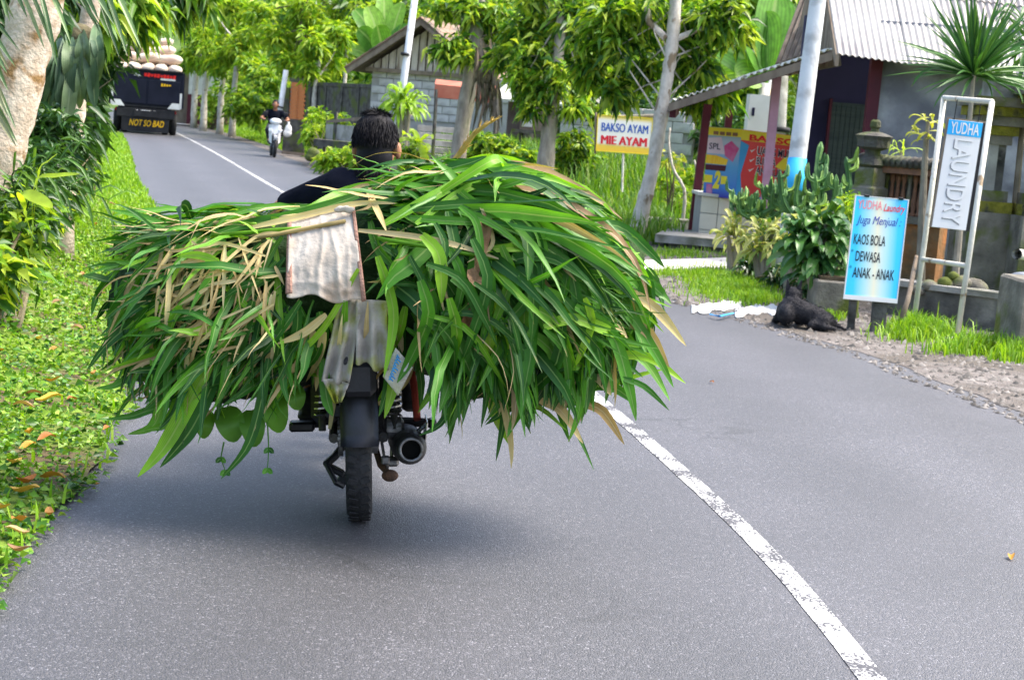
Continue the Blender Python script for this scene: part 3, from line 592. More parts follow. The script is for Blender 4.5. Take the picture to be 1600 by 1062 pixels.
bd.ell(chest, (.165, .105, .17)); bd.ell((chest + hip) / 2, (.145, .10, .2)); bd.ell(hip, (.165, .13, .13))
for sh, el, ha, s_ in ((shL, elL, haL, -1), (shR, elR, haR, 1)):
    capsule(bd, [chest + [0, 0, .1], sh, el, ha + [0, -.07, .01]], [.07, .062, .04, .028], 10)
    hand(bd, ha + np.array([0, -.06, .02]), (0, 1, 0), (-s_, 0, 0), (0, 0, 1), 2.2)
    kn = np.array([s_ * .2, .98, .66]); an = np.array([s_ * .19, .50, .40])
    if s_ < 0: an = np.array([-.17, .36, .39])
    capsule(bd, [hip + [s_ * .09, 0, -.02], kn, an], [.09, .062, .04], 10)
    capsule(bd, [an + [0, -.03, -.03], an + [s_ * .01, .2, -.05]], [.04, .032], 8)
organic(bd, 'body', m_skin, rider, voxel=.009, smooth=4)
sh_ = MB(); sh_.ell(chest, (.178, .118, .18)); sh_.ell((chest + hip) / 2, (.158, .112, .22)); capsule(sh_, [nb + [0, -.012, -.045], chest + [0, -.03, .05]], [.066, .09], 12)
for sh, el, s_ in ((shL, elL, -1), (shR, elR, 1)): sh_.tube([chest + [0, 0, .09], sh, sh + (el - sh) * .5, sh + (el - sh) * .93], [.085, .078, .066, .058], 12); sh_.ell(sh, (.078, .078, .078))
organic(sh_, 'shirt', m_shirt, rider, voxel=.011, smooth=4)
tr_ = MB(); tr_.ell(hip, (.178, .142, .14))
for s_ in (-1, 1):
    kn = np.array([s_ * .2, .98, .66]); an = np.array([s_ * .19, .50, .42]) if s_ > 0 else np.array([-.17, .36, .41]); capsule(tr_, [hip + [s_ * .09, 0, -.02], kn, an + (kn - an) * .05], [.102, .078, .06], 10)
    f_ = MB(); a0 = np.array([s_ * .19, .50, .40]) if s_ > 0 else np.array([-.17, .36, .39])
    f_.box(a0 + [s_ * .008, .06, -.085], (.09, .27, .05), bev=.02); capsule(f_, [a0 + [0, -.03, -.03], a0 + [s_ * .01, .14, -.06]], [.053, .042], 10); organic(f_, 'shoe', m_shoe, rider, voxel=.01, smooth=2)
organic(tr_, 'trousers', m_trouser, rider, voxel=.014, smooth=3)
def hair(parent, c, M, k=1.0, strands=13000, lo=-.12, seed=3):
    rs = np.random.RandomState(seed); hm = MB()
    def q(x, y, z): return np.asarray(c) + np.array(M @ Vector((x * k, y * k, z * k)))
    hm.ell(q(0, -.02, .036), [v * k for v in (.085, .098, .096)], M, 20, 14); hm.ell(q(0, -.042, -.045), [v * k for v in (.073, .066, .08)], M, 16, 10); hm.ell(q(0, -.046, -.10), [v * k for v in (.054, .045, .06)], M, 12, 8)
    h = organic(hm, 'hair', m_hair, parent, voxel=.008 * k, smooth=3)
    d = randdir(strands, -.95, 1, rs); kx = (d[:, 1] < .45) | (d[:, 2] > .35); d = d[kx]; low = d[:, 2] < -.25
    kk = ~(low & (d[:, 1] > .0)); d = d[kk]; low = low[kk]
    P = np.where(low[:, None], d * [.0745, .068, .106] + [0, -.043, -.058], d * [.0855, .0985, .0965] + [0, -.02, .036])
    gr = np.cross(d, [0.3, .1, 1.0]); gr = np.cross(gr, d); D = d * .04 - np.stack([d[:, 0] * 0, d[:, 0] * 0 + .25, np.ones(len(d)) * .6], 1) * .8 + rs.normal(0, .07, d.shape)
    top = d[:, 2] > .82; D[top] = d[top] * .05 + rs.normal(0, .08, (top.sum(), 3)) + np.cross(d[top], [0, 0, 1.0]) * .7 + d[top] * [.3, .3, 0]
    D = D / np.linalg.norm(D, axis=1)[:, None]
    L_ = rs.uniform(.020, .038, len(d)); Pn = np.array([np.array(M @ Vector(p)) for p in P]) * k + np.asarray(c); Dn = np.array([np.array(M @ Vector(p)) for p in D])
    V, F = leaves(Pn, Dn, randdir(len(d), rs=rs), L_ * k, .0017 * k, .1, .1); link('hair_strands', np_mesh('hair_strands', V, F), m_hair, h)
    h.children[0]['kind'] = 'stuff'
hair(rider, hc, HM)
for s_ in (-1, 1): MB().ell(hc + np.array(HM @ Vector((s_ * .03, .083, .008))), (.012, .010, .009), HM).build('eye', m_eye, rider, smooth=True)

# ================================================================== the grass bundle
PX = np.array([150, 175, 215, 260, 330, 420, 520, 600, 680, 760, 840, 910, 965, 1000, 1020])
TOP = np.array([470, 425, 375, 350, 332, 320, 300, 285, 262, 258, 275, 305, 340, 380, 420])
BOT = np.array([500, 545, 600, 635, 650, 640, 610, 580, 610, 645, 660, 650, 610, 560, 500])
HY = np.array([.02, .10, .20, .28, .36, .40, .42, .42, .42, .42, .38, .32, .24, .12, .02])
YC = 5.80
_dd = YC / _f[1]
_T = np.array([at(a, b, _dd + .06) for a, b in zip(PX, TOP)]); _B = np.array([at(a, b, _dd - .1) for a, b in zip(PX, BOT)])
BX = (_T[:, 0] + _B[:, 0]) / 2; BZ = (_T[:, 2] + _B[:, 2]) / 2; BH = (_T[:, 2] - _B[:, 2]) / 2
def bprof(x): return np.interp(x, BX, BZ), np.interp(x, BX, BH), np.interp(x, BX, HY)
def brad(p):
    zc, hz, hy = bprof(p[0]); return math.hypot((p[1] - YC) / hy, (p[2] - zc) / hz)
def bsurf(x, phi, r=1.0):
    "phi: 0 = facing the camera, 90 = top, -90 = bottom"
    zc, hz, hy = bprof(x); a = math.radians(phi); return np.array([x, YC - hy * r * math.cos(a), zc + hz * r * math.sin(a)])
def bnorm(p):
    zc, hz, hy = bprof(p[0]); n_ = np.array([0, (p[1] - YC) / hy ** 2, (p[2] - zc) / hz ** 2]); return unit(n_ + [1e-6, 0, 0])
def drape(p, d, L, grav, off, rs, nseg=11, jit=.10, stiff=0.0):
    ds = L / (nseg - 1); P = [p.copy()]; Ns = [bnorm(p)]; d = unit(d)
    for i in range(nseg - 1):
        s = i / nseg; d = unit(d + np.array([0, 0, -grav * ds * (0.35 + 1.6 * s)]) + rs.normal(0, jit, 3) * .5)
        q = P[-1] + d * ds; x0 = BX[0] < q[0] < BX[-1]
        if x0:
            r_ = brad(q)
            if r_ < 1 + off:
                zc, hz, hy = bprof(q[0]); sc_ = min((1 + off) / max(r_, .05), 1.35); q = np.array([q[0], YC + (q[1] - YC) * sc_, zc + (q[2] - zc) * sc_]); d = unit(.6 * d + .4 * unit(q - P[-1]))
        P.append(q); Ns.append(bnorm(q) if x0 else unit(np.array([.3, -.7, .5])))
    return np.array(P), np.array(Ns)
RIB = (.22, .36, .10)
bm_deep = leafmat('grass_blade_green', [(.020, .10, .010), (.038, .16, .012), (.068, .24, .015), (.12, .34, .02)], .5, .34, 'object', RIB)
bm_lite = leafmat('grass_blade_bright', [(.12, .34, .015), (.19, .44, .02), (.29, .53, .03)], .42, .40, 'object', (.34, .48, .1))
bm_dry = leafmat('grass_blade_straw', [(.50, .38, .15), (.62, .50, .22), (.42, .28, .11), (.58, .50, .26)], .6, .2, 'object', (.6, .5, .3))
bi_deep = leafmat('grass_mass_green', [(.010, .052, .007), (.022, .11, .010), (.046, .18, .013), (.09, .27, .018)], .42, .30, 'island', RIB)  # darker than the single blades: shadow among them painted into the colour
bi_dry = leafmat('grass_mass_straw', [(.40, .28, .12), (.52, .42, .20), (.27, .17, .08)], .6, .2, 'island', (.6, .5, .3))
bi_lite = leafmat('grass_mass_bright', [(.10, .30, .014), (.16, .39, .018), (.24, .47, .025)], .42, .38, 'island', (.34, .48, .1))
m_core = mat('packed_grass', (.010, .030, .007), (.03, .06, .014), 18, .9, .8, 50)  # very dark green, with the shade of the gaps put into the colour
bundle = thing('grass_bundle', 'huge green bundle of cut fodder grass tied across the motorcycle', 'grass bundle', (float(BX.mean()), YC, float(BZ.min() - BH.max())))
# packed heart of the load
xs = np.linspace(BX[1], BX[-2], 44); V = []; nph = 28
for x in xs:
    for k in range(nph):
        ph = 360 * k / nph; V.append(bsurf(x, ph, .90 + .07 * math.sin(ph * .21 + x * 9) + .05 * math.sin(x * 31 + ph * .07)))
F = [(i * nph + k, i * nph + (k + 1) % nph, (i + 1) * nph + (k + 1) % nph, (i + 1) * nph + k) for i in range(43) for k in range(nph)] + [tuple(range(nph)), tuple(range(43 * nph, 44 * nph))[::-1]]
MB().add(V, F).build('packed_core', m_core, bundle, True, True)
rs = np.random.RandomState(21)
mass = {'g': [], 's': [], 'l': []}; singles = []
def xpx(x): return np.interp(x, BX, PX)
N_MASS = 2900
OLX = [130, 190, 225, 260, 300, 360, 440, 480, 660, 700, 780, 850, 900, 940, 1000, 1035]
OLY = [560, 620, 705, 705, 680, 675, 665, 620, 640, 675, 690, 655, 680, 600, 555, 520]
for i in range(N_MASS + 330):
    single = i >= N_MASS
    u = rs.rand()
    right = rs.rand() < .60
    kind = 'g'; jit = .15
    if right:
        x = rs.uniform(-.55, .82) if rs.rand() < .7 else rs.uniform(.2, .9)
        x = min(x, BX[-1] - .04); phi = rs.uniform(-25, 112) if not single else rs.uniform(0, 105)
        if phi > 34:                                           # upper half: long blades sweeping out to the right
            d = np.array([1.0, -.12 + rs.normal(0, .2), .02 + .30 * rs.normal()]); L = rs.uniform(.5, .98); grav = rs.uniform(.4, 2.0); w = rs.uniform(.022, .052)
            if single: x = rs.uniform(-.35, .55)
        else:                                                  # lower half: blades hanging down
            d = np.array([.18 + .52 * rs.normal(), -.25, -.9]); L = rs.uniform(.25, .62); grav = rs.uniform(1.5, 4.0); w = rs.uniform(.022, .056)
        if -.28 < x < .22 and -5 < phi < 55 and rs.rand() < .55:      # thin stems in the middle of the load
            d = np.array([1.0, -.1, -.12 + .2 * rs.normal()]); L = rs.uniform(.25, .55); grav = rs.uniform(.3, 1.2); w = rs.uniform(.006, .016)
        if abs(x - BX[7]) < .22 and phi < 25: L *= .55
        dry = rs.rand() < .05
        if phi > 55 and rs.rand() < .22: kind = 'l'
    else:
        x = rs.uniform(BX[0] + .05, -.02); phi = rs.uniform(-40, 112) if not single else rs.uniform(-15, 100); jit = .22
        d = np.array([-.8 + .5 * rs.normal(), -.2 + .25 * rs.normal(), .2 * rs.normal() - .12])
        if phi < 45: d = np.array([-.42 + .62 * rs.normal(), -.35, -.75 + .3 * rs.normal()])
        L = rs.uniform(.10, .46); grav = rs.uniform(.4, 2.8); w = rs.uniform(.010, .036); dry = rs.rand() < .28
        if dry: w *= rs.uniform(.2, .6)
        if rs.rand() < .08: kind = 'l'
    if rs.rand() < .10: d = randdir(1, -1, .3, rs)[0] * [1, .3, 1]; L = min(L, .4)
    if single: d = d + np.array([rs.normal(0, .3), 0, rs.normal(0, .3)]); w = max(w, .016) * 1.1
    px_ = xpx(x)
    if 480 < px_ < 650 and phi < -25: continue
    off = rs.uniform(.0, .06) if not single else rs.uniform(.05, .14)
    P, Ns = drape(bsurf(x, phi, 1 + off), d, L, grav, off, rs, jit=jit)
    a_, b_, _ = proj(P); lim = np.interp(a_, OLX, OLY) + 22 * np.sin(a_ / 21.0) + 12 * np.sin(a_ / 8.0 + 1) + rs.normal(-20, 30); tl = np.interp(a_, [600, 700, 800, 880, 930, 970, 1000, 1030], [200, 240, 248, 282, 312, 350, 388, 440]) + rs.normal(4, 10); out = np.where((b_ > lim) | (b_ < tl) | (a_ > 1016 + rs.normal(0, 24)) | (a_ < 172 + rs.normal(0, 20)))[0]
    if len(out):
        if out[0] < 4: continue
        P, Ns = catmull(P[:out[0]], 11), Ns[np.linspace(0, out[0] - 1, 11).astype(int)]
    # keep the gap round the wheel open and the sacking uncovered
    a_, b_, _ = proj(P); mid = (a_ > 478) & (a_ < 668) & (b_ > 585)
    cl = (a_ > 445) & (a_ < 572) & (b_ > 325) & (b_ < 472)
    sk = (a_ > 495) & (a_ < 650) & (b_ > 475)
    if mid.any() or cl.mean() > (.0 if single else .15) or sk.mean() > .1: continue
    if (b_ < 318 - .0 * a_).any() and a_.max() < 640: continue
    if (b_.min() < 235): continue
    tw = rs.normal(0, .5); T_ = np.gradient(P, axis=0); T_ /= np.linalg.norm(T_, axis=1)[:, None] + 1e-9
    Ns = Ns + np.cross(T_, Ns) * (tw + rs.normal(0, .5) * np.linspace(0, 1, len(P)))[:, None]
    topb = P[:, 2].mean() > bprof(P[:, 0].mean())[0] + .55 * bprof(P[:, 0].mean())[1]  # upper blades more often get the brighter green, painted as if lit
    rb = ribbon(P, Ns, w, .22)
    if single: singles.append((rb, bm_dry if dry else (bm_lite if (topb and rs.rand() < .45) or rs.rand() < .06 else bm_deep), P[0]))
    else: mass['s' if dry else kind].append(rb)
for key, nm, m_ in (('g', 'green_blades', bi_deep), ('l', 'bright_lit_blades', bi_lite), ('s', 'straw_blades', bi_dry)):  # bright blades: light painted into the upper ones, the rest scattered
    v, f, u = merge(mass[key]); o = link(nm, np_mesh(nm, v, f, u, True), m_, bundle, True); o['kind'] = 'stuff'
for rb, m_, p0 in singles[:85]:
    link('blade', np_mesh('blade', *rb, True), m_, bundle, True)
# blades that read one by one in the photograph, laid on the load's surface
def sdepth(px, py):
    ins = lambda d: (lambda p: BX[0] < p[0] < BX[-1] and brad(p) < 1.03)(at(px, py, d))
    for d in np.arange(5.2, 6.3, .03):
        if ins(d):
            a, b = d - .03, d
            for _ in range(9):
                c = (a + b) / 2
                if ins(c): b = c
                else: a = c
            return b
    return None
def laid(pts, wpx, m_, lift=.085, name='blade', nrm=(0, -.9, .35), fold=.2, prof=None, n=14, tw=0.0):
    dep = [sdepth(a, b) for a, b in pts]; last = next((d for d in dep if d), 5.55)
    for i in range(len(dep)):
        if dep[i] is None: dep[i] = last + .0
        last = dep[i]
    P = catmull([at(a, b, d - lift) for (a, b), d in zip(pts, dep)], n)
    Nn = np.tile(np.asarray(nrm, float), (n, 1)) + np.outer(np.linspace(0, tw, n), [1, 0, 0])
    v, f, u = ribbon(P, Nn, wpx / 447.0, fold, prof); return link(name, np_mesh(name, v, f, u, True), m_, bundle, True)
G_, B_, D_ = bm_deep, bm_lite, bm_dry
for pts, w, m_ in [
    ([(440, 345), (360, 345), (290, 362), (245, 372)], 24, B_), ([(560, 305), (470, 335), (380, 352), (320, 372)], 26, G_), ([(600, 285), (540, 300), (500, 318), (455, 338)], 24, B_),
    ([(285, 390), (245, 372), (215, 380), (180, 395)], 18, G_), ([(250, 470), (205, 505), (165, 540), (135, 580)], 20, G_), ([(260, 560), (215, 580), (180, 602), (150, 606)], 18, G_),
    ([(255, 600), (250, 640), (235, 668), (200, 678)], 24, B_), ([(300, 560), (285, 610), (262, 660), (225, 672)], 26, B_), ([(290, 625), (235, 640), (205, 650), (165, 655)], 18, G_),
    ([(330, 560), (290, 640), (255, 700), (215, 745)], 38, B_), ([(345, 570), (310, 650), (285, 690), (250, 730)], 30, G_), ([(420, 560), (405, 640), (385, 700), (345, 748)], 22, G_),
    ([(395, 470), (375, 540), (360, 580)], 26, G_), ([(560, 420), (500, 520), (430, 570), (300, 600)], 14, B_), ([(470, 470), (420, 540), (350, 600)], 18, G_), ([(440, 500), (430, 570), (412, 620)], 20, G_),
    ([(690, 300), (770, 250), (790, 262), (830, 300)], 22, B_), ([(600, 350), (690, 300), (770, 262), (850, 270)], 24, B_), ([(650, 350), (740, 290), (840, 275), (910, 300)], 18, B_), ([(710, 290), (800, 300), (880, 330), (955, 370)], 18, G_),
    ([(690, 290), (760, 345), (820, 380), (880, 420)], 22, G_), ([(720, 300), (790, 360), (850, 400), (905, 400)], 26, B_), ([(780, 310), (860, 330), (930, 345), (985, 370)], 22, G_),
    ([(760, 390), (860, 385), (940, 402), (1000, 395)], 24, B_), ([(800, 400), (900, 440), (960, 480), (1005, 520)], 26, G_), ([(860, 340), (950, 370), (1000, 420), (1018, 450)], 22, B_), ([(870, 420), (920, 470), (950, 520), (1030, 545)], 18, G_),
    ([(900, 450), (950, 540), (1005, 590)], 18, G_), ([(880, 390), (905, 440), (905, 520), (895, 570)], 28, G_), ([(930, 380), (940, 440), (945, 470)], 22, G_), ([(790, 480), (800, 560), (790, 640), (775, 720)], 24, G_), ([(770, 470), (765, 560), (770, 640), (800, 700)], 28, B_),
    ([(820, 470), (818, 560), (822, 640)], 24, B_), ([(850, 470), (860, 560), (875, 640), (890, 690)], 24, G_), ([(700, 480), (735, 540), (760, 600), (752, 668)], 22, G_), ([(900, 480), (910, 560), (905, 640), (888, 690)], 20, G_),
    ([(720, 480), (690, 560), (670, 640)], 20, G_), ([(760, 520), (720, 600), (690, 660), (655, 680)], 18, G_), ([(590, 400), (615, 490), (600, 590)], 22, B_), ([(640, 400), (670, 470), (655, 540), (610, 600)], 16, G_), ([(560, 580), (600, 570), (610, 590), (585, 635)], 16, B_),
    ([(485, 585), (540, 588), (590, 575), (612, 580)], 12, B_), ([(700, 330), (715, 400), (720, 450)], 24, G_), ([(745, 360), (780, 420), (800, 460)], 20, G_), ([(640, 340), (700, 345), (790, 350), (850, 370)], 18, G_), ([(610, 330), (680, 322), (760, 320), (830, 345)], 20, G_),
    ([(540, 470), (535, 560), (545, 620)], 18, G_), ([(505, 560), (510, 620), (520, 650)], 24, G_)]:
    laid(pts, w * .68, m_, tw=rnd.uniform(-.5, .5))
for pts, w in [([(395, 355), (470, 338), (560, 318), (620, 318)], 17), ([(560, 360), (650, 370), (720, 385), (790, 408)], 15), ([(575, 300), (590, 330), (604, 362)], 16), ([(540, 300), (575, 290), (580, 320), (555, 330)], 11),
               ([(330, 395), (290, 412), (225, 420)], 16), ([(415, 400), (350, 380), (310, 385), (280, 350)], 9), ([(295, 620), (300, 560), (330, 480), (345, 430)], 9), ([(285, 650), (290, 580), (300, 520)], 12), ([(265, 420), (262, 480), (258, 520)], 13),
               ([(515, 670), (525, 600), (530, 540), (535, 490)], 15), ([(575, 560), (572, 520), (575, 470)], 13), ([(570, 640), (610, 620), (640, 590), (650, 550)], 11), ([(450, 560), (460, 590), (462, 610)], 14), ([(340, 420), (400, 370), (440, 362)], 8), ([(240, 380), (275, 392), (340, 372)], 8), ([(700, 410), (690, 470), (715, 520), (760, 560)], 5), ([(750, 320), (770, 380), (730, 410)], 10), ([(830, 475), (870, 500), (905, 515)], 7)]:
    laid(pts, w * .6, D_, .10, tw=rnd.uniform(-.4, .4))
# stray blades sticking out of the load all round
for k in range(72):
    ang = rs.uniform(-.35, 1.1) if k % 3 else rs.uniform(2.0, 3.6)
    if k % 3:
        x0 = rs.uniform(780, 985); y0 = np.interp(x0, PX, TOP) + rs.uniform(.22, .95) * (np.interp(x0, PX, BOT) - np.interp(x0, PX, TOP)); L_ = rs.uniform(45, 120)
    else:
        x0 = rs.uniform(190, 420); y0 = np.interp(x0, PX, TOP) + rs.uniform(.1, .98) * (np.interp(x0, PX, BOT) - np.interp(x0, PX, TOP)); L_ = rs.uniform(40, 90)
    pts = [(x0, y0), (x0 + math.cos(ang) * L_ * .5, y0 + math.sin(ang) * L_ * .5 - 4), (x0 + math.cos(ang) * L_, y0 + math.sin(ang) * L_ + rs.uniform(0, 30))]
    laid(pts, rs.uniform(5, 17), (D_ if rs.rand() < .12 else (B_ if rs.rand() < .35 else G_)), rs.uniform(.05, .12), n=9, tw=rs.normal(0, .6))
for k in range(46):                                            # broad loose blades hanging across the right half
    x0 = rs.uniform(650, 930); y0 = rs.uniform(320, 520); a_ = rs.normal(1.15, .5); L_ = rs.uniform(90, 210)
    laid([(x0, y0), (x0 + math.cos(a_ - .35) * L_ * .35, y0 + math.sin(a_ - .35) * L_ * .35), (x0 + math.cos(a_) * L_ * .75, y0 + math.sin(a_) * L_ * .75), (x0 + math.cos(a_ + .1) * L_, min(y0 + math.sin(a_ + .1) * L_, 700))], rs.uniform(9, 21), B_ if rs.rand() < .25 else G_, rs.uniform(.08, .16), n=11, tw=rs.normal(0, .7))
for k in range(150):                                           # thin dry stems across the left half
    x0 = rs.uniform(215, 440); y0 = rs.uniform(370, 560); a_ = rs.normal(2.1, .45); L_ = rs.uniform(30, 110)
    if k % 4 == 0: a_ = rs.normal(3.0, .25)
    laid([(x0, y0), (x0 + math.cos(a_) * L_ * .5, y0 + math.sin(a_) * L_ * .5), (x0 + math.cos(a_) * L_, y0 + math.sin(a_) * L_)], rs.uniform(2, 6.5), D_, rs.uniform(.03, .1), 'straw', n=5, tw=rs.normal(0, .5))
for k in range(44):                                            # blades hanging round the sacking and over the tail
    x0 = rs.uniform(462, 520) if k % 2 else rs.uniform(600, 700); y0 = rs.uniform(470, 545); a_ = rs.normal(1.75 if k % 2 else 1.35, .3); L_ = rs.uniform(50, 120)
    laid([(x0, y0), (x0 + math.cos(a_) * L_ * .5, y0 + math.sin(a_) * L_ * .5), (x0 + math.cos(a_ + .15) * L_, min(y0 + math.sin(a_ + .15) * L_, 655))], rs.uniform(4, 17), D_ if rs.rand() < .2 else (B_ if rs.rand() < .2 else G_), rs.uniform(.02, .09), 'straw' if rs.rand() < 0 else 'blade', n=8, tw=rs.normal(0, .6))
# woody bits, flower spike, broad leaves tucked under the load
m_bark = mat('torn_bark', (.20, .10, .05), (.36, .22, .12), 12, .85, .8, 30)
laid([(762, 335), (752, 390), (742, 440), (730, 500), (738, 515)], 20, m_bark, .10, 'bark_strip', fold=.5, prof=lambda s: .6 + .4 * np.sin(s * 9))
laid([(735, 420), (745, 440), (770, 440)], 16, m_bark, .11, 'bark_strip', fold=.3)
spk = MB(); Pk = catmull([at(700, 262, 5.9), at(722, 235, 5.88), at(742, 208, 5.86), at(768, 190, 5.84)], 9); spk.tube(Pk, [.011, .010, .010, .011, .010, .009, .008, .006, .002], 7)
for i in range(40):
    p = Pk[2 + i % 7]; d_ = randdir(1, -.3, 1, rs)[0]; spk.tube([p, p + d_ * .012 + (Pk[-1] - Pk[0]) * .05, p + d_ * .02 + (Pk[-1] - Pk[0]) * .12], [.003, .002, .0006], 4)
spk.build('flower_spike', leafmat('flower_spike_gold', [(.55, .38, .10), (.62, .46, .16)], .6, .3, 'object'), bundle, True)
bm_broad = leafmat('broad_leaf', [(.07, .19, .02), (.13, .30, .03), (.09, .24, .02)], .45, .4, 'object')
for (x, y, ex, ey, w) in ((352, 635, 368, 690, 46), (425, 615, 436, 676, 44), (392, 640, 398, 698, 40), (455, 600, 468, 640, 34), (322, 640, 318, 685, 30)):
    P = catmull([at(x, y, 5.56), at((x + ex) / 2, (y + ey) / 2, 5.50), at(ex, ey, 5.52)], 9); v, f, u = ribbon(P, np.tile([rnd.uniform(-.3, .3), -.9, .3], (9, 1)), w / 470, .12, lambda s: np.sin(np.pi * np.clip(s * .95 + .03, 0, 1) ** .75) ** .7)
    link('broad_leaf', np_mesh('broad_leaf', v, f, u, True), bm_broad, bundle, True)
for pts in ([(350, 690), (345, 715), (352, 735)], [(418, 660), (420, 700), (418, 732)]):
    vn = MB(); vn.tube([at(a, b, 5.5) for a, b in pts], [.003, .002, .0015], 5); vn.build('trailing_stem', bm_deep, bundle, True)
    for (a, b) in pts[1:]:
        for s_ in (-1, 1):
            v, f, u = ribbon(catmull([at(a, b, 5.5), at(a + 8 * s_, b + 8, 5.49)], 4), np.tile([0, -1, .2], (4, 1)), .018, .2); link('small_leaf', np_mesh('small_leaf', v, f, u), bm_deep, bundle, True)
sb = MB()                                                     # cut stalks showing among the leaves
for (a, b, c, d) in ((300, 352, 480, 335), (260, 345, 400, 350), (590, 372, 780, 405), (540, 345, 400, 372), (330, 368, 470, 356)):
    q = [at(a + (c - a) * t, b + (d - b) * t, (sdepth(a + (c - a) * t, b + (d - b) * t) or 5.8) - .09) for t in np.linspace(0, 1, 6)]
    MB().tube(q, [.006, .0075, .0065, .0075, .0065, .006], 7).build('stalk', bm_dry if rnd.random() < .6 else bm_lite, bundle, True, True)

# ------------------------------------------------------------------ sacking laid on and hung below the load
def sheet(name, corners, nu, nv, fold, m_, parent, jag=.0, th=.004, lift=.03, dfun=None):
    "cloth between four pixel corners TL TR BR BL, following the load, with modelled folds"
    V = []; c = [np.array(q, float) for q in corners]
    for j in range(nv):
        for i in range(nu):
            u, v = i / (nu - 1), j / (nv - 1); q = (1 - v) * ((1 - u) * c[0] + u * c[1]) + v * ((1 - u) * c[3] + u * c[2])
            q = q + np.array([0, jag * v ** 3 * math.sin(u * 11 + 1)]); d = dfun(q) if dfun else (sdepth(*q) or 5.5); V.append(at(q[0], q[1], d - lift - fold(u, v)))
    V = np.array(V); I = np.arange(nu * nv).reshape(nv, nu); F = np.stack([I[:-1, :-1], I[1:, :-1], I[1:, 1:], I[:-1, 1:]], -1).reshape(-1, 4)
    uv = np.array([(i / (nu - 1), 1 - j / (nv - 1)) for j in range(nv) for i in range(nu)])
    o = link(name, np_mesh(name, V, F, uv, True), m_, parent, True); sm = o.modifiers.new('thick', 'SOLIDIFY'); sm.thickness = th; sm.offset = -1; return o
def cfold(u, v):
    rdg = lambda c, w, h: h * max(0.0, 1 - abs(c) / w) ** 1.6
    f_ = rdg(u - .46 - .05 * math.sin(v * 5 + .5), .07, .016) * (1 - .4 * v) + rdg(u - .66 - .16 * (v - .3) ** 2 + .03 * math.sin(v * 9), .06, .010) * min(1, v * 3) + rdg(u - .22 - .25 * (.5 - v), .05, .007) * (1 - v) + rdg(u - .82 - .04 * math.sin(v * 4), .05, .008) + rdg(u - .3 + .35 * (v - .75), .05, .007) * max(0, v - .35) * 1.6 + rdg(v - .86 - .1 * (u - .5), .06, .006)
    f_ += .0035 * math.sin(u * 17 + 3 * math.sin(v * 3.1)) * (.4 + .6 * v) + .0015 * math.sin(u * 47 + v * 9 + 2 * math.sin(v * 13))
    if u < .09: f_ += .012 * (1 - u / .09)
    if v > .93: f_ += .01 * (v - .93) / .07
    return f_ * .5
m_sack = mat('old_sacking', (.40, .345, .285), (.52, .465, .40), 9, .9, .5, 22, c3=(.33, .25, .18), s3=7, lo3=.5, hi3=.66)
m_hem = mat('sacking_hem', (.22, .12, .09), (.34, .2, .15), 15, .9, .4, 90)
cloth = thing('sack_cloth', 'crumpled off-white empty sack laid over the back of the grass load', 'sack', at(508, 472, 5.42))
sheet('cloth', [(452, 342), (552, 322), (569, 474), (448, 460)], 46, 54, cfold, m_sack, cloth, 5, .004, .075)
for e_ in (((449, 344), (455, 342), (456, 458), (446, 459)), ((549, 324), (554, 323), (572, 470), (565, 472))): sheet('hem', e_, 4, 40, lambda u, v: .008 * math.sin(v * 6 + 2), m_hem, cloth, 0, .006, .082)
kn_ = MB(); [kn_.ell(at(548 - 5 * q, 327 + 2 * math.sin(q * 2), 5.43), (.016, .014, .009 + .003 * math.sin(q * 3)), Matrix.Rotation(.6 * math.sin(q * 2.3), 3, 'Y')) for q in range(5)]; organic(kn_, 'knot', m_sack, cloth, True, .005, 2)
m_oldsack = mat('mossy_sacking', (.30, .28, .25), (.42, .39, .33), 9, .95, .2, 120, c3=(.26, .28, .03), s3=8, lo3=.44, hi3=.6)
hang = thing('hanging_sack', 'grey mossy sack with blue print hanging down over the rear mudguard', 'sack', at(560, 630, 5.36))
dz = lambda q: 5.36 + .0004 * (q[1] - 480)
hf = lambda u, v: .02 * math.sin(u * 13 + 1) * (.3 + .7 * v) + .008 * math.sin(v * 11 + u * 5)
sheet('sack_flap', [(530, 468), (566, 468), (545, 600), (502, 592)], 16, 24, hf, m_oldsack, hang, 4, .004, .0, dz)
sheet('sack_flap', [(502, 590), (545, 598), (532, 628), (522, 630)], 12, 10, hf, m_oldsack, hang, 0, .004, .0, dz)
sheet('sack_flap', [(556, 468), (604, 470), (606, 582), (556, 565)], 18, 20, hf, m_oldsack, hang, 5, .004, .008, dz)
m_print = mat('printed_sacking', (.50, .48, .43), (.42, .42, .2), 9, .9, .4, 120, c3=(.42, .42, .05), s3=9, lo3=.5, hi3=.62)
pf = sheet('printed_flap', [(618, 543), (645, 574), (622, 618), (598, 588)], 12, 14, lambda u, v: .004 * math.sin(u * 8 + v * 4), m_print, hang, 0, .004, .02, dz)
m_blue = mat('blue_ink', (.03, .22, .5), (.05, .3, .6), 20, .8)
ink = MB(); base = np.array([606, 596.0]); dv = unit(np.array([15, -44.0]))
for k in range(9):
    p = base + dv * (4 + k * 4.6); q = p + np.array([7.5, 3.5]) * (.9 + .3 * math.sin(k * 2.1)); r_ = p + dv * 4
    ink.tube([at(*p, 5.395 - .035), at(*((p + q) / 2 + dv * 1.5), 5.395 - .037), at(*q, 5.395 - .036), at(*(r_), 5.395 - .036)], .0022, 5)
ink.build('print_marks', m_blue, hang, True)

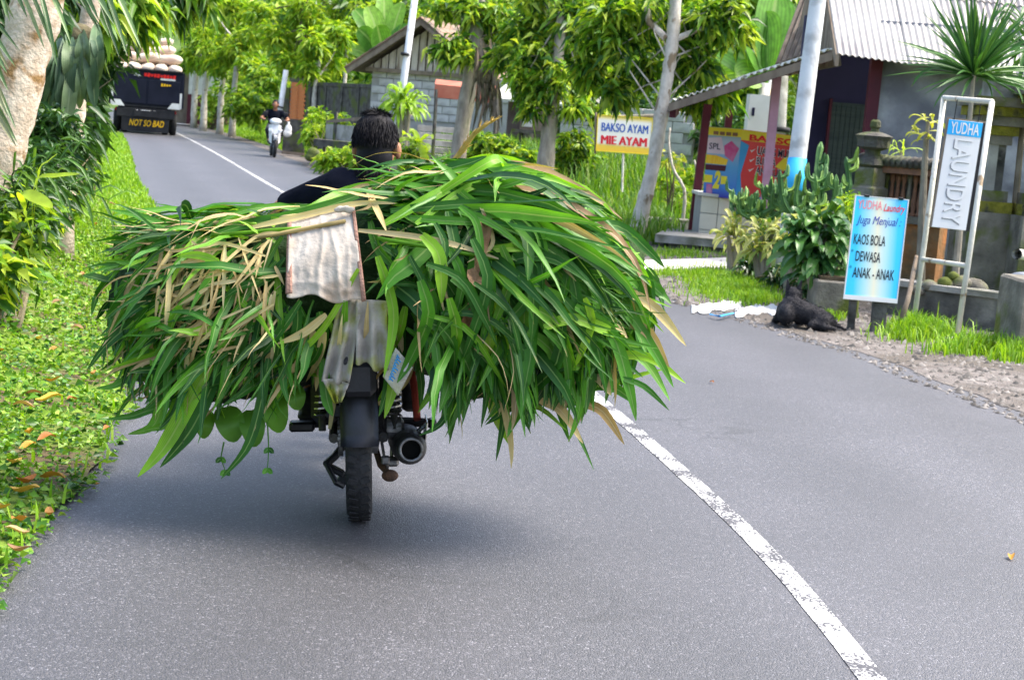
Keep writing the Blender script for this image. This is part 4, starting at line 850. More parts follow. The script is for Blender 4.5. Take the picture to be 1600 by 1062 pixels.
def fur(o, n, L, w, m_, seed=1):
    "short hairs rooted on a body mesh"
    me = o.data; k = len(me.vertices); co = np.empty(k * 3); no = np.empty(k * 3); me.vertices.foreach_get('co', co); me.vertex_normals.foreach_get('vector', no); co = co.reshape(-1, 3); no = no.reshape(-1, 3)
    r_ = np.random.RandomState(seed); i = r_.randint(0, k, n); P = co[i] + r_.normal(0, .005, (n, 3)) - no[i] * .004; D = no[i] * .5 + np.array([.6, -.1, -.35]) + r_.normal(0, .25, (n, 3))
    V, F = leaves(P, D, randdir(n, rs=r_), L * r_.uniform(.6, 1.2, n), w, .1, .1); q = link('fur', np_mesh('fur', V, F), m_, o); q['kind'] = 'stuff'

# ================================================================== traffic further on: truck with sacks, oncoming scooter
m_tbody = mat('truck_navy_paint', (.006, .008, .018), (.012, .014, .028), 2, .6, .1, 20, spec=.15)
m_tsteel = mat('truck_black_steel', (.012, .012, .014), (.025, .025, .028), 4, .6, .2)
m_white = mat('white_paint', (.72, .72, .70), (.6, .6, .58), 3, .5)
m_yell = mat('yellow_letter_paint', (.85, .48, .01), None, rough=.5)
m_red = mat('red_letter_paint', (.75, .02, .015), None, rough=.5)
m_sackw = mat('woven_sack', (.56, .47, .37), (.70, .62, .52), 3, .85, .6, 14, c3=(.55, .38, .30), s3=1.2)
m_glass = mat('dark_glass', (.01, .012, .015), None, rough=.08, spec=.8)
TB = gnd(226, 209.5); hd = math.atan2(13.9 - 8.25, 66.2 - 44.5) - .02
TM = Matrix.Translation(Vector([float(v) for v in TB])) @ Matrix.Rotation(hd, 4, 'Z')
truck = thing_m('truck', 'dark open-bed truck piled with sacks driving away up the road', 'truck', TM)
Wt = 2.42
t = MB(); t.box((0, .035, 1.62), (Wt, .07, 1.27), bev=.02); tg = t.build('tailgate', m_tbody, truck)
for k in range(2): MB().box((-.6 + 1.2 * k, -.012, 1.5), (1.12, .03, .86), bev=.012).build('tailgate_panel', m_tbody, tg)
MB().box((0, -.004, 2.27), (Wt + .04, .12, .06), bev=.01).build('tailgate_rail', m_tsteel, tg)
for s_ in (-1, 1):
    t = MB(); t.box((s_ * (Wt / 2 + .03), 2.1, 1.62), (.06, 4.2, 1.27), bev=.01)
    for k in range(7): t.box((s_ * (Wt / 2 + .075), .1 + .66 * k, 1.62), (.05, .08, 1.27))
    t.build('side_board', m_tbody, truck)
    b_ = MB(); b_.hexa([(s_ * 1.19, -.03, .95), (s_ * .75, -.03, .95), (s_ * .75, .0, .95), (s_ * 1.19, .0, .95), (s_ * 1.19, -.03, 1.16), (s_ * .9, -.03, 1.16), (s_ * .9, .0, 1.16), (s_ * 1.19, .0, 1.16)]); b_.box((s_ * 1.2, -.015, 1.25), (.07, .03, .55)); b_.build('corner_bracket', m_white, truck)
    MB().box((s_ * .86, .1, .83), (.42, .08, .12), bev=.02).build('tail_lamp', m_tail, truck)
    for wx in (1.0, .72):
        wm = MB(); wm.lathe((s_ * wx, 1.15, .42), [(.25, -.11), (.36, -.12), (.41, -.10), (.42, 0), (.41, .10), (.36, .12), (.25, .11), (.12, .09), (.1, -.09)], (1, 0, 0), 26, True); wm.build('wheel', m_rubber, truck, smooth=True)
    wm = MB(); wm.lathe((s_ * .92, 5.0, .42), [(.25, -.11), (.36, -.12), (.41, -.10), (.42, 0), (.41, .10), (.36, .12), (.25, .11), (.12, .09), (.1, -.09)], (1, 0, 0), 26, True); wm.build('wheel', m_rubber, truck, smooth=True)
MB().box((0, 2.1, 1.0), (Wt, 4.2, .1)).build('bed_floor', m_tsteel, truck)
MB().box((0, 4.2, 1.75), (Wt, .08, 1.6)).build('headboard', m_tbody, truck)
t = MB(); t.box((0, 2.9, .72), (.8, 6.0, .22)); t.box((0, 1.15, .42), (1.7, .12, .12)); t.build('chassis', m_tsteel, truck)
t = MB(); t.box((0, .06, .74), (2.05, .12, .34), bev=.02); t.build('rear_beam', m_tsteel, truck)
t = MB(); t.box((0, .0, .80), (.36, .03, .09), bev=.01); t.build('number_plate', m_white, truck)
for s_ in (-1, 1): MB().box((s_ * .3, 0, .8), (.08, .04, .08), bev=.02).build('plate_lamp', m_white, truck)
t = MB(); t.box((0, .04, .34), (1.66, .03, .52)); t.build('mud_flap', m_tsteel, truck)
t = MB(); t.box((0, 5.2, 1.35), (2.0, 1.6, 1.5), bev=.15); cb = t.build('cab', m_tbody, truck); MB().box((0, 4.44, 1.8), (1.4, .06, .45)).build('rear_window', m_glass, cb)
def tm(v): return np.array(TM @ Vector(v))
ex, ey = tm((1, 0, 0)) - tm((0, 0, 0)), np.array([0, 0, 1.0])
text('NOT SO BAD', tm((0, .02, 0)), ex, ey, (-.56, .27, .66, .50), m_yell, truck, .012, .25, proud=.008)
text('KL', tm((0, -.005, 0)), ex, ey, (-.46, 2.04, -.22, 2.18), m_white, truck, .02, proud=.006)
st_ = MB(); [st_.box((-.07 + .112 * q, -.012, 2.10 - .003 * q), (.092, .012, .11 + .03 * math.sin(q * 2.2)), Matrix.Rotation(.25 * math.sin(q * 1.7), 3, 'Y')) for q in range(10)]; st_.build('red_lettering', m_red, truck)
MB().box((.72, -.012, 1.98), (.52, .012, .06)).build('white_lettering', m_white, truck)
st_ = MB(); [st_.box((.52 + .09 * q, -.034, 1.78 + .01 * math.sin(q * 3)), (.06, .01, .1 - .015 * q)) for q in range(4)]; st_.build('yellow_lettering', m_yell, truck)
# sacks, each one a thing
def sack_mesh(seed):
    r_ = np.random.RandomState(seed); V = []; nu, nv = 18, 12
    for j in range(nv + 1):
        v = -1 + 2 * j / nv; w = (1 - abs(v) ** 3.2) ** .42 if abs(v) < 1 else .25; w = max(w, .16)
        for i in range(nu):
            a = 2 * math.pi * i / nu; wr = 1 + .04 * math.sin(3 * a + seed + 2 * v) + .03 * math.sin(5 * a - v * 6 + seed)
            V.append((v * .5, .26 * w * wr * math.cos(a), .19 * w * wr * math.sin(a)))
    F = [(j * nu + i, (j + 1) * nu + i, (j + 1) * nu + (i + 1) % nu, j * nu + (i + 1) % nu) for j in range(nv) for i in range(nu)] + [tuple(range(nu)), tuple(range(nv * nu, (nv + 1) * nu))[::-1]]
    return MB().add(V, F).mesh('sack', True)
sms = [sack_mesh(k) for k in range(4)]
def sack(p, rot, sc, label, group, k):
    o = bpy.data.objects.new('sack', sms[k % 4]); COL.objects.link(o); sms[k % 4].materials.clear(); sms[k % 4].materials.append(m_sackw)
    o.matrix_world = TM @ Matrix.Translation(p) @ rot @ Matrix.Diagonal((sc, sc, sc, 1)); tag(o, label, 'sack', group)
RX, RY, RZ = (lambda a: Matrix.Rotation(a, 4, 'X')), (lambda a: Matrix.Rotation(a, 4, 'Y')), (lambda a: Matrix.Rotation(a, 4, 'Z'))
k = 0
for r_ in range(4):
    for i, x in enumerate((-.96, -.48, 0, .48, .96)):
        sack((x, .55 + .98 * r_, 2.34), RZ(math.pi / 2) @ RX(.25 * math.sin(k * 2.3)), .98, 'plump pale sack with its round end showing just above the tailgate' if r_ == 0 else 'pale sack lying deeper in the truck bed behind the tailgate row', 'bottom row of sacks above the tailgate' if r_ == 0 else 'sacks deeper in the truck bed', k); k += 1
for r_ in range(3):
    for i, x in enumerate((-.72, .02, .74)):
        sack((x, .62 + .75 * r_, 2.70 + .03 * math.sin(k)), RY(.12 * math.sin(k * 1.7)) @ RZ(.1 * math.cos(k)), .94, 'flat pale sack lying crosswise in the second layer of the load' , 'second layer of sacks on the truck', k); k += 1
for i, (x, y_, z_, a) in enumerate(((-.35, .75, 3.0, .1), (.5, .75, 3.0, -.12), (.1, 1.5, 3.02, .2))):
    sack((x, y_, z_), RY(a) @ RZ(.15 * i), .92, 'bulging pale sack in the third layer of the truck load', 'third layer of sacks on the truck', k); k += 1
sack((.45, .95, 3.28), RY(-.25), .85, 'topmost pale sack on the truck load', None, k)

# ------------------------------------------------------------------ oncoming scooter with rider
m_swhite = mat('scooter_white', (.70, .72, .74), (.62, .64, .66), 4, .25)
m_lens = mat('headlight_lens', (.75, .78, .8), None, rough=.08)
SB = gnd(426, 245); sa = math.atan2(SB[0], -SB[1]) + .12
SM = Matrix.Translation(Vector([float(v) for v in SB])) @ Matrix.Rotation(math.pi + hd - .02, 4, 'Z')
sc = thing_m('scooter', 'white and black scooter coming towards the camera on the far side', 'scooter', SM)
for y_ in (.62, -.62):
    w_ = MB(); w_.lathe((0, y_, .28), [(.19, -.03), (.23, -.045), (.265, -.04), (.28, 0), (.265, .04), (.23, .045), (.19, .03)], (1, 0, 0), 26, True); wo_ = w_.build('wheel', m_rubber, sc, smooth=True)
    r_ = MB(); r_.lathe((0, y_, .28), [(.03, -.06), (.05, -.03), (.195, -.03), (.195, .03), (.05, .03), (.03, .06)], (1, 0, 0), 20); r_.build('rim', m_steel, wo_)
f = MB(); f.hexa([(-.15, .36, .42), (.15, .36, .42), (.09, .52, .36), (-.09, .52, .36), (-.17, .24, .86), (.17, .24, .86), (.10, .42, .88), (-.10, .42, .88)]); f.build('leg_shield', m_swhite, sc)
f = MB(); f.box((0, .5, .5), (.14, .12, .24), Matrix.Rotation(-.3, 3, 'X'), .03); f.build('nose_panel', m_black, sc)
for s_ in (-1, 1): MB().box((s_ * .13, .44, .72), (.1, .06, .1), Matrix.Rotation(s_ * .4, 3, 'Y'), .02).build('indicator', m_lens, sc)
f = MB(); f.ell((0, .34, .96), (.16, .13, .09)); f.build('headlight_cowl', m_swhite, sc, smooth=True)
MB().ell((0, .43, .95), (.11, .06, .06)).build('headlight', m_lens, sc, smooth=True)
f = MB(); f.lathe((0, .62, .28), [(.29, -.055), (.31, -.05), (.31, .05), (.29, .055)], (1, 0, 0), 26, True); me_ = f
f = MB(); f.box((0, .6, .585), (.11, .3, .03), bev=.012); f.box((0, .80, .50), (.11, .03, .14), Matrix.Rotation(-.5, 3, 'X'), .01); f.build('front_mudguard', m_swhite, sc)
for s_ in (-1, 1): MB().tube([(s_ * .075, .62, .28), (s_ * .06, .42, .7)], .02, 8).build('fork_leg', m_black, sc)
f = MB(); f.tube([(-.34, .22, .98), (-.15, .30, 1.0), (.15, .30, 1.0), (.34, .22, .98)], .014, 8); f.build('handlebar', m_black, sc)
for s_ in (-1, 1):
    f = MB(); f.tube([(s_ * .2, .28, 1.0), (s_ * .25, .27, 1.14)], .006, 5); f.box((s_ * .27, .26, 1.18), (.12, .02, .075), bev=.01); f.build('mirror', m_black, sc)
f = MB(); f.box((0, -.3, .55), (.26, .9, .24), bev=.07); f.box((0, .1, .38), (.3, .5, .08), bev=.02); f.build('body_panel', m_black, sc)
f = MB(); f.box((0, -.32, .72), (.25, .7, .1), bev=.04); f.build('seat', m_black, sc)
p2 = thing_m('person', 'man in a dark open-necked shirt riding the oncoming scooter', 'person', SM)
b_ = MB(); hc2 = np.array([0, -.08, 1.42]); HM2 = Matrix.Rotation(-.15, 3, 'Z'); head_shapes(b_, hc2, HM2, 1.0); ch2 = np.array([0, -.16, 1.10]); hp2 = np.array([0, -.22, .84])
capsule(b_, [hc2 + [0, -.01, -.04], hc2 + [0, -.04, -.15], ch2], [.055, .055, .08]); b_.ell(ch2, (.18, .115, .19)); b_.ell((ch2 + hp2) / 2, (.165, .12, .2)); b_.ell(hp2, (.17, .15, .13))
s2 = MB(); s2.ell(ch2, (.195, .13, .2)); s2.ell((ch2 + hp2) / 2, (.18, .135, .22)); t2 = MB(); t2.ell(hp2 + [0, 0, -.02], (.185, .16, .13))
for s_ in (-1, 1):
    sh = np.array([s_ * .19, -.15, 1.2]); el = np.array([s_ * .36, .0, 1.02]); ha = np.array([s_ * .31, .20, 1.0])
    capsule(b_, [sh, el, ha + [0, -.06, 0]], [.06, .045, .03]); hand(b_, ha + [0, -.06, .02], (0, 1, 0), (-s_, 0, 0), (0, 0, 1), 2.2)
    capsule(b_, [hp2 + [s_ * .09, 0, 0], (s_ * .19, .18, .72), (s_ * .14, .08, .48)], [.09, .065, .04]); capsule(b_, [(s_ * .14, .06, .45), (s_ * .15, .24, .44)], [.04, .034])
    s2.tube([ch2 + [0, 0, .1], sh, sh + (el - sh) * .75], [.08, .08, .07], 10); capsule(t2, [hp2 + [s_ * .09, 0, 0], (s_ * .19, .18, .72), (s_ * .145, .085, .5)], [.105, .08, .06])
    f = MB(); f.box((s_ * .148, .14, .42), (.09, .26, .05), bev=.02); f.build('shoe', m_shoe, p2)
organic(b_, 'body', m_skin, p2, voxel=.013, smooth=3); organic(s2, 'shirt', m_shirt, p2, voxel=.016, smooth=3); organic(t2, 'trousers', m_trouser, p2, voxel=.016, smooth=3)
hair(p2, hc2, HM2, .98, 700, seed=5)
for s_ in (-1, 1): MB().ell(hc2 + np.array(HM2 @ Vector((s_ * .03, .083, .008))), (.012, .010, .009)).build('eye', m_eye, p2, smooth=True)
bg_ = MB(); c = np.array([-.36, .24, .74])
for q in ((0, 0, .02, .10, .06, .15), (.02, 0, -.07, .12, .07, .11), (0, 0, .15, .04, .03, .1)): bg_.ell(c + q[:3], q[3:])
pb = thing_m('plastic_bag', 'white plastic carrier bag hanging from the oncoming scooter handlebar', 'bag', SM); organic(bg_, 'bag_body', m_white, pb, voxel=.014, smooth=2)
MB().tube([c + [0, 0, .2], np.array([-.33, .22, .985])], .012, 6).build('bag_handle', m_white, pb)

# ================================================================== vegetation builders
m_barkp = mat('pale_spotted_bark', (.42, .33, .24), (.56, .48, .38), 14, .9, .6, 40, c3=(.22, .13, .05), s3=6, lo3=.52, hi3=.62)
m_barkg = mat('grey_bark', (.22, .19, .15), (.36, .32, .26), 12, .9, .7, 40, stretch=(1, 1, .35), c3=(.16, .17, .10), s3=2)
m_barkl = mat('light_grey_bark', (.42, .38, .32), (.60, .56, .49), 14, .9, .6, 30, stretch=(1, 1, .6), c3=(.22, .17, .11), s3=7, lo3=.56, hi3=.64)
m_barkd = mat('dark_mossy_bark', (.07, .06, .035), (.15, .13, .07), 9, .95, .7, 30)
GRN = {}
def lg(key, cols, rough=.4, trans=.38, **k): GRN[key] = leafmat('leaf_' + key, cols, rough, trans, **k)
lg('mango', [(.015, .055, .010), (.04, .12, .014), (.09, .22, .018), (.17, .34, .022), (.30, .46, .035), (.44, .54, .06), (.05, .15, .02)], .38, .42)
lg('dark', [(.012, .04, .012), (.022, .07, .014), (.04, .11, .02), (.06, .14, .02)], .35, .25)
lg('bright', [(.09, .22, .015), (.18, .35, .02), (.30, .46, .03), (.44, .54, .05), (.12, .27, .02)], .45, .45)
lg('far', [(.05, .15, .02), (.12, .27, .025), (.22, .38, .03), (.36, .50, .06), (.03, .09, .02)], .5, .45)
lg('yellow', [(.18, .30, .02), (.34, .42, .04), (.48, .48, .06), (.58, .55, .12)], .4, .35)
def sprigs(C, R, n, rs, leaf=.14, per=7, wr=.36, flat=.85, droop=.3, shell=.55, thick=1.0):
    "leaf whorls spread through a ball; returns leaf V,F inputs"
    d = randdir(n, -.95, 1, rs); r = R * (shell + (1 - shell) * rs.rand(n)) * (.75 + .35 * rs.rand(n)) ; c = np.asarray(C) + d * r[:, None] * [1, thick, flat]
    P = np.repeat(c, per, 0); D = np.repeat(d, per, 0) * .55 + randdir(n * per, -.9, .6, rs); N = randdir(n * per, .25, 1, rs); L = leaf * rs.uniform(.6, 1.25, n * per)
    P = P + rs.normal(0, leaf * .22, P.shape)
    return P, D, N, L, L * wr, droop
def crown_mesh(clusters, rs, **kw):
    A = [sprigs(c, r, n, rs, **kw) for c, r, n in clusters]
    P, D, N, L, Wd = (np.concatenate([a[i] for a in A]) for i in range(5)); return leaves(P, D, N, L, Wd, A[0][5])
def tree(label, depth, trunk, crowns, lmat, bark, branches=(), leaf=.16, per=7, seed=1, group=None, name='tree', wr=.36, droop=.35, dens=1.0, cat='tree', n=10, shell=.5):
    rs = np.random.RandomState(seed); sc = depth / FPX
    P = [at(a, b, depth) for a, b, w in trunk]; root = thing(name, label, cat, P[0], group)
    Pt = catmull(P, 4 * len(P)); Rt = np.interp(np.linspace(0, 1, len(Pt)), np.linspace(0, 1, len(P)), [w * sc / 2 for a, b, w in trunk]); Rt = Rt * (1 + .06 * rs.normal(size=len(Pt)))
    base = Pt[0] + np.array([0, 0, -.5]); t = MB(); t.tube([base] + list(Pt), [Rt[0] * 1.25] + list(Rt), n); to = t.build('trunk', bark, root, True, True)
    for br in branches:
        Q = [at(a, b, depth + (0 if len(q) < 1 else q[0])) for a, b, w, *q in br]; Rb = [w * sc / 2 for a, b, w, *q in br]; MB().tube(catmull(Q, 10), np.interp(np.linspace(0, 1, 10), np.linspace(0, 1, len(Rb)), Rb), 7).build('branch', bark, to, True, True)
    cl = []
    for (a, b, r, do, k) in crowns:
        c = at(a, b, depth + do)
        for q in range(4): cl.append((c + randdir(1, -.8, .9, rs)[0] * r * sc * rs.uniform(.3, .75), r * sc * rs.uniform(.35, .62), max(2, int(k * dens * .27))))
        if len(P) > 1 and do == do:                                         # limb from the trunk top into the clump
            pass
    if cl:
        tw = MB()
        for c, r, k in cl[::3]:
            st_ = Pt[int(len(Pt) * rs.uniform(.55, .98))]; tw.tube([st_, (st_ + c) / 2 + rs.normal(0, r * .15, 3), c], [.016 * sc * 110, .010 * sc * 110, .004], 5)
        tw.build('limbs', bark, to, True)
        V, F = crown_mesh(cl, rs, leaf=leaf, per=per, wr=wr, droop=droop, shell=shell); o = link('crown', np_mesh('crown', V, F), lmat, root, True); o['kind'] = 'stuff'
    return root
def bush(label, cl, lmat, seed, leaf=.1, per=6, name='bush', wr=.42, droop=.3, cat='bush', group=None, stem=True, bark=None):
    "cl: (px, py, depth, radius m, sprigs)"
    rs = np.random.RandomState(seed); C = [(at(a, b, d), r, n) for a, b, d, r, n in cl]; lo = min(C, key=lambda q: q[0][2] - q[1]); p = lo[0].copy(); p[2] = float(zt(p[0], p[1]))
    root = thing(name, label, cat, p, group); s = MB()
    for c, r, n in C:
        for k in range(4): s.tube([p + [rs.normal(0, .05), rs.normal(0, .05), -.05], (p + c) / 2 + rs.normal(0, .06, 3), c + rs.normal(0, r * .4, 3)], [.018, .012, .005], 5)
    s.build('stems', bark or m_barkd, root, True); V, F = crown_mesh(C, rs, leaf=leaf, per=per, wr=wr, droop=droop, shell=.3); o = link('foliage', np_mesh('foliage', V, F), lmat, root, True); o['kind'] = 'stuff'; return root
def strap(parent, P, w, m_, nrm=(0, -1, .3), fold=.2, prof=None, n=9, name='leaf'):
    v, f, u = ribbon(catmull(P, n), np.tile(np.asarray(nrm, float), (n, 1)), w, fold, prof); return link(name, np_mesh(name, v, f, u, True), m_, parent, True)
LEAFP = lambda s: np.sin(np.pi * np.clip(s * .96 + .03, 0, 1) ** .8) ** .8

# ================================================================== left side of the road
lean = tree('leaning pale lichen-spotted tree trunk beside the palm', 10, [(-48, 345, 88), (-18, 280, 84), (8, 200, 82), (34, 100, 80), (58, 10, 78), (80, -90, 74)],
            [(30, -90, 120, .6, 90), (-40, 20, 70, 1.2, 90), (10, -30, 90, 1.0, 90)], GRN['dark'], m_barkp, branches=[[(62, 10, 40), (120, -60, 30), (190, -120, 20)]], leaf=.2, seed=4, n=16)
pl_leaf = leafmat('palm_leaflet', [(.05, .11, .035), (.09, .17, .06), (.15, .24, .09), (.32, .30, .17)], .35, .2, 'object', (.34, .38, .2))
pb_ = at(-95, 330, 8.3); pb_[2] = float(zt(pb_[0], pb_[1])); palm = thing('palm', 'palm with long narrow grey-green leaflets hanging over the leaning trunk', 'palm', pb_)
MB().tube([pb_ - [0, 0, .2], at(-100, 100, 8.4), at(-95, -80, 8.4)], [.14, .11, .1], 12).build('trunk', m_barkd, palm, True, True)
fr_ = [((-95, -80), (-20, -95), (80, -70), (190, -30), (0.52, .86), (80, 150), 17), ((-95, -80), (-60, -20), (-35, 60), (-25, 170), (.62, .78), (75, 130), 14), ((-95, -80), (-30, -60), (40, -20), (95, -12), (.42, .9), (60, 110), 9)]
for a, b, c, d, dr, ln_, cnt in fr_:
    R_ = catmull([at(*q, 8.3 - .1 * i) for i, q in enumerate((a, b, c, d))], 24); fo = MB().tube(R_, np.linspace(.018, .006, 24), 6).build('frond', m_barkd, palm, True, True)
    for k in range(cnt):
        p = R_[4 + int(19 * k / cnt)]; a_, b_, w_ = proj(p); L = rnd.uniform(*ln_); ang = rnd.uniform(-.22, .22); dx, dy = dr[0] * math.cos(ang) - dr[1] * math.sin(ang), dr[0] * math.sin(ang) + dr[1] * math.cos(ang)
        w_ = float(w_); pts = [at(a_ + dx * L * t, b_ + dy * L * t + 14 * t * t, w_ - .12 * t + rnd.uniform(-.03, .03)) for t in (0, .5, 1)]
        strap(fo, pts, rnd.uniform(.020, .032), pl_leaf, (rnd.uniform(-.4, .6), -.7, .5), .35, name='leaflet')
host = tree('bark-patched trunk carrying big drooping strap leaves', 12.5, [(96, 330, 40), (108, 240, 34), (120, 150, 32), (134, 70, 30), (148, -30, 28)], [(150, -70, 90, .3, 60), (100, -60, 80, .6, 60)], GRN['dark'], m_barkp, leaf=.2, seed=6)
sg_leaf = leafmat('staghorn_leaf', [(.05, .10, .05), (.08, .14, .065), (.12, .18, .08), (.035, .08, .05)], .55, .12, 'object', (.2, .26, .14))
stag = thing('staghorn_fern', 'drooping grey-green strap leaves hanging from the patched trunk', 'fern', at(118, 60, 12.2))
MB().ell(at(122, 62, 12.25), (.14, .1, .12)).build('root_clump', m_barkd, stag, True, True)
for (x0, y0, x1, y1, w) in ((95, 58, 72, 180, 28), (108, 52, 98, 190, 28), (122, 55, 118, 150, 24), (136, 62, 148, 168, 20), (114, 100, 104, 206, 20), (150, 38, 152, 130, 20), (84, 70, 62, 172, 22), (140, 60, 136, 160, 22), (100, 70, 86, 160, 22), (128, 48, 132, 118, 24), (146, 45, 158, 110, 16), (110, 60, 112, 135, 26), (90, 66, 80, 140, 24), (132, 80, 124, 170, 16)):
    strap(stag, [at(x0, y0, 12.2), at(x0 + (x1 - x0) * .35, y0 + (y1 - y0) * .3, 11.95), at(x0 + (x1 - x0) * .8, y0 + (y1 - y0) * .7, 11.95), at(x1, y1, 12.0 + rnd.uniform(-.05, .1))], w * 12 / FPX * 1.15, sg_leaf, (rnd.uniform(-.5, .5), -1, .1), .25, lambda s: np.clip(np.sin(np.pi * np.clip(s * .93 + .05, 0, 1)) ** .8, .05, 1))
tree('mossy slim trunk with long hanging leaves over the verge', 19, [(136, 268, 26), (146, 200, 24), (152, 130, 22), (160, 60, 20), (172, -20, 18)],
     [(182, 18, 36, -3, 60), (215, 18, 22, -3, 32), (235, 2, 34, -2.5, 50), (150, 12, 36, -4, 50), (275, -8, 28, -2, 36), (310, -14, 22, -2, 20), (205, -5, 40, -2, 60), (150, 60, 10, -3, 8)], GRN['mango'], m_barkd,
     branches=[[(168, 40, 12), (215, 20, 9, -1.5), (262, 2, 7, -2.5)], [(160, 60, 12), (120, 25, 8, -3)]], leaf=.22, seed=9, wr=.34, droop=.6, per=6)
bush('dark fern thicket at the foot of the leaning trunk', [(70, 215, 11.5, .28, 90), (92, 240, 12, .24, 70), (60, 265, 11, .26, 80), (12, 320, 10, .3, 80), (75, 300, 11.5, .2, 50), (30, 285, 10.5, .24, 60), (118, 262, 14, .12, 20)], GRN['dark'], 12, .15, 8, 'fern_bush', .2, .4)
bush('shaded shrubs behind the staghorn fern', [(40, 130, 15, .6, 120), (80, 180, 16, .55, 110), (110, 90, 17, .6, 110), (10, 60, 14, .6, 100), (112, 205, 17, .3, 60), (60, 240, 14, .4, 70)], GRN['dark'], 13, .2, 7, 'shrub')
bush('low leafy weeds along the top of the left bank', [(10, 380, 9.5, .22, 60), (55, 345, 10.5, .2, 50), (20, 345, 9.8, .22, 50), (-10, 430, 8.5, .2, 40), (90, 325, 12, .14, 30), (140, 275, 16, .14, 24)], GRN['mango'], 14, .12, 6, 'weeds', .4, .25, 'weeds')
yp = thing('young_palm', 'young feather palm arching over the grass below the leaning trunk', 'palm', gnd(45, 372, .5))
yleaf = leafmat('young_palm_leaflet', [(.03, .09, .015), (.06, .16, .02), (.2, .36, .03)], .4, .35, 'object', (.25, .36, .1))
for (a, b, c) in (((40, 330), (70, 285), (170, 312)), ((40, 330), (50, 265), (110, 245)), ((35, 335), (20, 270), (75, 268))):
    R_ = catmull([at(a[0], a[1] + 20, 9.6), at(*a, 9.55), at(*b, 9.45), at(*c, 9.4)], 20); fo = MB().tube(R_, np.linspace(.009, .002, 20), 5).build('frond', yleaf, yp, True)
    for k in range(16):
        p = R_[4 + k]; d_ = unit(R_[min(19, 5 + k)] - R_[3 + k]); s_ = -1 if k % 2 else 1; q = d_ * .14 + np.cross(d_, [0, -1, .2]) * .13 * s_
        strap(fo, [p, p + q * .6, p + q + np.array([0, 0, -.07])], .018, yleaf, (0, -.5, .8), .2, n=5, name='leaflet')
sd_ = thing('broadleaf_seedling', 'seedling with a few broad bright yellow-green leaves on the left bank', 'seedling', gnd(50, 380, .45))
for (x0, y0, x1, y1, w) in ((35, 305, 82, 325, 24), (55, 285, 125, 272, 11), (60, 272, 90, 240, 10), (40, 335, 28, 300, 14)):
    strap(sd_, [at(50, 372, 9.3), at(x0, y0, 9.2), at((x0 + x1) / 2, (y0 + y1) / 2 - 4, 9.1), at(x1, y1, 9.0)], w / 285, GRN['bright'], (.1, -.7, .7), .15, lambda s: np.where(s < .3, .06, np.sin(np.pi * np.clip((s - .28) / .72, 0.02, .99)) ** .7), 12)
# left roadside trees further up, behind the truck
tree('roadside tree standing beside the road left of the truck', 62, [(108, 205, 14), (110, 150, 12), (112, 90, 10)], [(100, 70, 45, 0, 90), (80, 110, 40, 1, 70), (130, 20, 36, 2, 60), (60, 60, 60, 3, 110)], GRN['far'], m_barkd, leaf=.5, seed=31)

# ================================================================== right side: buildings, walls, stall
m_block = mat('concrete_block', (.46, .45, .44), (.58, .57, .55), 5, .95, .5, 40, c3=(.34, .33, .32), s3=2)
m_mortar = mat('mortar', (.30, .29, .28), (.36, .35, .33), 6, .95, .4)
m_gable = mat('weathered_boards', (.50, .43, .35), (.64, .57, .48), 4, .9, .4, 30, stretch=(6, 6, .6), c3=(.28, .21, .15), s3=2)
m_tile = mat('old_roof_tile', (.22, .13, .09), (.34, .22, .16), 6, .9, .6, 30, c3=(.12, .10, .08), s3=2)
m_stone = mat('dark_mossy_stone', (.055, .05, .045), (.12, .115, .10), 6, .95, .7, 30, c3=(.09, .11, .03), s3=2)
m_brick = mat('orange_brick', (.50, .16, .06), (.62, .24, .10), 10, .9, .5, 40)
m_conc = mat('stained_concrete', (.27, .26, .24), (.40, .385, .35), 4, .95, .5, 30, c3=(.16, .16, .12), s3=1.6)
m_mossc = mat('mossy_concrete', (.12, .11, .09), (.24, .22, .18), 5, .95, .6, 30, c3=(.11, .13, .03), s3=3)
m_blackc = mat('blackened_concrete', (.035, .035, .032), (.16, .155, .14), 3, .95, .6, 25, c3=(.28, .27, .24), s3=2.2, lo3=.55, hi3=.65)
m_moss = mat('yellow_moss', (.15, .145, .02), (.28, .25, .035), 12, .95, .9, 40, c3=(.06, .06, .04), s3=6)
m_render = mat('grey_render', (.14, .14, .17), (.36, .36, .39), 3.2, .95, .4, 12, c3=(.14, .14, .17), s3=.9, lo3=.48, hi3=.66)
m_navy = mat('navy_wall', (.022, .02, .055), (.035, .03, .075), 2, .8)
m_maroon = mat('maroon_paint', (.10, .018, .03), (.07, .014, .024), 4, .6)
m_pink = mat('faded_pink_paint', (.50, .27, .34), (.42, .22, .28), 6, .7, .2)
m_corr = mat('fibre_cement', (.50, .46, .42), (.60, .56, .51), 3, .9, .3, 20, c3=(.40, .36, .34), s3=1.5)
m_edge = mat('light_sheet_edge', (.66, .65, .60), (.5, .49, .45), 3, .8)
m_wood = mat('grey_brown_wood', (.16, .12, .09), (.25, .20, .15), 6, .9, .4, 30, stretch=(1, 1, .3))
m_orange = mat('rust_orange_stained_wall', (.42, .17, .06), (.24, .16, .09), 4, .95, .6, 20, c3=(.09, .085, .06), s3=2.2)
m_terr = mat('terracotta', (.30, .15, .09), (.20, .11, .075), 9, .9, .5)
Z3 = np.array([0, 0, 1.0])
def box_part(parent, name, m_, o, ex, ey, ez):
    o, ex, ey, ez = map(np.asarray, (o, ex, ey, ez)); return MB().hexa([o, o + ex, o + ex + ey, o + ey, o + ez, o + ex + ez, o + ex + ey + ez, o + ey + ez]).build(name, m_, parent, True)
def zpx(py, px, depth): return float(at(px, py, depth)[2])

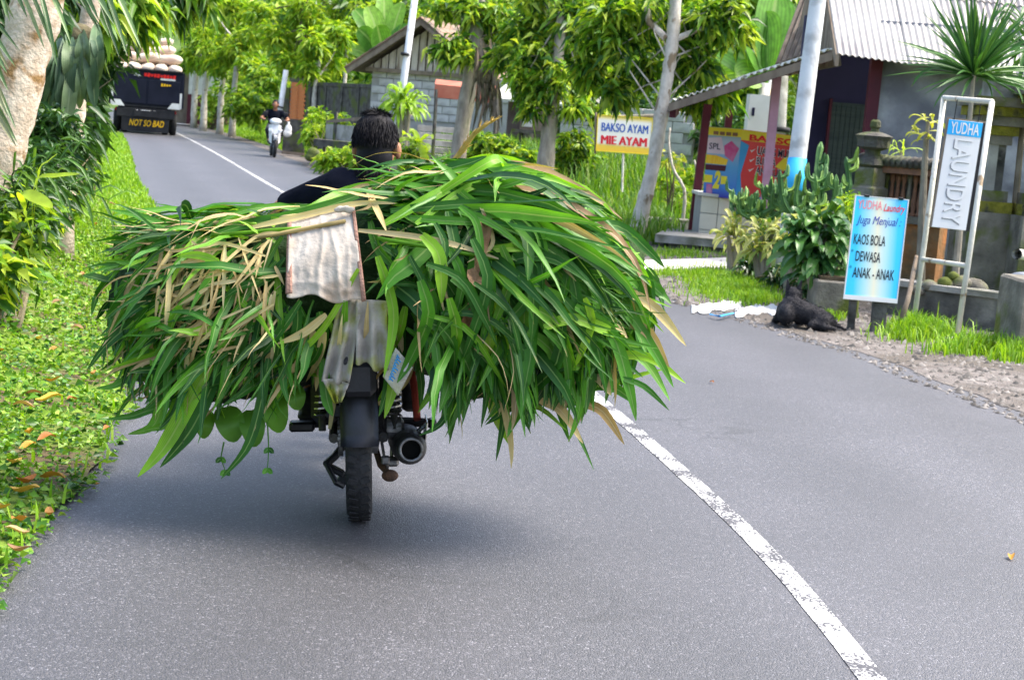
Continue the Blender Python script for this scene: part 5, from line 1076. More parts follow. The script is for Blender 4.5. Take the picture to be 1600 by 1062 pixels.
# --- block house behind the trees
dH = 43.0; A = at(572, 200, dH); Bx = at(845, 222, dH - 1.5); A[2] = Bx[2] = .70; ztop = zpx(106, 575, dH)
hx = unit((Bx - A) * [1, 1, 0]); wlen = np.linalg.norm((Bx - A)[:2]); hn = np.array([hx[1], -hx[0], 0])
house = thing('block_house', 'pale concrete block house with boarded gable and old tiled roof', 'house', (A + Bx) / 2)
bh = ztop - .70
box_part(house, 'wall', m_mortar, A + hn * -.16, hx * wlen, -hn * 5.0, Z3 * bh)
blk = MB().box((0, 0, 0), (.385, .06, .185), bev=.008).mesh('block'); blk.materials.append(m_block); rz = Matrix.Rotation(math.atan2(hx[1], hx[0]), 4, 'Z'); hinv = rootm(house).inverted()
rows = int(bh / .2); nb = 0
for r_ in range(3, rows):
    for c_ in range(int(wlen / .4) - 1):
        if nb >= 290: break
        p = A + hx * (.22 + .4 * c_ + (.2 if r_ % 2 else 0)) + hn * -.145 + Z3 * (.1 + .2 * r_)
        if c_ > 5 and r_ < 6 and c_ < 11: continue
        o = bpy.data.objects.new('block', blk); COL.objects.link(o); o.parent = house; o.matrix_local = hinv @ Matrix.Translation(Vector(p)) @ rz; nb += 1
ap = at(690, 42, dH); azh = float(ap[2]); am = A + hx * np.dot(ap - A, hx)
lft = A - hx * .45; rgt = am + (am - lft)
g_ = MB(); e0 = lft + hx * .35; e1 = rgt - hx * .35
nb_ = 16
for k in range(nb_):                                        # gable boards, one by one
    t0, t1 = k / nb_, (k + 1) / nb_; x0, x1 = e0 + (e1 - e0) * t0, e0 + (e1 - e0) * (t1 - .012); h0, h1 = (azh - ztop - .12) * (1 - abs(2 * t0 - 1)), (azh - ztop - .12) * (1 - abs(2 * t1 - 1)); zb = ztop - .02
    P8 = []
    for off in (-.02, -.07):
        P8 += [np.array([x0[0], x0[1], zb]) + hn * off, np.array([x1[0], x1[1], zb]) + hn * off, np.array([x1[0], x1[1], zb + max(h1, .01)]) + hn * off, np.array([x0[0], x0[1], zb + max(h0, .01)]) + hn * off]
    MB().hexa([P8[4], P8[5], P8[6], P8[7], P8[0], P8[1], P8[2], P8[3]]).build('gable_board', m_gable, house, True)
MB().box((e0 + e1) / 2 * [1, 1, 0] + Z3 * (ztop - .04) + hn * .0, (np.linalg.norm(e1 - e0), .12, .1), rz.to_3x3()).build('tie_beam', m_wood, house, True)
for sgn, E_ in ((1, lft), (-1, rgt)):                       # two roof slopes, tiles in courses
    ev = np.array([E_[0], E_[1], ztop - .12]); rd = np.array([am[0], am[1], azh + .05]); sl_ = rd - ev; nn = unit(np.cross(sl_, hn)); nn = nn if nn[2] > 0 else -nn; L_ = np.linalg.norm(sl_)
    ro = MB().hexa([ev + hn * .5, ev - hn * 5.2, rd - hn * 5.2, rd + hn * .5, ev + hn * .5 + nn * .06, ev - hn * 5.2 + nn * .06, rd - hn * 5.2 + nn * .06, rd + hn * .5 + nn * .06]).build('roof', m_wood, house, True)
    nc = 9
    for r_ in range(nc):
        for c_ in range(12):
            p = ev + sl_ * ((r_ + .02) / nc) + hn * (.54 - .24 * c_) + nn * (.065 + .004 * (c_ % 2))
            MB().slab(p, -hn * .235, sl_ / nc * 1.12 + nn * -.012, .03).build('roof_tile', m_tile, ro, True)
    MB().hexa([ev + hn * .52 - nn * .1, ev + hn * .48 - nn * .1, rd + hn * .48 - nn * .1, rd + hn * .52 - nn * .1, ev + hn * .52, ev + hn * .48, rd + hn * .48, rd + hn * .52]).build('barge_board', m_wood, ro, True)
# darker lean-to and porch right of the house
pc = thing('porch_annex', 'low dark porch with tin roof right of the block house', 'porch', gnd(800, 250, .7)); d_ = 38.0
o0 = at(790, 215, d_); o0[2] = .75; box_part(pc, 'back_wall', mat('dark_brown_wall', (.10, .07, .065), (.15, .11, .10), 3, .9), o0, hx * 1.4, -hn * .12, Z3 * 1.4)  # back wall in dark mottled brown
rr = at(762, 152, d_ - .6); MB().slab(rr, hx * 1.9 + Z3 * -.02, -hn * 1.2 + Z3 * .35, .05).build('tin_roof', m_edge, pc, True)
for x_ in (775, 830): b0 = at(x_, 215, d_ - .5); b0[2] = .75; MB().tube([b0, at(x_ + 5, 158, d_ - .5)], .05, 8).build('post', m_wood, pc, True)
cab = thing('spirit_house', 'small dark-framed cabinet with pale panel standing on the bank', 'cabinet', gnd(832, 262, .75)); c0 = at(812, 202, 34); ex_ = at(848, 205, 34) - c0
box_part(cab, 'case', m_wood, c0, ex_, -hn * .4, Z3 * .65); box_part(cab, 'pale_panel', m_edge, c0 + hn * .02 + ex_ * .1 + Z3 * .06, ex_ * .42, -hn * .015, Z3 * .5); box_part(cab, 'roof', m_stone, c0 - ex_ * .2 + hn * .1 + Z3 * .65, ex_ * 1.4, -hn * .6, Z3 * .07); box_part(cab, 'shelf', m_stone, c0 - ex_ * .25 + hn * .15 - Z3 * .07, ex_ * 1.5, -hn * .7, Z3 * .07)
for q in (0, 1): box_part(cab, 'leg', m_stone, c0 + ex_ * (.9 * q) - Z3 * .75, ex_ * .12, -hn * .1, Z3 * .7)
wl = thing('block_wall', 'grey concrete block wall behind the food sign', 'wall', gnd(960, 272, .6)); w0 = at(868, 270, 31); w0[2] = .5; w1 = at(1075, 285, 30); w1[2] = .5; wx = unit(w1 - w0); wl_ = np.linalg.norm(w1 - w0); wn = np.array([wx[1], -wx[0], 0]); box_part(wl, 'core', m_mortar, w0 - wn * .06, wx * wl_, -wn * .1, Z3 * 1.35)
wz = Matrix.Rotation(math.atan2(wx[1], wx[0]), 4, 'Z'); winv = rootm(wl).inverted()
for r_ in range(7):
    for c_ in range(int(wl_ / .4)):
        o = bpy.data.objects.new('block', blk); COL.objects.link(o); o.parent = wl; o.matrix_local = winv @ Matrix.Translation(Vector(w0 + wx * (.2 + .4 * c_ + (.18 if r_ % 2 else 0)) - wn * .05 + Z3 * (.1 + .195 * r_))) @ wz
# --- compound wall, brick gate pillar, steps near the oncoming scooter
gp = thing('brick_gate_pillar', 'orange brick gate pillar standing behind the oncoming scooter', 'pillar', gnd(462, 205, .5)); dP = 52; p0 = at(450, 200, dP); p0[2] = .45; zt_ = zpx(128, 462, dP)
brk = MB().box((0, 0, 0), (.215, .1, .055), bev=.006).mesh('brick'); brk.materials.append(m_brick); gi = rootm(gp).inverted()
box_part(gp, 'core', m_mortar, p0 + [0, .06, 0], np.array([.44, 0, 0]), np.array([0, .4, 0]), Z3 * (zt_ - .45))
for r_ in range(int((zt_ - .45) / .065)):
    for c_ in range(2):
        o = bpy.data.objects.new('brick', brk); COL.objects.link(o); o.parent = gp; o.matrix_local = gi @ Matrix.Translation(Vector(p0 + np.array([.11 + .225 * c_ + (.03 if r_ % 2 else -.0), .05, .035 + .065 * r_])))
box_part(gp, 'stone_cheek', m_stone, p0 + [.47, .03, 0], np.array([.3, 0, 0]), np.array([0, .45, 0]), Z3 * (zt_ - .5)); box_part(gp, 'stone_cheek', m_stone, p0 + [-.3, .03, 0], np.array([.28, 0, 0]), np.array([0, .45, 0]), Z3 * (zt_ - .65)); box_part(gp, 'cap', m_stone, p0 + [-.05, 0, zt_ - .45], np.array([.6, 0, 0]), np.array([0, .5, 0]), Z3 * .12)
bb = thing('dark_board', 'dark upright board standing beside the gravel behind the scooter', 'board', gnd(455, 230, .1)); q0 = at(441, 232, 47); q0[2] = .1; box_part(bb, 'board', m_stone, q0, at(475, 235, 47) - at(441, 232, 47), np.array([0, .08, 0]), Z3 * .95)
box_part(bb, 'foot', m_wood, q0 - [0, .1, .05], at(475, 235, 47) - at(441, 232, 47), np.array([0, .3, 0]), Z3 * .08)
cw = thing('compound_wall', 'blackened stone compound wall between brick pillar and house', 'wall', gnd(520, 200, .6)); c0 = at(476, 200, 51); c0[2] = .4; c1 = at(585, 205, 46); c1[2] = .4; cx_ = c1 - c0; zc_ = zpx(135, 520, 49) - .4
box_part(cw, 'wall', m_stone, c0, cx_, np.array([.0, .3, 0]), Z3 * zc_); box_part(cw, 'coping', m_stone, c0 - [0, .06, 0] + Z3 * zc_, cx_, np.array([0, .42, 0]), Z3 * .1)
for k in range(5): box_part(cw, 'pier', m_stone, c0 + cx_ * (.02 + .235 * k) - [0, .05, 0], unit(cx_) * .25, np.array([0, .36, 0]), Z3 * (zc_ + .03))
lw = thing('low_garden_wall', 'low weathered concrete wall with sloping top in front of the block house', 'wall', gnd(560, 215, .4)); c0 = at(508, 214, 41); c0[2] = .5; c1 = at(640, 214, 37); c1[2] = .5
box_part(lw, 'wall', m_conc, c0, c1 - c0, np.array([0, .2, 0]), Z3 * .55); box_part(lw, 'coping', m_wood, c0 - [0, .05, -.55], c1 - c0 + Z3 * .35, np.array([0, .3, 0]), Z3 * .08)
for k in range(3): box_part(lw, 'pier', m_stone, c0 + (c1 - c0) * (.1 + .36 * k) - [0, .04, 0], unit(c1 - c0) * .16, np.array([0, .25, 0]), Z3 * .85)
sb_ = thing('stone_bench', 'dark mossy stone slab bench in the grass by the low wall', 'bench', gnd(525, 232, .3)); c0 = at(490, 222, 38); c0[2] = .55; c1 = at(570, 226, 37); c1[2] = .55
box_part(sb_, 'slab', m_stone, c0, c1 - c0, np.array([0, .5, 0]), Z3 * .16)
for q in (.08, .8): box_part(sb_, 'support', m_stone, c0 + (c1 - c0) * q - Z3 * .5, (c1 - c0) * .12, np.array([0, .4, 0]), Z3 * .5)
bd_ = thing('boulder', 'round dark boulder at the edge of the gravel near the stone bench', 'boulder', gnd(489, 250, .05)); bm_ = MB(); bm_.ell(at(489, 240, 37), (.14, .13, .14)); bm_.ell(at(494, 242, 37), (.12, .12, .12)); bm_.ell(at(486, 246, 37), (.15, .14, .1)); organic(bm_, 'rock', m_stone, bd_, True, .025, 3)
stp = thing('garden_steps', 'concrete garden steps beside the red-roofed notice board', 'steps', gnd(670, 250, .6))
for k in range(5):
    c0 = at(652, 248 - 11 * k, 36 + .35 * k); box_part(stp, 'step', m_conc, c0, np.array([1.0, 0, 0]), np.array([0, .5, 0]), Z3 * .12)
nbd = thing('notice_board', 'red-roofed notice board on thin dark posts behind the rider', 'notice board', gnd(690, 255, .7)); dn = 33; a0, a1 = at(678, 152, dn), at(773, 162, dn)
MB().hexa([a0, a1, a1 + [0, .3, .1], a0 + [0, .3, .1], a0 + Z3 * .26, a1 + Z3 * .26, a1 + [0, .3, .36], a0 + [0, .3, .36]]).build('roof', mat('faded_red_tin', (.40, .11, .07), (.48, .17, .11), 4, .7), nbd, True)
for x_ in (675, 770): b0 = at(x_, 262, dn); MB().tube([b0, at(x_ + 7, 140, dn)], .035, 8).build('post', m_stone, nbd, True)

# far shed beside the truck
fs = thing('roadside_shed', 'white and maroon shed beyond the truck', 'shed', gnd(310, 190, .3)); c0 = at(292, 188, 84); c0[2] = .1; box_part(fs, 'wall', m_white, c0, np.array([1.5, 0, 0]), np.array([0, 3, 0]), Z3 * 3.0); box_part(fs, 'painted_base', m_maroon, c0 + [-.02, -.03, 0], np.array([1.54, 0, 0]), np.array([0, 3, 0]), Z3 * 1.5)
box_part(fs, 'wing', m_wood, c0 + [-1.2, .4, 0], np.array([1.18, 0, 0]), np.array([0, 3, 0]), Z3 * 3.1); box_part(fs, 'roof', m_tile, c0 + [-1.5, -.3, 3.1], np.array([3.4, 0, 0]), np.array([0, 3.6, 0]), Z3 * .15)

# --- house with corrugated roof, right
dW = 19.0
hs_ = thing('corrugated_roof_house', 'grey rendered house with corrugated sheet roof and dark doorway', 'house', gnd(1420, 400))
zb = 0.0
c0 = at(1349, 300, dW); c0[2] = zb; c1 = at(1640, 320, dW - .3); c1[2] = zb; zw = zpx(92, 1400, dW)
box_part(hs_, 'wall', m_render, c0, c1 - c0, np.array([0, .2, 0]), Z3 * (zw + .4))
d0 = at(1232, 300, 20.6); d0[2] = zb; d1 = at(1362, 300, 20.6); d1[2] = zb; box_part(hs_, 'porch_wall', m_navy, d0, d1 - d0, np.array([0, .15, 0]), Z3 * 3.0)
dw = d1 - d0; door = box_part(hs_, 'door', mat('dark_green_door', (.03, .045, .045), (.05, .065, .06), 3, .7, stretch=(1, 1, 8)), d0 + dw * .40 - [0, .05, 0], dw * .48, np.array([0, .04, 0]), Z3 * 1.98)
for k in range(8): box_part(door, 'plank', MATS['dark_green_door'], d0 + dw * (.405 + .0588 * k) - [0, .065, 0], dw * .053, np.array([0, .013, 0]), Z3 * 1.95)
for q in (.375, .885): box_part(hs_, 'door_jamb', m_maroon, d0 + dw * q - [0, .08, 0], dw * .03, np.array([0, .07, 0]), Z3 * 2.02)
box_part(hs_, 'post', m_maroon, c0 + [-.075, -.07, 0], np.array([.13, 0, 0]), np.array([0, .12, 0]), Z3 * (zw + .25))
box_part(hs_, 'post_base', m_pink, c0 + [-.12, -.16, 0], np.array([.16, 0, 0]), np.array([0, .08, 0]), Z3 * 1.15)
def corrugated(parent, o, ex, ey, period=.072, amp=.012, m_=m_corr, name='sheet', th=.008):
    o, ex, ey = map(np.asarray, (o, ex, ey)); Lx = np.linalg.norm(ex); n_ = int(Lx / period * 6); nn = unit(np.cross(ex, ey)); V = []
    for k in range(n_ + 1):
        b0 = o + ex * (k / n_) + nn * amp * math.sin(2 * math.pi * k / 6)
        V += [b0, b0 + ey, b0 - nn * th, b0 + ey - nn * th]
    F = []
    for k in range(n_): a = k * 4; F += [(a, a + 4, a + 5, a + 1), (a + 2, a + 3, a + 7, a + 6), (a, a + 2, a + 6, a + 4), (a + 1, a + 5, a + 7, a + 3)]
    F += [(0, 1, 3, 2), (n_ * 4, n_ * 4 + 2, n_ * 4 + 3, n_ * 4 + 1)]
    return MB().add(V, F).build(name, m_, parent, True)
eL = at(1309, 84, 18.4); eR = at(1660, 133, 18.0); up = np.array([-.10, 2.2, 1.95])
ex_ = eR - eL; 
for r_ in range(2):
    for c_ in range(3):
        corrugated(hs_, eL + ex_ * (c_ / 3 - (.01 if c_ else 0)) + up * (.42 * r_) * 1.0 + np.array([0, -.0, .014 * c_ + .022 * r_]), ex_ * .343, up * (.45 if r_ == 0 else .62), name='roof_sheet')
g0, g1 = at(1262, 100, 20.4), at(1312, 88, 18.6); tp = eL + up * 1.02
MB().hexa([eL + [-.02, 0, -.14], eL + [.02, 0, -.14], tp + [.02, 0, -.14], tp + [-.02, 0, -.14], eL + [-.02, 0, -.01], eL + [.02, 0, -.01], tp + [.02, 0, -.01], tp + [-.02, 0, -.01]]).build('barge_board', m_wood, hs_, True)
gA, gB = eL + [.12, .6, -.1], eL + [.12, 4.4, -.1]
for k in range(10):                                          # gable end boards
    t0, t1 = k / 10, (k + 1) / 10 - .01; h0, h1 = 1.9 * (1 - abs(2 * t0 - 1)), 1.9 * (1 - abs(2 * t1 - 1)); P_ = [gA + (gB - gA) * t0, gA + (gB - gA) * t1]
    MB().hexa([P_[0], P_[0] + [.04, 0, 0], P_[1] + [.04, 0, 0], P_[1], P_[0] + [0, 0, h0 + .01], P_[0] + [.04, 0, h0 + .01], P_[1] + [.04, 0, h1 + .01], P_[1] + [0, 0, h1 + .01]]).build('gable_board', m_wood, hs_, True)
fr0 = at(1262, 0, 22.5); 
for k in range(5):
    s0 = at(1216 + 9 * k, 102 - 3 * k, 21.8 - .25 * k); s1 = at(1262 + 8 * k, -20, 23.2 - .25 * k); MB().tube([s0, s1], .045, 6).build('rafter', m_wood, hs_, True)
corrugated(hs_, at(1212, 108, 22.0), at(1270, 90, 20.6) - at(1212, 108, 22.0), at(1268, -25, 23.4) - at(1212, 108, 22.0), .09, .012, m_wood, 'rear_roof_sheet')

# --- stall: lean-to roof on posts
st = thing('roadside_stall', 'open stall with sloping sheet roof on maroon and pink posts', 'stall', gnd(1150, 385))
n0, n1 = at(1302, 76, 18.7), at(1046, 158, 20.5); bk = np.array([.35, 3.6, .10])
mid = n0 + (n1 - n0) * .5
for (a, b) in ((0, .52), (.5, 1.0)): corrugated(st, n0 + (n1 - n0) * a + Z3 * (-.012 if a else 0), (n1 - n0) * (b - a), -bk * -1.0, .10, .014, m_edge, 'roof_sheet', .012)
MB().hexa([n1 - Z3 * .13, n0 - Z3 * .13, n0 - Z3 * .13 + [0, .04, 0], n1 - Z3 * .13 + [0, .04, 0], n1 - Z3 * .03, n0 - Z3 * .03, n0 - Z3 * .03 + [0, .04, 0], n1 - Z3 * .03 + [0, .04, 0]]).build('fascia', m_wood, st, True)
for q in (.15, .5, .9): MB().hexa([n0 + bk * q - Z3 * .14, n1 + bk * q - Z3 * .14, n1 + bk * q + [0, .07, -.14], n0 + bk * q + [0, .07, -.14], n0 + bk * q - Z3 * .03, n1 + bk * q - Z3 * .03, n1 + bk * q + [0, .07, -.03], n0 + bk * q + [0, .07, -.03]]).build('rafter', m_maroon, st, True)
MB().hexa([n1 + [.02, .1, -.2], n1 + [.1, .1, -.2], n1 + bk + [.1, 0, -.2], n1 + bk + [.02, 0, -.2], n1 + [.02, .1, -.09], n1 + [.1, .1, -.09], n1 + bk + [.1, 0, -.09], n1 + bk + [.02, 0, -.09]]).build('eave_beam', m_maroon, st, True)
def post(parent, b, t, d0, d1, w, m_, name='post'):
    p, q = at(*b, d0), at(*t, d1); h = w / 2; return MB().hexa([p + [-h, -h, 0], p + [h, -h, 0], p + [h, h, 0], p + [-h, h, 0], q + [-h, -h, 0], q + [h, -h, 0], q + [h, h, 0], q + [-h, h, 0]]).build(name, m_, parent, True)
post(st, (1080, 372), (1106, 163), 23.0, 22.6, .11, m_maroon); post(st, (1118, 372), (1142, 155), 24.0, 23.7, .1, m_maroon); post(st, (1187, 400), (1214, 120), 20.0, 20.0, .1, m_pink); post(st, (1238, 400), (1252, 140), 21.6, 21.6, .09, m_maroon)
post(st, (1226, 118), (1228, 98), 19.8, 19.8, .14, m_wood, 'bracket')
# tiled food cart with posters
dC = 22.0
cart = thing('food_cart', 'white tiled food cart covered with loan posters under the stall roof', 'cart', gnd(1130, 385))
b0, b1, t0 = at(1089, 384, dC), at(1160, 392, dC), at(1098, 305, dC); exc, eyc = b1 - b0, Z3 * float((t0 - b0)[2]); box_part(cart, 'base', m_mortar, b0 + [0, .03, -.05], exc * 1.9, np.array([0, .8, 0]), eyc + Z3 * .05)
m_tilew = mat('cream_wall_tile', (.72, .70, .60), (.66, .64, .54), 3, .3, .1)
for r_ in range(3):
    for c_ in range(5): MB().slab(b0 + exc * (.008 + .38 * c_) + eyc * (.01 + .33 * r_) - [0, .0, 0], exc * .365, eyc * .315, .03).build('tile', m_tilew, cart, True)
box_part(cart, 'counter', m_edge, b0 + [-.05, -.06, 0] + eyc, exc * 1.95, np.array([0, .9, 0]), Z3 * .04)
lp0, lp1, lpt = at(1098, 306, 21.95), at(1150, 311, 21.75), at(1110, 198, 21.95)
def print_mat(name, cols, axis=1, contrast=.0):
    m, t, b = _mat(name); N = t.nodes; L = t.links; tc = N.new('ShaderNodeTexCoord'); sx = N.new('ShaderNodeSeparateXYZ'); L.new(tc.outputs['Generated'], sx.inputs[0]); r = N.new('ShaderNodeValToRGB'); e = r.color_ramp.elements
    while len(e) < len(cols): e.new(.5)
    for i, (p, c) in enumerate(cols): e[i].position = p; e[i].color = (*c, 1)
    L.new(sx.outputs['XYZ'[axis]], r.inputs['Fac']); L.new(r.outputs['Color'], b.inputs['Base Color']); b.inputs['Roughness'].default_value = .35; return m
pm1 = print_mat('poster_left_print', [(0, (.03, .02, .35)), (.14, (.05, .2, .6)), (.45, (.1, .35, .65)), (.8, (.45, .5, .6)), (.9, (.25, .35, .45))], 2)
pm2 = print_mat('poster_right_print', [(0, (.5, .02, .02)), (.5, (.72, .02, .02)), (1, (.75, .04, .03))], 2)
m_py = mat('poster_yellow', (.85, .70, .05), (.8, .62, .04), 4, .4); m_pr = mat('poster_red', (.75, .02, .02), None, rough=.4); m_pb = mat('poster_blue', (.05, .28, .62), (.08, .38, .7), 3, .4); m_pk = mat('poster_dark', (.02, .02, .05), None, rough=.4); m_pm = mat('poster_magenta', (.6, .03, .2), (.55, .25, .4), 5, .4); m_po = mat('poster_orange', (.85, .42, .02), (.9, .6, .05), 14, .4, stretch=(6, 1, .5)); m_pp = mat('poster_pinkish', (.68, .5, .58), (.75, .62, .66), 3, .4)
exl = lp1 - lp0; eyl = Z3 * float((lpt - lp0)[2]); Ll, Lh = np.linalg.norm(exl), eyl[2]; ul = unit(exl)
pl1 = MB().slab(lp0, exl, eyl, .03).build('poster_board', pm1, cart, True)
nl = np.cross(ul, Z3)
def patch(parent, o, u, n, poly, m_, pr=.004, name='print_patch'):
    P = [o + u * x + Z3 * y + n * pr for x, y in poly]; MB().add(P, [tuple(range(len(P)))]).build(name, m_, parent, True)
patch(pl1, lp0, ul, nl, [(0, Lh * .88), (Ll, Lh * .88), (Ll, Lh * .995), (0, Lh * .995)], m_py); patch(pl1, lp0, ul, nl, [(0, Lh * .62), (Ll * .55, Lh * .62), (Ll * .4, Lh * .86), (0, Lh * .84)], m_pp); patch(pl1, lp0, ul, nl, [(0, Lh * .47), (Ll * .62, Lh * .47), (Ll * .66, Lh * .55), (Ll * .3, Lh * .60), (0, Lh * .60)], m_po); patch(pl1, lp0, ul, nl, [(0, Lh * .38), (Ll * .6, Lh * .38), (Ll * .62, Lh * .46), (0, Lh * .46)], m_maroon)
patch(pl1, lp0, ul, nl, [(Ll * .55, Lh * .6), (Ll * .8, Lh * .52), (Ll * .95, Lh * .72), (Ll * .7, Lh * .82), (Ll * .5, Lh * .74)], m_pm); patch(pl1, lp0, ul, nl, [(0, Lh * .2), (Ll * .24, Lh * .2), (Ll * .24, Lh * .31), (0, Lh * .31)], m_py); patch(pl1, lp0, ul, nl, [(Ll * .5, Lh * .19), (Ll * .68, Lh * .2), (Ll * .68, Lh * .31), (Ll * .5, Lh * .31)], m_py); patch(pl1, lp0, ul, nl, [(Ll * .1, 0), (Ll * .28, 0), (Ll * .25, Lh * .18), (Ll * .08, Lh * .18)], m_pm)
text('2', lp0, ul, Z3, (Ll * .27, Lh * .12, Ll * .48, Lh * .38), m_py, pl1, .05, .2, proud=.008); text('SPL', lp0, ul, Z3, (Ll * .06, Lh * .68, Ll * .4, Lh * .77), m_pk, pl1, .01, proud=.008)
for k in range(4): patch(pl1, lp0, ul, nl, [(Ll * (.15 + .19 * k), Lh * .89), (Ll * (.30 + .19 * k), Lh * .89), (Ll * (.30 + .19 * k), Lh * .94), (Ll * (.15 + .19 * k), Lh * .94)], m_terr, .008)
rp0, rp1, rpt = at(1148, 318, 21.74), at(1240, 330, 21.6), at(1166, 203, 21.74); exr = rp1 - rp0; Lr, Rh = np.linalg.norm(exr), float((rpt - rp0)[2]); ur = unit(exr); nr = np.cross(ur, Z3)
pr1 = MB().slab(rp0, exr, Z3 * Rh, .03).build('poster_board', pm2, cart, True)
patch(pr1, rp0, ur, nr, [(0, Rh * .86), (Lr, Rh * .86), (Lr, Rh * .995), (0, Rh * .995)], m_py); patch(pr1, rp0, ur, nr, [(Lr * .62, Rh * .56), (Lr, Rh * .44), (Lr, Rh * .74), (Lr * .8, Rh * .74)], m_py); patch(pr1, rp0, ur, nr, [(0, 0), (Lr * .12, 0), (Lr * .05, Rh * .4), (Lr * .15, Rh * .8), (0, Rh * .85)], m_pb); patch(pr1, rp0, ur, nr, [(Lr * .3, 0), (Lr, 0), (Lr, Rh * .16), (Lr * .3, Rh * .12)], m_pb)
text('BAKSO', rp0, ur, Z3, (Lr * .14, Rh * .865, Lr * .92, Rh * .95), m_pr, pr1, .04, proud=.008)
for k, (s_, w_) in enumerate((('UANG MUKA', .95), ('BUNGA', .62), ('ANGSURAN', .9))):
    text(s_, rp0, ur, Z3, (Lr * .29, Rh * (.685 - .135 * k), Lr * (w_ + .01), Rh * (.805 - .135 * k)), m_white, pr1, .03, proud=.006, name='letter_outline'); text(s_, rp0, ur, Z3, (Lr * .3, Rh * (.695 - .135 * k), Lr * w_, Rh * (.795 - .135 * k)), m_pk, pr1, .01, proud=.010)
for k in range(3): patch(pr1, rp0, ur, nr, [(Lr * .17, Rh * (.74 - .13 * k)), (Lr * .2, Rh * (.71 - .13 * k)), (Lr * .27, Rh * (.77 - .13 * k)), (Lr * .2, Rh * (.735 - .13 * k))], m_white, .008)
# meter cabinet and concrete kerb of the stall
mc = thing('white_cabinet', 'white metal cabinet standing behind the food cart', 'cabinet', gnd(1180, 372)); c0 = at(1166, 210, 24.5); c1 = at(1201, 213, 24.5); c0[2] = .0
box_part(mc, 'case', m_white, c0, np.array([c1[0] - c0[0], 0, 0]), np.array([0, .35, 0]), Z3 * zpx(148, 1180, 24.5)); box_part(mc, 'slot', m_pk, c0 + [.05, -.01, zpx(170, 1170, 24.5) - .1], np.array([.04, 0, 0]), np.array([0, .02, 0]), Z3 * .12)
kb = thing('stall_platform', 'low concrete platform edge below the tiled cart', 'platform', gnd(1075, 400)); c0 = gnd(1022, 388); c1 = gnd(1135, 398); vv = c1 - c0
box_part(kb, 'slab', m_conc, c0 + Z3 * .08, vv, np.array([.3, 1.6, 0]), Z3 * .1); box_part(kb, 'riser', m_blackc, c0 + vv * .2 + [0, .06, -.05], vv * .8, np.array([.3, 1.3, 0]), Z3 * .13)
kb2 = thing('concrete_kerb', 'dark concrete kerb crossing behind the pale roadside tree', 'kerb', gnd(1050, 372)); c0 = gnd(1000, 366); c1 = gnd(1090, 372); box_part(kb2, 'kerb', m_blackc, c0, (c1 - c0) * 1.0, np.array([.1, .5, 0]), Z3 * .2); box_part(kb2, 'top', m_conc, c0 + Z3 * .2, (c1 - c0), np.array([.1, .5, 0]), Z3 * .04)
pth = MB(); pp = [gnd(1005, 413), gnd(1140, 408), gnd(1215, 425), gnd(1215, 436), gnd(1120, 424), gnd(1005, 428)]
pth.add([p * [1, 1, 0] + Z3 * .045 for p in pp] + [p * [1, 1, 0] - Z3 * .05 for p in pp], [(5, 4, 3, 2, 1, 0), (6, 7, 8, 9, 10, 11)] + [(k, (k + 1) % 6, 6 + (k + 1) % 6, 6 + k) for k in range(6)])
o = pth.build('path', mat('pale_path', (.50, .47, .42), (.6, .57, .52), 3, .95, .4)); o['kind'] = 'structure'

# --- balustrade wall, gate pillars, drain wall
dB = 16.6
bw = thing('balustrade_wall', 'mossy balustrade wall with tiled coping behind the laundry sign', 'wall', gnd(1400, 445)); c0 = at(1338, 300, dB); c0[2] = 0; c1 = at(1475, 300, dB - .5); c1[2] = 0; bv = c1 - c0; zr = zpx(262, 1390, dB); zs = zpx(345, 1390, dB); bu = unit(bv); bn = np.array([bu[1], -bu[0], 0])
box_part(bw, 'plinth', m_orange, c0, bv, -bn * .22, Z3 * zs); box_part(bw, 'sill', m_mossc, c0 + bn * .05 + Z3 * zs, bv, -bn * .32, Z3 * .07); box_part(bw, 'rail', m_terr, c0 + bn * .07 + Z3 * (zr - .05), bv, -bn * .36, Z3 * .08)
nbal = 15
for k in range(nbal):
    p = c0 + bv * ((k + .5) / nbal) - bn * .1 + Z3 * (zs + .07); h_ = zr - .05 - zs - .07; MB().lathe(p, [(.035, 0), (.035, .05 * h_), (.02, .1 * h_), (.032, .3 * h_), (.022, .55 * h_), (.016, .75 * h_), (.03, .88 * h_), (.03, h_)], (0, 0, 1), 8).build('baluster', m_terr if k % 4 else m_mossc, bw, True, True)
box_part(bw, 'back_panel', m_blackc, c0 - bn * .26 + Z3 * zs, bv, -bn * .05, Z3 * (zr - zs))
for k in range(15):
    p = c0 + bv * ((k + .5) / 15) + Z3 * (zr + .05); MB().tube([p + bn * .11, p + bn * .0 + Z3 * .03, p - bn * .33], [.045, .05, .045], 8).build('coping_tile', m_stone, bw, True, True)
ln2 = thing('stone_lantern', 'carved dark stone finial on the end pillar of the balustrade', 'lantern', c0 + bn * .1); q = at(1361, 262, 16.4); 
lb = MB(); lb.lathe(q * [1, 1, 0], [(.16, 0), (.16, q[2] - .3), (.19, q[2] - .28), (.19, q[2] - .2), (.15, q[2] - .18), (.15, q[2])], (0, 0, 1), 4); lb.build('pillar', m_mossc, ln2, True)
lb = MB(); lb.lathe(q, [(.10, 0), (.14, .03), (.12, .08), (.075, .12), (.08, .17)], (0, 0, 1), 8); lb.build('base', m_stone, ln2, True)
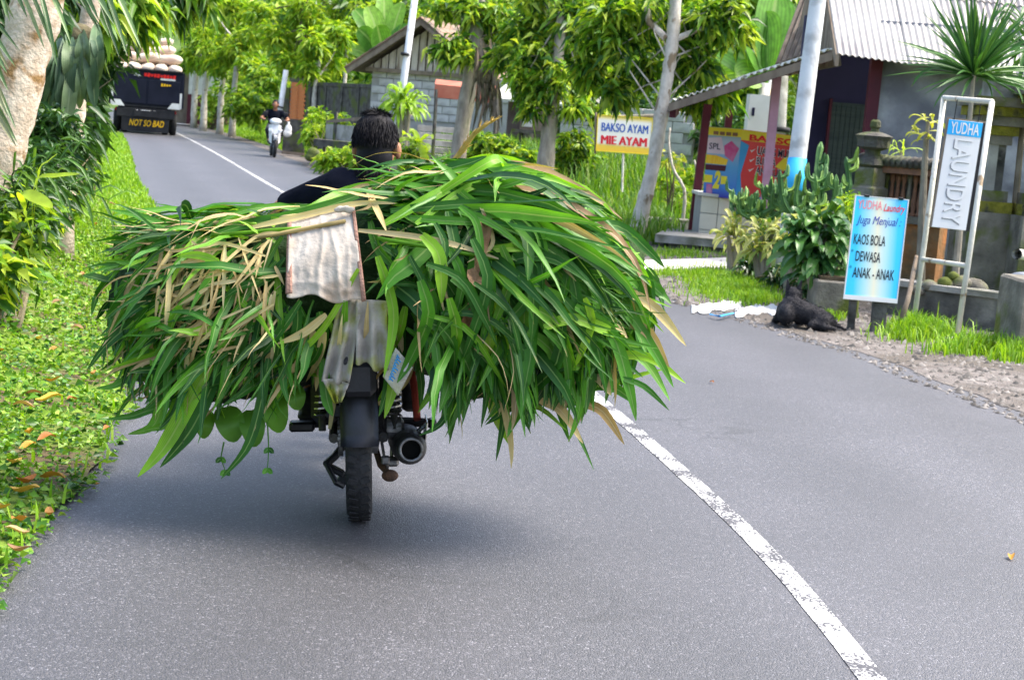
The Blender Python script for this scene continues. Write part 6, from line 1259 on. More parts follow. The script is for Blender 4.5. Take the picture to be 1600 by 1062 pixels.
lb = MB(); lb.lathe(q + Z3 * .17, [(.09, 0), (.16, .03), (.165, .10), (.19, .14), (.14, .16), (.07, .18)], (0, 0, 1), 8); lb.build('head', m_stone, ln2, True); lb = MB(); lb.lathe(q + Z3 * .35, [(.045, 0), (.04, .03), (.055, .05), (.05, .1), (.03, .12)], (0, 0, 1), 8); lb.build('knob', m_stone, ln2, True)
def gate(label, px0, px1, base_py, top_py, d, seed):
    a, b = at(px0, base_py, d), at(px1, base_py + 8, d); w = float(b[0] - a[0]); z0 = 0.0; zt2 = zpx(top_py, (px0 + px1) / 2, d); g0 = np.array([a[0], a[1], z0]); r_ = thing('gate_pillar', label, 'gate pillar', g0 + [w / 2, 0, 0])
    box_part(r_, 'plinth', m_mossc, g0, np.array([w, 0, 0]), np.array([0, .7, 0]), Z3 * .95); box_part(r_, 'base_course', m_moss, g0 + [.05, .04, .95], np.array([w - .1, 0, 0]), np.array([0, .6, 0]), Z3 * .10); box_part(r_, 'base_course', m_mossc, g0 + [.09, .08, 1.05], np.array([w - .18, 0, 0]), np.array([0, .5, 0]), Z3 * .1)
    box_part(r_, 'shaft', m_conc, g0 + [.13, .12, 1.15], np.array([(w - .26) * .5, 0, 0]), np.array([0, .4, 0]), Z3 * (zt2 - 1.35)); box_part(r_, 'shaft_inset', m_blackc, g0 + [.13 + (w - .26) * .5, .16, 1.15], np.array([(w - .26) * .5, 0, 0]), np.array([0, .34, 0]), Z3 * (zt2 - 1.35))
    for k in range(5): box_part(r_, 'moss_course', m_moss if k % 2 else m_mossc, g0 + [.1 - .045 * k, .1 - .03 * k, zt2 - .2 + .085 * k], np.array([w - .2 + .09 * k, 0, 0]), np.array([0, .45 + .06 * k, 0]), Z3 * .083)
    box_part(r_, 'cap', m_conc, g0 + [.1, .1, zt2 + .225], np.array([w - .2, 0, 0]), np.array([0, .4, 0]), Z3 * .18)
    return r_
gate('mossy stepped stone gate pillar behind the tall sign frame', 1502, 1574, 470, 190, 15.2, 1)
gate('second mossy gate pillar at the yard entrance beside the pipe', 1584, 1690, 470, 175, 14.8, 2)
dwl = thing('drain_wall', 'blackened concrete drain wall with mossy top behind the sign frame', 'wall', gnd(1490, 535)); a, b = gnd(1405, 505), gnd(1640, 545); a, b = a + [0, .55, 0], b + [0, .9, 0]
hz = zpx(458, 1440, 13.9)
box_part(dwl, 'front', m_blackc, a, b - a, np.array([.0, .15, 0]), Z3 * hz); box_part(dwl, 'top', m_conc, a + [0, -.03, hz], b - a, np.array([0, .3, 0]), Z3 * .05)
rb = thing('rubble_stones', 'heap of rough stones lying on the drain wall', 'rubble', a + Z3 * (hz + .05))
for (x_, y_, r_) in ((1450, 445, .12), (1475, 440, .11), (1500, 440, .14), (1430, 452, .1), (1520, 445, .15), (1488, 430, .09)):
    q = MB(); c = at(x_, y_, 14.35); r_ *= .8; q.box(c, (r_ * 1.5, r_ * 1.3, r_ * .9), Matrix.Rotation(x_, 3, 'Z') @ Matrix.Rotation(.4, 3, 'X'), r_ * .3); q.ell(c + [r_ * .4, 0, -.02], (r_ * .8, r_ * .8, r_ * .5)); organic(q, 'stone', m_mossc, rb, True, .03, 1)
blk2 = thing('concrete_block', 'square mossy concrete block at the right end of the drain', 'block', gnd(1580, 552)); a = gnd(1561, 556); MB().box(a + [.46, .3, .28], (.7, .6, .58), bev=.02).build('block', m_mossc, blk2, True)
pad = thing('concrete_pad', 'small concrete pad at the foot of the sign frame', 'pad', gnd(1530, 545)); a = gnd(1505, 548); MB().box(a + [.16, .3, .015], (.42, .5, .06), bev=.01).build('slab', m_conc, pad, True)
pp_ = thing('grey_pipe', 'grey bent drain pipe standing on the drain wall', 'pipe', at(1578, 480, 13.7)); MB().tube(catmull([at(1577, 485, 13.7), at(1580, 450, 13.7), at(1583, 434, 13.7), at(1600, 431, 13.7), at(1625, 433, 13.8)], 14), .035, 10).build('pipe', mat('grey_pvc', (.17, .19, .23), None, rough=.5), pp_, True, True)
pw = thing('white_pipe', 'white pipe end jutting from the gate pillar', 'pipe', at(1600, 398, 14.0)); mbp = MB(); mbp.tube([at(1589, 397, 13.9), at(1640, 402, 15.0)], .045, 14, False); mbp.tube([at(1640, 402, 15.0), at(1589, 397, 13.9)], .036, 14, False); mbp.build('pipe', m_edge, pw, True, True)
plb = thing('planter_box', 'square mossy concrete planter beside the dog', 'planter', gnd(1298, 492)); a = gnd(1270, 494); MB().box(a + [.19, .2, .14], (.38, .4, .34), bev=.015).build('box', m_mossc, plb, True); MB().box(a + [.19, .2, .325], (.3, .32, .03)).build('soil', m_soil, plb, True)

# ================================================================== signs
m_ink = mat('black_ink', (.012, .012, .02), None, rough=.4); m_inkb = mat('blue_sign_ink', (.02, .10, .45), None, rough=.4); m_inkr = mat('red_sign_ink', (.72, .03, .05), None, rough=.4); m_inkp = mat('pale_red_ink', (.80, .25, .28), None, rough=.4); m_inkn = mat('navy_script_ink', (.03, .05, .35), None, rough=.4)
m_frame = mat('chipped_white_paint', (.68, .66, .58), (.60, .57, .48), 8, .6, .3, 40, c3=(.30, .22, .14), s3=9, lo3=.6, hi3=.68)
def board(parent, tl, tr, bl, d, m_, th=.02, name='board', dd=0):
    o, ex, ey = at(*bl, d), at(*tr, d) - at(*tl, d), at(*tl, d + dd) - at(*bl, d); b = MB().slab(o, ex, ey, th).build(name, m_, parent, True); return o, unit(ex), unit(ey), np.linalg.norm(ex), np.linalg.norm(ey), b
# food sign on the tree
fsn = thing('food_sign', 'yellow and white BAKSO AYAM MIE AYAM board fixed beside the pale tree', 'sign', gnd(975, 288, .5)); dS = 25.5
m_bk = print_mat('food_sign_print', [(0, (.85, .55, .04)), (.16, (.86, .6, .08)), (.24, (.85, .83, .74)), (.86, (.85, .83, .76)), (.95, (.86, .66, .15))], 2)
o, u, v, a, b, bo = board(fsn, (935, 180), (1019, 186), (932, 235), dS, m_bk)
for (x0, y0, x1, y1) in ((-.01, -.012, a + .01, .0), (-.01, b, a + .01, b + .012), (-.012, 0, 0, b), (a, 0, a + .012, b)): MB().slab(o + u * x0 + v * y0 + np.cross(u, v) * .006, u * (x1 - x0), v * (y1 - y0), .03).build('edge_strip', m_py, fsn, True)

for dx in (0, .007):
    text('BAKSO AYAM', o + u * dx, u, v, (a * .07, b * .56, a * .93, b * .80), m_inkb, fsn, 0, proud=.004 + dx * .1)
for dx in (0, .008, .016):
    text('MIE AYAM', o + u * dx, u, v, (a * .07, b * .20, a * .91, b * .44), m_inkr, fsn, 0, proud=.004 + dx * .1)

MB().tube([at(948, 183, dS + .03), at(1032, 181, dS + .03)], .028, 8).build('cross_pole', m_barkg, fsn, True); MB().tube([at(931, 176, dS + .03), at(930, 240, dS + .03)], .02, 6).build('side_batten', m_wood, fsn, True); MB().tube([at(974, 236, dS + .02), at(972, 300, dS + .02)], .02, 6).build('post', m_frame, fsn, True)
# laundry sign
ls = thing('laundry_sign', 'blue and cream YUDHA Laundry board leaning on dark legs by the dog', 'sign', gnd(1360, 520)); dL = 13.0
m_ls = print_mat('laundry_sign_print', [(0, (.02, .52, .85)), (.14, (.03, .55, .86)), (.33, (.40, .70, .74)), (.5, (.80, .76, .55)), (.67, (.45, .72, .76)), (.86, (.03, .55, .86)), (1, (.02, .52, .85))], 0)
o, u, v, a, b, bo = board(ls, (1338, 306), (1419, 313), (1320, 460), dL, m_ls, .015, dd=.03)
for (x0, y0, x1, y1) in ((-.008, -.035, a + .008, .0), (-.008, b, a + .008, b + .006), (-.008, 0, 0, b), (a, 0, a + .008, b)): MB().slab(o + u * x0 + v * y0 + np.cross(u, v) * .004, u * (x1 - x0), v * (y1 - y0), .022).build('frame_strip', m_white, ls, True)
text('YUDHA', o, u, v, (a * .05, b * .875, a * .52, b * .965), m_inkp, ls, .01); text('Laundry', o, u, v, (a * .55, b * .845, a * .97, b * .945), m_inkr, ls, .01, .35); text('Juga Menjual :', o, u, v, (a * .06, b * .70, a * .92, b * .81), m_inkn, ls, .0, .3)
text('KAOS BOLA', o, u, v, (a * .05, b * .515, a * .66, b * .62), m_ink, ls, .01); text('DEWASA', o, u, v, (a * .12, b * .345, a * .60, b * .45), m_ink, ls, .01); text('ANAK - ANAK', o, u, v, (a * .10, b * .18, a * .90, b * .285), m_ink, ls, .01)
for q in (.43, .265): text('*', o, u, v, (a * .02, b * q, a * .07, b * (q + .035)), m_ink, ls)
for q in (.2, .86): MB().box(o + u * a * q + v * (b + .008), (.04, .03, .02), bev=.004).build('clip', m_tsteel, ls, True)
for (x_, w_) in ((1330, .05), (1372, .11)):
    p = gnd(x_, 517 if x_ < 1350 else 522); q = at(x_ + 4, 468, dL + .03); h = w_ / 2; MB().hexa([p + [-h, 0, -.04], p + [h, 0, -.04], p + [h, .06, -.04], p + [-h, .06, -.04], q + [-h, 0, 0.03], q + [h, 0, .03], q + [h, .06, .03], q + [-h, .06, .03]]).build('leg', m_blackc, ls, True)
# tall sign in white frame
ts = thing('hanging_laundry_sign', 'tall white and blue YUDHA LAUNDRY panel hanging in a white pipe frame', 'sign', gnd(1462, 522)); fL0, fR0 = gnd(1426, 514), gnd(1494, 534)
dl0 = float((fL0 - CAMP) @ FWD); dr0 = float((fR0 - CAMP) @ FWD); fL1, fR1 = at(1475, 153, dl0), at(1550, 159, dr0)
for p, q in ((fL0 - [0, 0, .06], fL1), (fR0 - [0, 0, .06], fR1)): MB().tube([p, q], .022, 10).build('post', m_frame, ts, True, True)
MB().tube([fL1, fR1], .022, 10).build('top_bar', m_frame, ts, True, True); MB().tube([fL0 + (fL1 - fL0) * .302, fR0 + (fR1 - fR0) * .316], .02, 10).build('cross_bar', m_frame, ts, True, True)
dT = (dl0 + dr0) / 2
o, u, v, a, b, bo = board(ts, (1483, 186), (1536, 192), (1456, 354), dT, mat('white_enamel', (.72, .72, .72), (.66, .66, .67), 5, .5), .03)
nT = np.cross(u, v); MB().slab(o + v * b * .86 + nT * .003, u * a, v * b * .135, .004).build('blue_header', mat('header_blue', (.03, .40, .80), None, rough=.5), ts, True)
text('YUDHA', o + nT * .003, u, v, (a * .08, b * .872, a * .92, b * .98), m_white, ts, .012)
m_shd = mat('painted_letter_shadow', (.30, .30, .32), None, rough=.6)  # offset grey copy paints the shadow of the raised white letters
text('LAUNDRY', o, u, v, (a * .23, b * .035, a * .78, b * .825), m_shd, ts, .0, rot=1, proud=.003, name='letter_shadow'); text('LAUNDRY', o + u * .008 + v * .007, u, v, (a * .23, b * .035, a * .78, b * .825), MATS['white_enamel'], ts, .012, rot=1, proud=.0065)
for (x0, y0, x1, y1) in ((-.012, 0, 0, b), (a, 0, a + .03, b), (-.012, b, a + .03, b + .014)): MB().slab(o + u * x0 + v * y0 - nT * .004, u * (x1 - x0), v * (y1 - y0), .04).build('panel_rim', m_tsteel if x0 > 0 else m_wood, ts, True)
for q in (.15, .85): MB().tube([o + u * a * q + v * b, o + u * a * q + v * (b + .16)], .004, 5).build('hanger_wire', m_tsteel, ts, True)

# ================================================================== poles
up_ = thing('utility_pole', 'white utility pole with a bright blue painted band behind the cactus', 'pole', gnd(1222, 452)); P = [at(1222, 452, 16.5), at(1236, 330, 16.5), at(1246, 246, 16.5), at(1278, 0, 16.5), at(1300, -180, 16.5)]
m_pole = mat('whitewashed_steel', (.66, .67, .68), (.58, .59, .60), 5, .6, .2, 30, c3=(.42, .42, .42), s3=4); rP = [.095, .092, .09, .082, .075]
MB().tube(P, rP, 20).build('shaft', m_pole, up_, True, True); MB().tube([at(1237, 325, 16.5), at(1246, 248, 16.5)], .096, 20).build('blue_band', mat('sky_blue_paint', (.03, .38, .72), (.05, .45, .78), 5, .5), up_, True, True)
for (lab, b, t, d, r, m_) in (('slim steel pole leaning in front of the block house gable', (622, 150), (652, -30), 36, .085, m_pole), ('thin galvanised pole rising behind the stall roof', (1206, 150), (1214, -20), 27, .05, m_pole), ('thick concrete pole rising behind the stall roof', (1214, 330), (1226, -20), 27.5, .15, m_conc), ('short grey post beside the brick gate pillar', (432, 200), (447, 110), 50, .09, m_pole)):
    po = thing('pole', lab, 'pole', at(*b, d)); q = at(*b, d); MB().tube([np.array([q[0] - .05, q[1], float(zt(q[0], q[1])) - .1]), at(*t, d)], [r, r * .85], 14).build('shaft', m_, po, True, True); MB().tube([q + (at(*t, d) - q) * .35, q + (at(*t, d) - q) * .37], r * 1.15, 14).build('strap_band', m_tsteel, po, True, True)

# ================================================================== plants by the stall
cm = leafmat('cactus_skin', [(.04, .11, .03), (.07, .17, .045), (.11, .22, .06)], .5, 0, 'object')
cm2 = leafmat('cactus_tip', [(.18, .32, .06), (.26, .40, .08)], .5, 0, 'object')
def cactus(label, base, d, arms, seed):
    rs = np.random.RandomState(seed); g0 = at(*base, d); g0[2] = float(zt(g0[0], g0[1])); r_ = thing('candelabra_cactus', label, 'cactus', g0); sc_ = d / FPX
    tr = MB(); fork = at(base[0] + 4, base[1] - 75, d); tr.tube(catmull([g0, (g0 + fork) / 2, fork], 8), [.06] * 3 + [.055] * 5, 10, star=.25); tr.build('trunk', cm, r_, True)
    for (x0, y0, x1, y1) in arms:
        dd = rs.uniform(-.22, .22); a, b = at(x0, y0, d + dd * .5), at(x1, y1, d + dd); m_ = (a + b) / 2 + (b - a)[[0, 1, 2]] * 0 + np.array([.04 * np.sign(x1 - x0), 0, -.05])
        Pc = catmull([fork * .5 + a * .5 if rs.rand() < .4 else a, a, m_, b], 12); w = .025 * rs.uniform(.85, 1.25); ao = MB().tube(Pc, [w * (1 + .18 * math.sin(q * 2.1)) for q in range(11)] + [w * .3], 10, star=.38).build('arm', cm, r_, True)
        for k in range(rs.randint(2, 6)):
            p = Pc[rs.randint(5, 11)]; L_ = rs.uniform(.07, .2); sx = rs.choice([-1, 1]); q = p + np.array([sx * L_ * .45, rs.uniform(-.08, .08), L_ * .85]); MB().tube(catmull([p, p + np.array([sx * L_ * .4, 0, L_ * .2]), q], 7), [w * .8, w * .85, w * .8, w * .85, w * .75, w * .6, w * .2], 10, star=.38).build('shoot', cm2 if rs.rand() < .5 else cm, ao, True)
def rarms(cx, cy, n, w, h, seed):
    rs = np.random.RandomState(seed); out = []
    for k in range(n):
        x = cx + rs.uniform(-w, w) * .45; y = cy - rs.uniform(0, h * .35); out.append((x, y, cx + (x - cx) * 1.9 + rs.normal(0, 5), y - rs.uniform(.35, .7) * h))
    return out
cactus('branching green cactus in front of the loan posters', (1186, 425), 17.6, rarms(1186, 352, 15, 40, 72, 3) + [(1152, 335, 1146, 295), (1212, 335, 1222, 296)], 3)
cactus('tall branching green cactus in front of the blue-banded pole', (1262, 455), 15.6, rarms(1266, 375, 19, 58, 118, 5) + [(1285, 290, 1283, 222), (1320, 310, 1322, 245), (1225, 330, 1222, 280)], 5)
def rosette(label, base, heads, d, seed, lm, name, cat, w=.045, L=.2, nl=26, group=None, stemm=None):
    "cane shrub: stems ending in whorls of drooping strap leaves, each leaf its own piece"
    rs = np.random.RandomState(seed); g0 = at(*base, d); g0[2] = float(zt(g0[0], g0[1])); r_ = thing(name, label, cat, g0, group)
    st_ = MB()
    for (x, y) in heads: h = at(x, y, d); st_.tube([g0 + rs.normal(0, .02, 3) * [1, 1, 0] - Z3 * .03, g0 * .35 + h * .65 - Z3 * .06, h], [.04 * d / 16, .03 * d / 16, .018 * d / 16], 9)
    st_.build('stems', stemm or m_barkg, r_, True)
    for (x, y) in heads:
        h = at(x, y, d)
        for k in range(nl):
            az = rs.uniform(0, 2 * np.pi); el = rs.uniform(-.55, 1.1); dr = np.array([math.cos(az) * math.cos(el), math.sin(az) * math.cos(el), math.sin(el)]); l_ = L * rs.uniform(.7, 1.2)
            p0 = h + dr * .02 + rs.normal(0, .03, 3); strap(r_, [p0, p0 + dr * l_ * .5, p0 + dr * l_ * .85 - Z3 * l_ * .16, p0 + dr * l_ * 1.0 - Z3 * l_ * .42], w * rs.uniform(.8, 1.2), lm, (rs.normal(0, .3), -.4, .9), .22, LEAFP, 7)
lm_var = leafmat('variegated_leaf', [(.14, .26, .03), (.40, .44, .08), (.56, .54, .16), (.62, .60, .22)], .4, .3, 'object', (.12, .26, .04))
lm_gls = leafmat('glossy_broad_leaf', [(.03, .10, .025), (.05, .15, .03), (.08, .2, .04), (.13, .27, .05)], .28, .2, 'object', (.14, .26, .08))
gv = None
rosette('yellow variegated shrub on a single cane, left of the others', (1148, 425), [(1150, 352), (1138, 368), (1160, 375)], 17.6, 3, lm_var, 'variegated_shrub', 'shrub', .042, .2, 24)
rosette('yellow variegated shrub with thick cane in front of the first cactus', (1193, 440), [(1190, 368), (1205, 385), (1178, 388), (1208, 362)], 16.6, 4, lm_var, 'variegated_shrub', 'shrub', .045, .2, 24)
rosette('yellow variegated shrub growing against the glossy dark shrub', (1235, 452), [(1232, 378), (1245, 362), (1228, 395)], 15.4, 5, lm_var, 'variegated_shrub', 'shrub', .045, .2, 22)
rosette('big glossy dark green broad-leaved shrub behind the dog', (1285, 475), [(1266, 362), (1290, 350), (1278, 385), (1304, 378), (1258, 398), (1294, 412), (1272, 425), (1250, 372)], 14.3, 6, lm_gls, 'glossy_shrub', 'shrub', .085, .25, 24)
rosette('pale green cane plant crowning the glossy shrub', (1275, 470), [(1270, 345)], 14.5, 8, GRN['yellow'], 'cane_plant', 'plant', .05, .17, 16)
bush('fine-leaved light green bush beside the laundry sign', [(1320, 335, 15.2, .18, 60), (1335, 320, 15.4, .15, 40), (1312, 360, 15.1, .15, 40)], GRN['bright'], 55, .09, 6, 'bush', .3)
bush('low green weeds at the foot of the cactus canes', [(1215, 430, 16, .14, 30), (1170, 420, 17, .14, 30), (1255, 445, 15.3, .14, 30)], GRN['dark'], 56, .09, 6, 'weeds', .4, cat='weeds')
bush('leafy creeper growing at the foot of the right concrete block', [(1592, 530, 12.6, .1, 40), (1605, 545, 12.3, .1, 40)], GRN['mango'], 57, .07, 6, 'creeper', .5, cat='creeper')
rosette('tall spiky yucca rising over the gate pillar and roof', (1520, 210), [(1522, 112)], 14.3, 9, leafmat('yucca_leaf', [(.03, .10, .02), (.05, .15, .03), (.09, .20, .04)], .35, .25, 'object', (.12, .24, .07)), 'yucca', 'yucca', .04, .5, 6)
yr = [o for o in COL.objects if o.name.startswith('yucca') and o.parent is None][-1]; h = at(1522, 118, 14.3); rs = np.random.RandomState(77); ym = MATS['yucca_leaf']
for k in range(120):
    az = rs.uniform(0, 2 * np.pi); el = rs.uniform(-.25, 1.5); dr = np.array([math.cos(az) * math.cos(el), math.sin(az) * math.cos(el) * .8, math.sin(el)]); l_ = rs.uniform(.5, .85)
    strap(yr, [h + dr * .03, h + dr * l_ * .55, h + dr * l_ - Z3 * .08 * l_ * math.cos(el)], rs.uniform(.026, .04), ym, (rs.normal(0, .4), -.6, .7), .3, lambda s: np.clip(np.minimum(.5 + s * 2, (1 - s) * 2.2), .03, 1), 7)
rosette('second spiky yucca at the frame of the gate', (1600, 210), [(1612, 70)], 15.2, 10, ym, 'yucca', 'yucca', .05, .62, 60)
rosette('yellow-leaved potted dracaena peeping over the balustrade', (1450, 330), [(1450, 190), (1446, 215)], 15.8, 14, GRN['yellow'], 'dracaena', 'plant', .035, .14, 12)
rosette('spiky green plant behind the balustrade coping', (1408, 300), [(1408, 236)], 17.2, 15, GRN['bright'], 'spiky_plant', 'plant', .02, .22, 14)
rosette('green dracaena standing before the block house', (628, 235), [(630, 150), (622, 168), (640, 165)], 34, 16, GRN['mango'], 'dracaena', 'plant', .09, .5, 26)
rosette('banana-like sapling among the bank grass', (672, 265), [(655, 225)], 30, 17, GRN['bright'], 'sapling', 'sapling', .14, .4, 14)

# ================================================================== dog and litter
dog = thing('dog', 'black dog lying on the dirt with its back to the road', 'dog', gnd(1268, 512)); m_fur = mat('black_fur', (.010, .010, .014), (.03, .028, .03), 18, .7, .5, 90); dgm = MB(); dD = 12.98
def dq(x, y, z=0): return at(x, y, dD + z)
capsule(dgm, [dq(1228, 483, .06), dq(1240, 482, .04), dq(1258, 489, .0), dq(1280, 497, -.03)], [.075, .098, .088, .082], 14); dgm.ell(dq(1228, 490, .0), (.07, .12, .085)); dgm.ell(dq(1285, 500, -.03), (.095, .12, .07))
capsule(dgm, [dq(1232, 476, .06), dq(1238, 466, .09)], [.062, .052]); dgm.ell(dq(1239, 459, .10), (.066, .066, .055)); dgm.ell(dq(1239, 455, .13), (.052, .05, .038)); capsule(dgm, [dq(1240, 463, .14), dq(1243, 466, .25)], [.034, .023])
capsule(dgm, [dq(1220, 490, .08), dq(1212, 500, .25), dq(1211, 502, .36)], [.042, .03, .026]); capsule(dgm, [dq(1248, 496, .1), dq(1250, 503, .33)], [.042, .03])
capsule(dgm, [dq(1288, 500, -.05), dq(1268, 508, -.12), dq(1290, 511, -.15)], [.055, .036, .024]); capsule(dgm, [dq(1290, 511, -.15), dq(1304, 514, -.15)], [.023, .02]); capsule(dgm, [dq(1298, 504, 0), dq(1311, 510, .0), dq(1320, 514, -.04)], [.026, .018, .012])
fur(organic(dgm, 'body', m_fur, dog, True, .012, 5), 9000, .022, .003, m_fur)
for x_ in (1233, 1251):
    e = MB(); a = dq(x_ + (0 if x_ < 1240 else -4), 454, .08); e.hexa([a + [-.026, 0, -.02], a + [.026, 0, -.02], a + [.026, .03, -.02], a + [-.026, .03, -.02], a + [-.004 + (.02 if x_ > 1240 else -.02), .0, .085], a + [.004 + (.02 if x_ > 1240 else -.02), 0, .085], a + [.004 + (.02 if x_ > 1240 else -.02), .012, .085], a + [-.004 + (.02 if x_ > 1240 else -.02), .012, .085]]); e.build('ear', m_fur, dog, True)
cl_ = MB(); c = dq(1240, 469, .085); cl_.lathe(c, [(.054, -.007), (.060, -.007), (.060, .007), (.054, .007)], at(1244, 458, dD + .1) - at(1238, 475, dD + .06), 18, True); cl_.build('collar', mat('brown_leather', (.16, .09, .04), None, rough=.6), dog, True)
m_litter = mat('dusty_white_sack', (.55, .55, .54), (.66, .66, .64), 9, .7, .5, 18, c3=(.36, .33, .28), s3=5, lo3=.55, hi3=.68)
def litter(label, x0, y0, x1, y1, seed, blue=False):
    rs = np.random.RandomState(seed); c = gnd((x0 + x1) / 2, (y0 + y1) / 2); r_ = thing('flattened_sack', label, 'sack', c); n_ = 18; V = []
    for j in range(n_):
        for i in range(n_):
            u, v = i / (n_ - 1), j / (n_ - 1); p = gnd(x0 + (x1 - x0) * u, y0 + (y1 - y0) * (.5 + (v - .5) * (.75 + .25 * math.sin(u * 17 + seed * 3) + .15 * math.sin(u * 41))) + 3 * math.sin(u * 5 + seed)); e = min(u, 1 - u, v, 1 - v); V.append([p[0], p[1], max(0, float(zt(p[0], p[1]))) + .004 + min(e * 4, 1) * (.018 + .014 * math.sin(u * 11 + seed) * math.sin(v * 7 + u * 5) + .006 * math.sin(u * 29 + v * 17))])
    I = np.arange(n_ * n_).reshape(n_, n_); F = np.stack([I[:-1, :-1], I[1:, :-1], I[1:, 1:], I[:-1, 1:]], -1).reshape(-1, 4); o = link('cloth', np_mesh('cloth', np.array(V), F[:, ::-1], None, True), m_litter, r_, True); s_ = o.modifiers.new('t', 'SOLIDIFY'); s_.thickness = .002
    if blue: MB().tube([gnd(x0 + 30, y1 + 1, .03), gnd((x0 + x1) / 2 + 5, y1 + 4, .035), gnd(x1 - 12, y1 - 1, .03)], [.012, .016, .01], 6, flat=.5).build('blue_stripe', m_pb, r_, True)
litter('flattened white sack with blue stripe lying on the dirt shoulder', 1080, 473, 1158, 490, 1, True); litter('crumpled white sack lying in front of the dog', 1148, 480, 1220, 496, 2)
stk = thing('leaning_stick', 'weathered branch leaning against the drain wall beside the laundry sign', 'stick', gnd(1402, 516)); MB().tube(catmull([gnd(1400, 518), at(1418, 470, 13.3), at(1428, 420, 13.7), at(1432, 400, 13.8)], 10), np.linspace(.026, .015, 10), 8).build('stick', m_wood, stk, True, True)

# ================================================================== trees on the right
tree('pale slim roadside tree leaning beside the food sign', 22.2, [(993, 380, 31), (1004, 325, 25), (1013, 290, 24), (1022, 250, 22), (1034, 175, 22), (1043, 120, 21), (1050, 70, 21), (1058, -30, 19)],
     [(965, 60, 55, .3, 95), (1000, 110, 42, .6, 60), (930, 110, 42, .8, 60), (1000, 20, 50, .2, 70), (1095, 95, 45, .4, 80), (1110, 150, 38, .8, 60), (1090, 30, 55, .3, 90), (1140, 25, 45, 0, 70), (960, 150, 30, .6, 40), (1060, 120, 35, 1.2, 45), (1085, 165, 28, 1, 35), (925, 40, 48, .8, 70), (1150, 60, 26, .2, 26)],
     GRN['mango'], m_barkl, dens=.7, branches=[[(1040, 60, 13), (1022, 42, 11), (1012, 30, 9), (1010, -20, 8)], [(1048, 65, 12), (1078, 52, 9), (1105, 42, 6)]], leaf=.22, seed=41, droop=.4, wr=.33)
tree('grey-trunked leafy tree standing in front of the low porch', 27, [(850, 285, 30), (856, 220, 25), (864, 160, 22), (872, 90, 20), (878, 20, 16)],
     [(830, 100, 45, 0, 80), (880, 70, 55, .4, 110), (860, 130, 40, -.3, 70), (910, 130, 42, .3, 75), (820, 50, 48, .6, 85), (880, 10, 60, .3, 110), (810, 140, 28, 0, 36), (930, 170, 24, .3, 30), (900, 170, 26, -.2, 34), (840, 165, 22, -.2, 24), (950, 60, 40, 1, 60), (790, 85, 34, .8, 45), (840, 0, 50, .4, 80)], GRN['mango'], m_barkg, leaf=.22, seed=42, droop=.4, wr=.33, dens=.72)
tree('thick-trunked tree with dry fibrous bark beside the notice board', 29, [(712, 275, 28), (722, 200, 25), (735, 120, 24), (746, 40, 22), (752, -20, 22)],
     [(720, 30, 45, 0, 80), (770, 20, 50, .4, 95), (700, 70, 30, -.3, 40), (760, 70, 38, .2, 60), (790, 45, 40, .6, 65), (735, 80, 26, -.4, 34), (690, 20, 34, .3, 45)], GRN['mango'], m_barkg, leaf=.22, seed=43, droop=.4, wr=.33, dens=.72)
fib = thing('dead_frond_skirt', 'dry brown fronds hanging down the thick trunk by the notice board', 'dead fronds', at(752, 130, 28.5)); rs = np.random.RandomState(5)
for k in range(46):
    x0 = rs.uniform(742, 772); y0 = rs.uniform(60, 120); x1 = x0 + rs.normal(4, 12); y1 = y0 + rs.uniform(40, 110); strap(fib, [at(x0, y0, 28.5), at((x0 + x1) / 2 + 5, (y0 + y1) / 2, 28.3), at(x1, y1, 28.4)], rs.uniform(.03, .07), m_barkd if k % 3 else m_wood, (rs.normal(0, .4), -1, 0), .3, n=5, name='dead_frond')
for k, (x, y, tx, d) in enumerate(((318, 190, 322, 74), (344, 196, 348, 70), (363, 199, 366, 66), (303, 186, 306, 80))):
    tree(['slim grey-stemmed roadside tree nearest the shed', 'slim grey-stemmed roadside tree in the middle of the far row', 'slim brown-stemmed roadside tree at the near end of the far row', 'slim roadside tree at the far end of the row'][k], d, [(x, y, 11), (x + 2, y - 50, 9), (tx + 3, y - 90, 8), (tx + 5, 60, 6)], [(tx + 5, 70, 34, 0, 70), (tx - 15, 95, 24, .5, 40), (tx + 28, 60, 30, .4, 55), (tx + 5, 35, 36, 1, 70), (tx + 20, 100, 20, -.5, 26), (tx - 10, 15, 36, 1, 60)], GRN['bright'] if k != 3 else GRN['far'], m_barkl, leaf=.34, seed=60 + k, droop=.4)
tree('dark-stemmed tree behind the oncoming scooter', 57, [(466, 185, 14), (470, 110, 13), (474, 30, 12), (478, -20, 10)], [(470, 20, 45, 0, 80), (430, 60, 42, .5, 75), (500, 50, 42, 0, 75), (450, 95, 32, 0, 50), (490, 100, 28, .2, 40), (410, 30, 40, 1, 70), (520, 20, 36, 1, 60)], GRN['bright'], m_barkd, leaf=.3, seed=71)
tree('light-leaved tree between brick pillar and banana plants', 50, [(490, 190, 8), (492, 140, 7), (500, 90, 6)], [(505, 75, 34, 0, 60), (530, 55, 28, .4, 45), (485, 110, 22, 0, 30), (520, 100, 20, .5, 25)], GRN['bright'], m_barkl, leaf=.3, seed=72)
tree('slim pale tree behind the compound wall', 54, [(536, 170, 7), (540, 110, 6), (543, 60, 5)], [(545, 50, 26, 0, 40), (560, 30, 26, .5, 40), (530, 75, 20, 0, 28)], GRN['bright'], m_barkl, leaf=.3, seed=73)
bn_leaf = leafmat('banana_leaf', [(.08, .22, .03), (.14, .32, .04), (.22, .40, .05)], .35, .4, 'object', (.35, .48, .15))
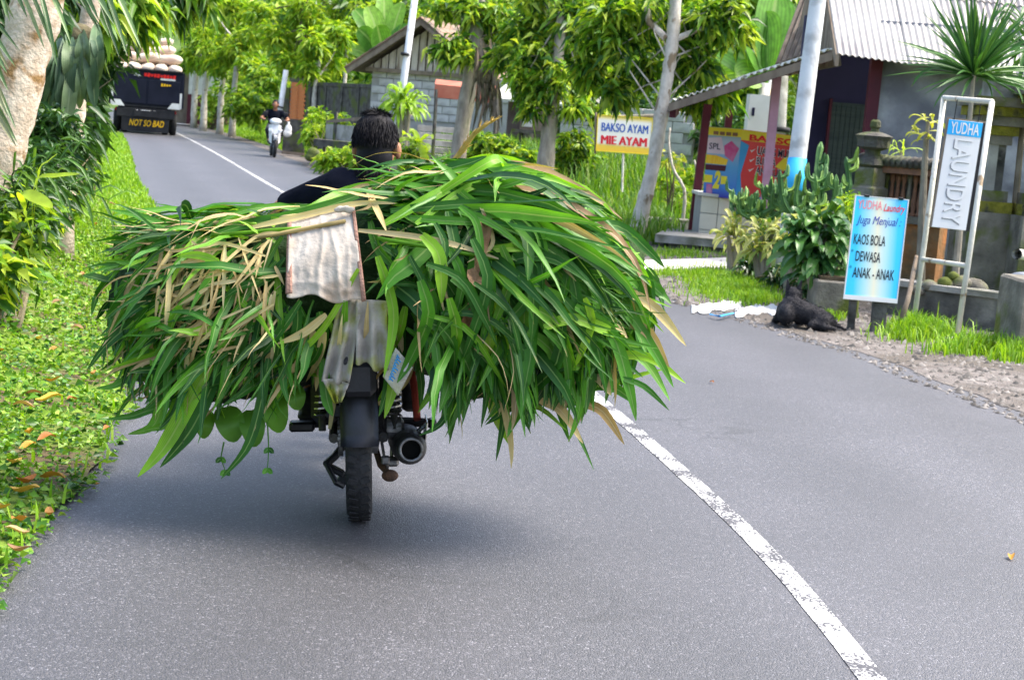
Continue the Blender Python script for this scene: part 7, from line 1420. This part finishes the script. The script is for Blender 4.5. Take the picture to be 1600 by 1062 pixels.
def banana(label, base, d, tips, w):
    b0 = at(*base, d); g0 = b0.copy(); g0[2] = float(zt(b0[0], b0[1])); r_ = thing('banana_plant', label, 'banana plant', g0); MB().tube([g0 - Z3 * .1, b0], [.16, .09], 10).build('stem', m_barkl, r_, True, True)
    for (x, y, dd) in tips:
        e = at(x, y, d + dd); m_ = b0 * .45 + e * .55 + Z3 * .12 * np.linalg.norm(e - b0); strap(r_, [b0, m_, e], w * rnd.uniform(.85, 1.15), bn_leaf, (rnd.uniform(-.5, .5), -.8, .5), .18, lambda s: np.where(s < .12, .12, np.sin(np.pi * np.clip((s - .1) / .9, .03, .985)) ** .45), 14)
banana('banana plants with broad upright leaves behind the block house roof', (600, 110), 52, [(575, 10, 0), (600, -10, .5), (628, 5, .3), (560, 45, -.3), (545, 75, .2), (640, 40, 0), (590, 40, -.6), (615, 30, .6), (555, 15, .8)], .62)
banana('banana plant with one huge bright leaf behind the stall poles', (1196, 130), 26, [(1165, 40, 0), (1215, -10, .3), (1240, 10, .6), (1150, 120, -.2), (1120, 70, .4), (1190, 20, .2), (1110, 130, .5)], .62)
bush('tall leafy hedge behind the grey block wall', [(940, 215, 33, .6, 60), (1000, 200, 33, .7, 70), (1060, 190, 33, .7, 70), (1100, 200, 31, .6, 60), (1140, 215, 30, .6, 60), (900, 190, 34, .5, 40)], GRN['dark'], 80, .24, 7, 'hedge', cat='hedge')
bush('yellow-green bushes left of the tiled cart', [(1040, 300, 26.5, .4, 70), (1065, 330, 26, .4, 70), (1030, 340, 26, .35, 60), (1075, 290, 27, .35, 50), (1150, 250, 27, .4, 40), (1010, 320, 26.5, .35, 50)], GRN['bright'], 81, .15, 7, 'bush')
bush('green shrub before the grey block wall', [(900, 225, 28, .32, 60), (885, 245, 28, .3, 50), (915, 250, 28, .25, 40)], GRN['mango'], 82, .14, 7, 'shrub')
bush('leafy shrubs under the notice board', [(760, 225, 30, .35, 60), (790, 240, 30, .35, 60), (750, 255, 30, .3, 40), (640, 245, 30, .3, 40), (815, 250, 29, .3, 40)], GRN['mango'], 83, .15, 7, 'shrub')
bush('bright shrubs along the gravel by the stone bench', [(500, 195, 42, .5, 70), (486, 212, 41, .25, 40), (530, 200, 42, .4, 50), (560, 245, 36, .35, 50), (590, 215, 37, .4, 50), (515, 250, 36, .25, 40)], GRN['bright'], 84, .2, 7, 'shrub')
bush('dense shrubs below the far row of slim trees', [(390, 165, 62, .9, 110), (420, 130, 64, 1.0, 110), (418, 168, 62, .45, 50), (380, 130, 68, 1.0, 90), (350, 150, 78, 1.0, 80), (330, 170, 80, .8, 60)], GRN['far'], 85, .3, 7, 'shrub')
bush('dry pale twigs and shrub by the stall post', [(1050, 250, 25, .2, 14)], GRN['yellow'], 86, .1, 5, 'shrub')
for pts in ([(1070, 300), (1052, 265), (1045, 225), (1047, 200)], [(1100, 330), (1092, 285), (1085, 250)]):
    tg_ = thing('bare_branch', 'bare pale curved branch beside the maroon stall post', 'branch', at(*pts[0], 24.6), 'bare branches by the stall post'); g0 = at(*pts[0], 24.6); g0[2] = float(zt(g0[0], g0[1])) - .05
    MB().tube(catmull([g0] + [at(*p, 24.6) for p in pts], 12), np.linspace(.03, .014, 12), 7).build('branch', m_barkl, tg_, True, True)

bush('tall hedge of the yard beyond the second gate pillar', [(1760 + 70 * k, 240 + 40 * (k % 2), 15.5 + 1.5 * (k % 3), .9, 70) for k in range(9)], GRN['mango'], 91, .2, 7, 'hedge', cat='hedge')
# ================================================================== the wood that closes the view
rs = np.random.RandomState(90); cl = []
for k in range(900):
    px = rs.uniform(-900, 2300); d = rs.uniform(82, 130); py = rs.uniform(-90, 175 + .08 * (px - 560) * .6)
    c = at(px, py, d); xr = abs(c[0] - xc(np.clip(c[1], -30, 199)))
    if xr < 4.5: continue
    cl.append((c, rs.uniform(1.2, 2.4), 34))
V, F = crown_mesh(cl, rs, leaf=.62, per=6, wr=.5, droop=.3, shell=.4); stuff('far_wood', V, F, GRN['far'], 'dense sunlit wood filling the background behind houses and road', 'wood')
cl = []
for k in range(420):
    px = rs.uniform(560, 2600); d = rs.uniform(55, 80); py = rs.uniform(-90, 120); cl.append((at(px, py, d), rs.uniform(.9, 1.7), 34))
V, F = crown_mesh(cl, rs, leaf=.45, per=6, wr=.45, droop=.35, shell=.4); stuff('back_wood', V, F, GRN['mango'], 'dark green wood behind the stall and block house', 'wood')
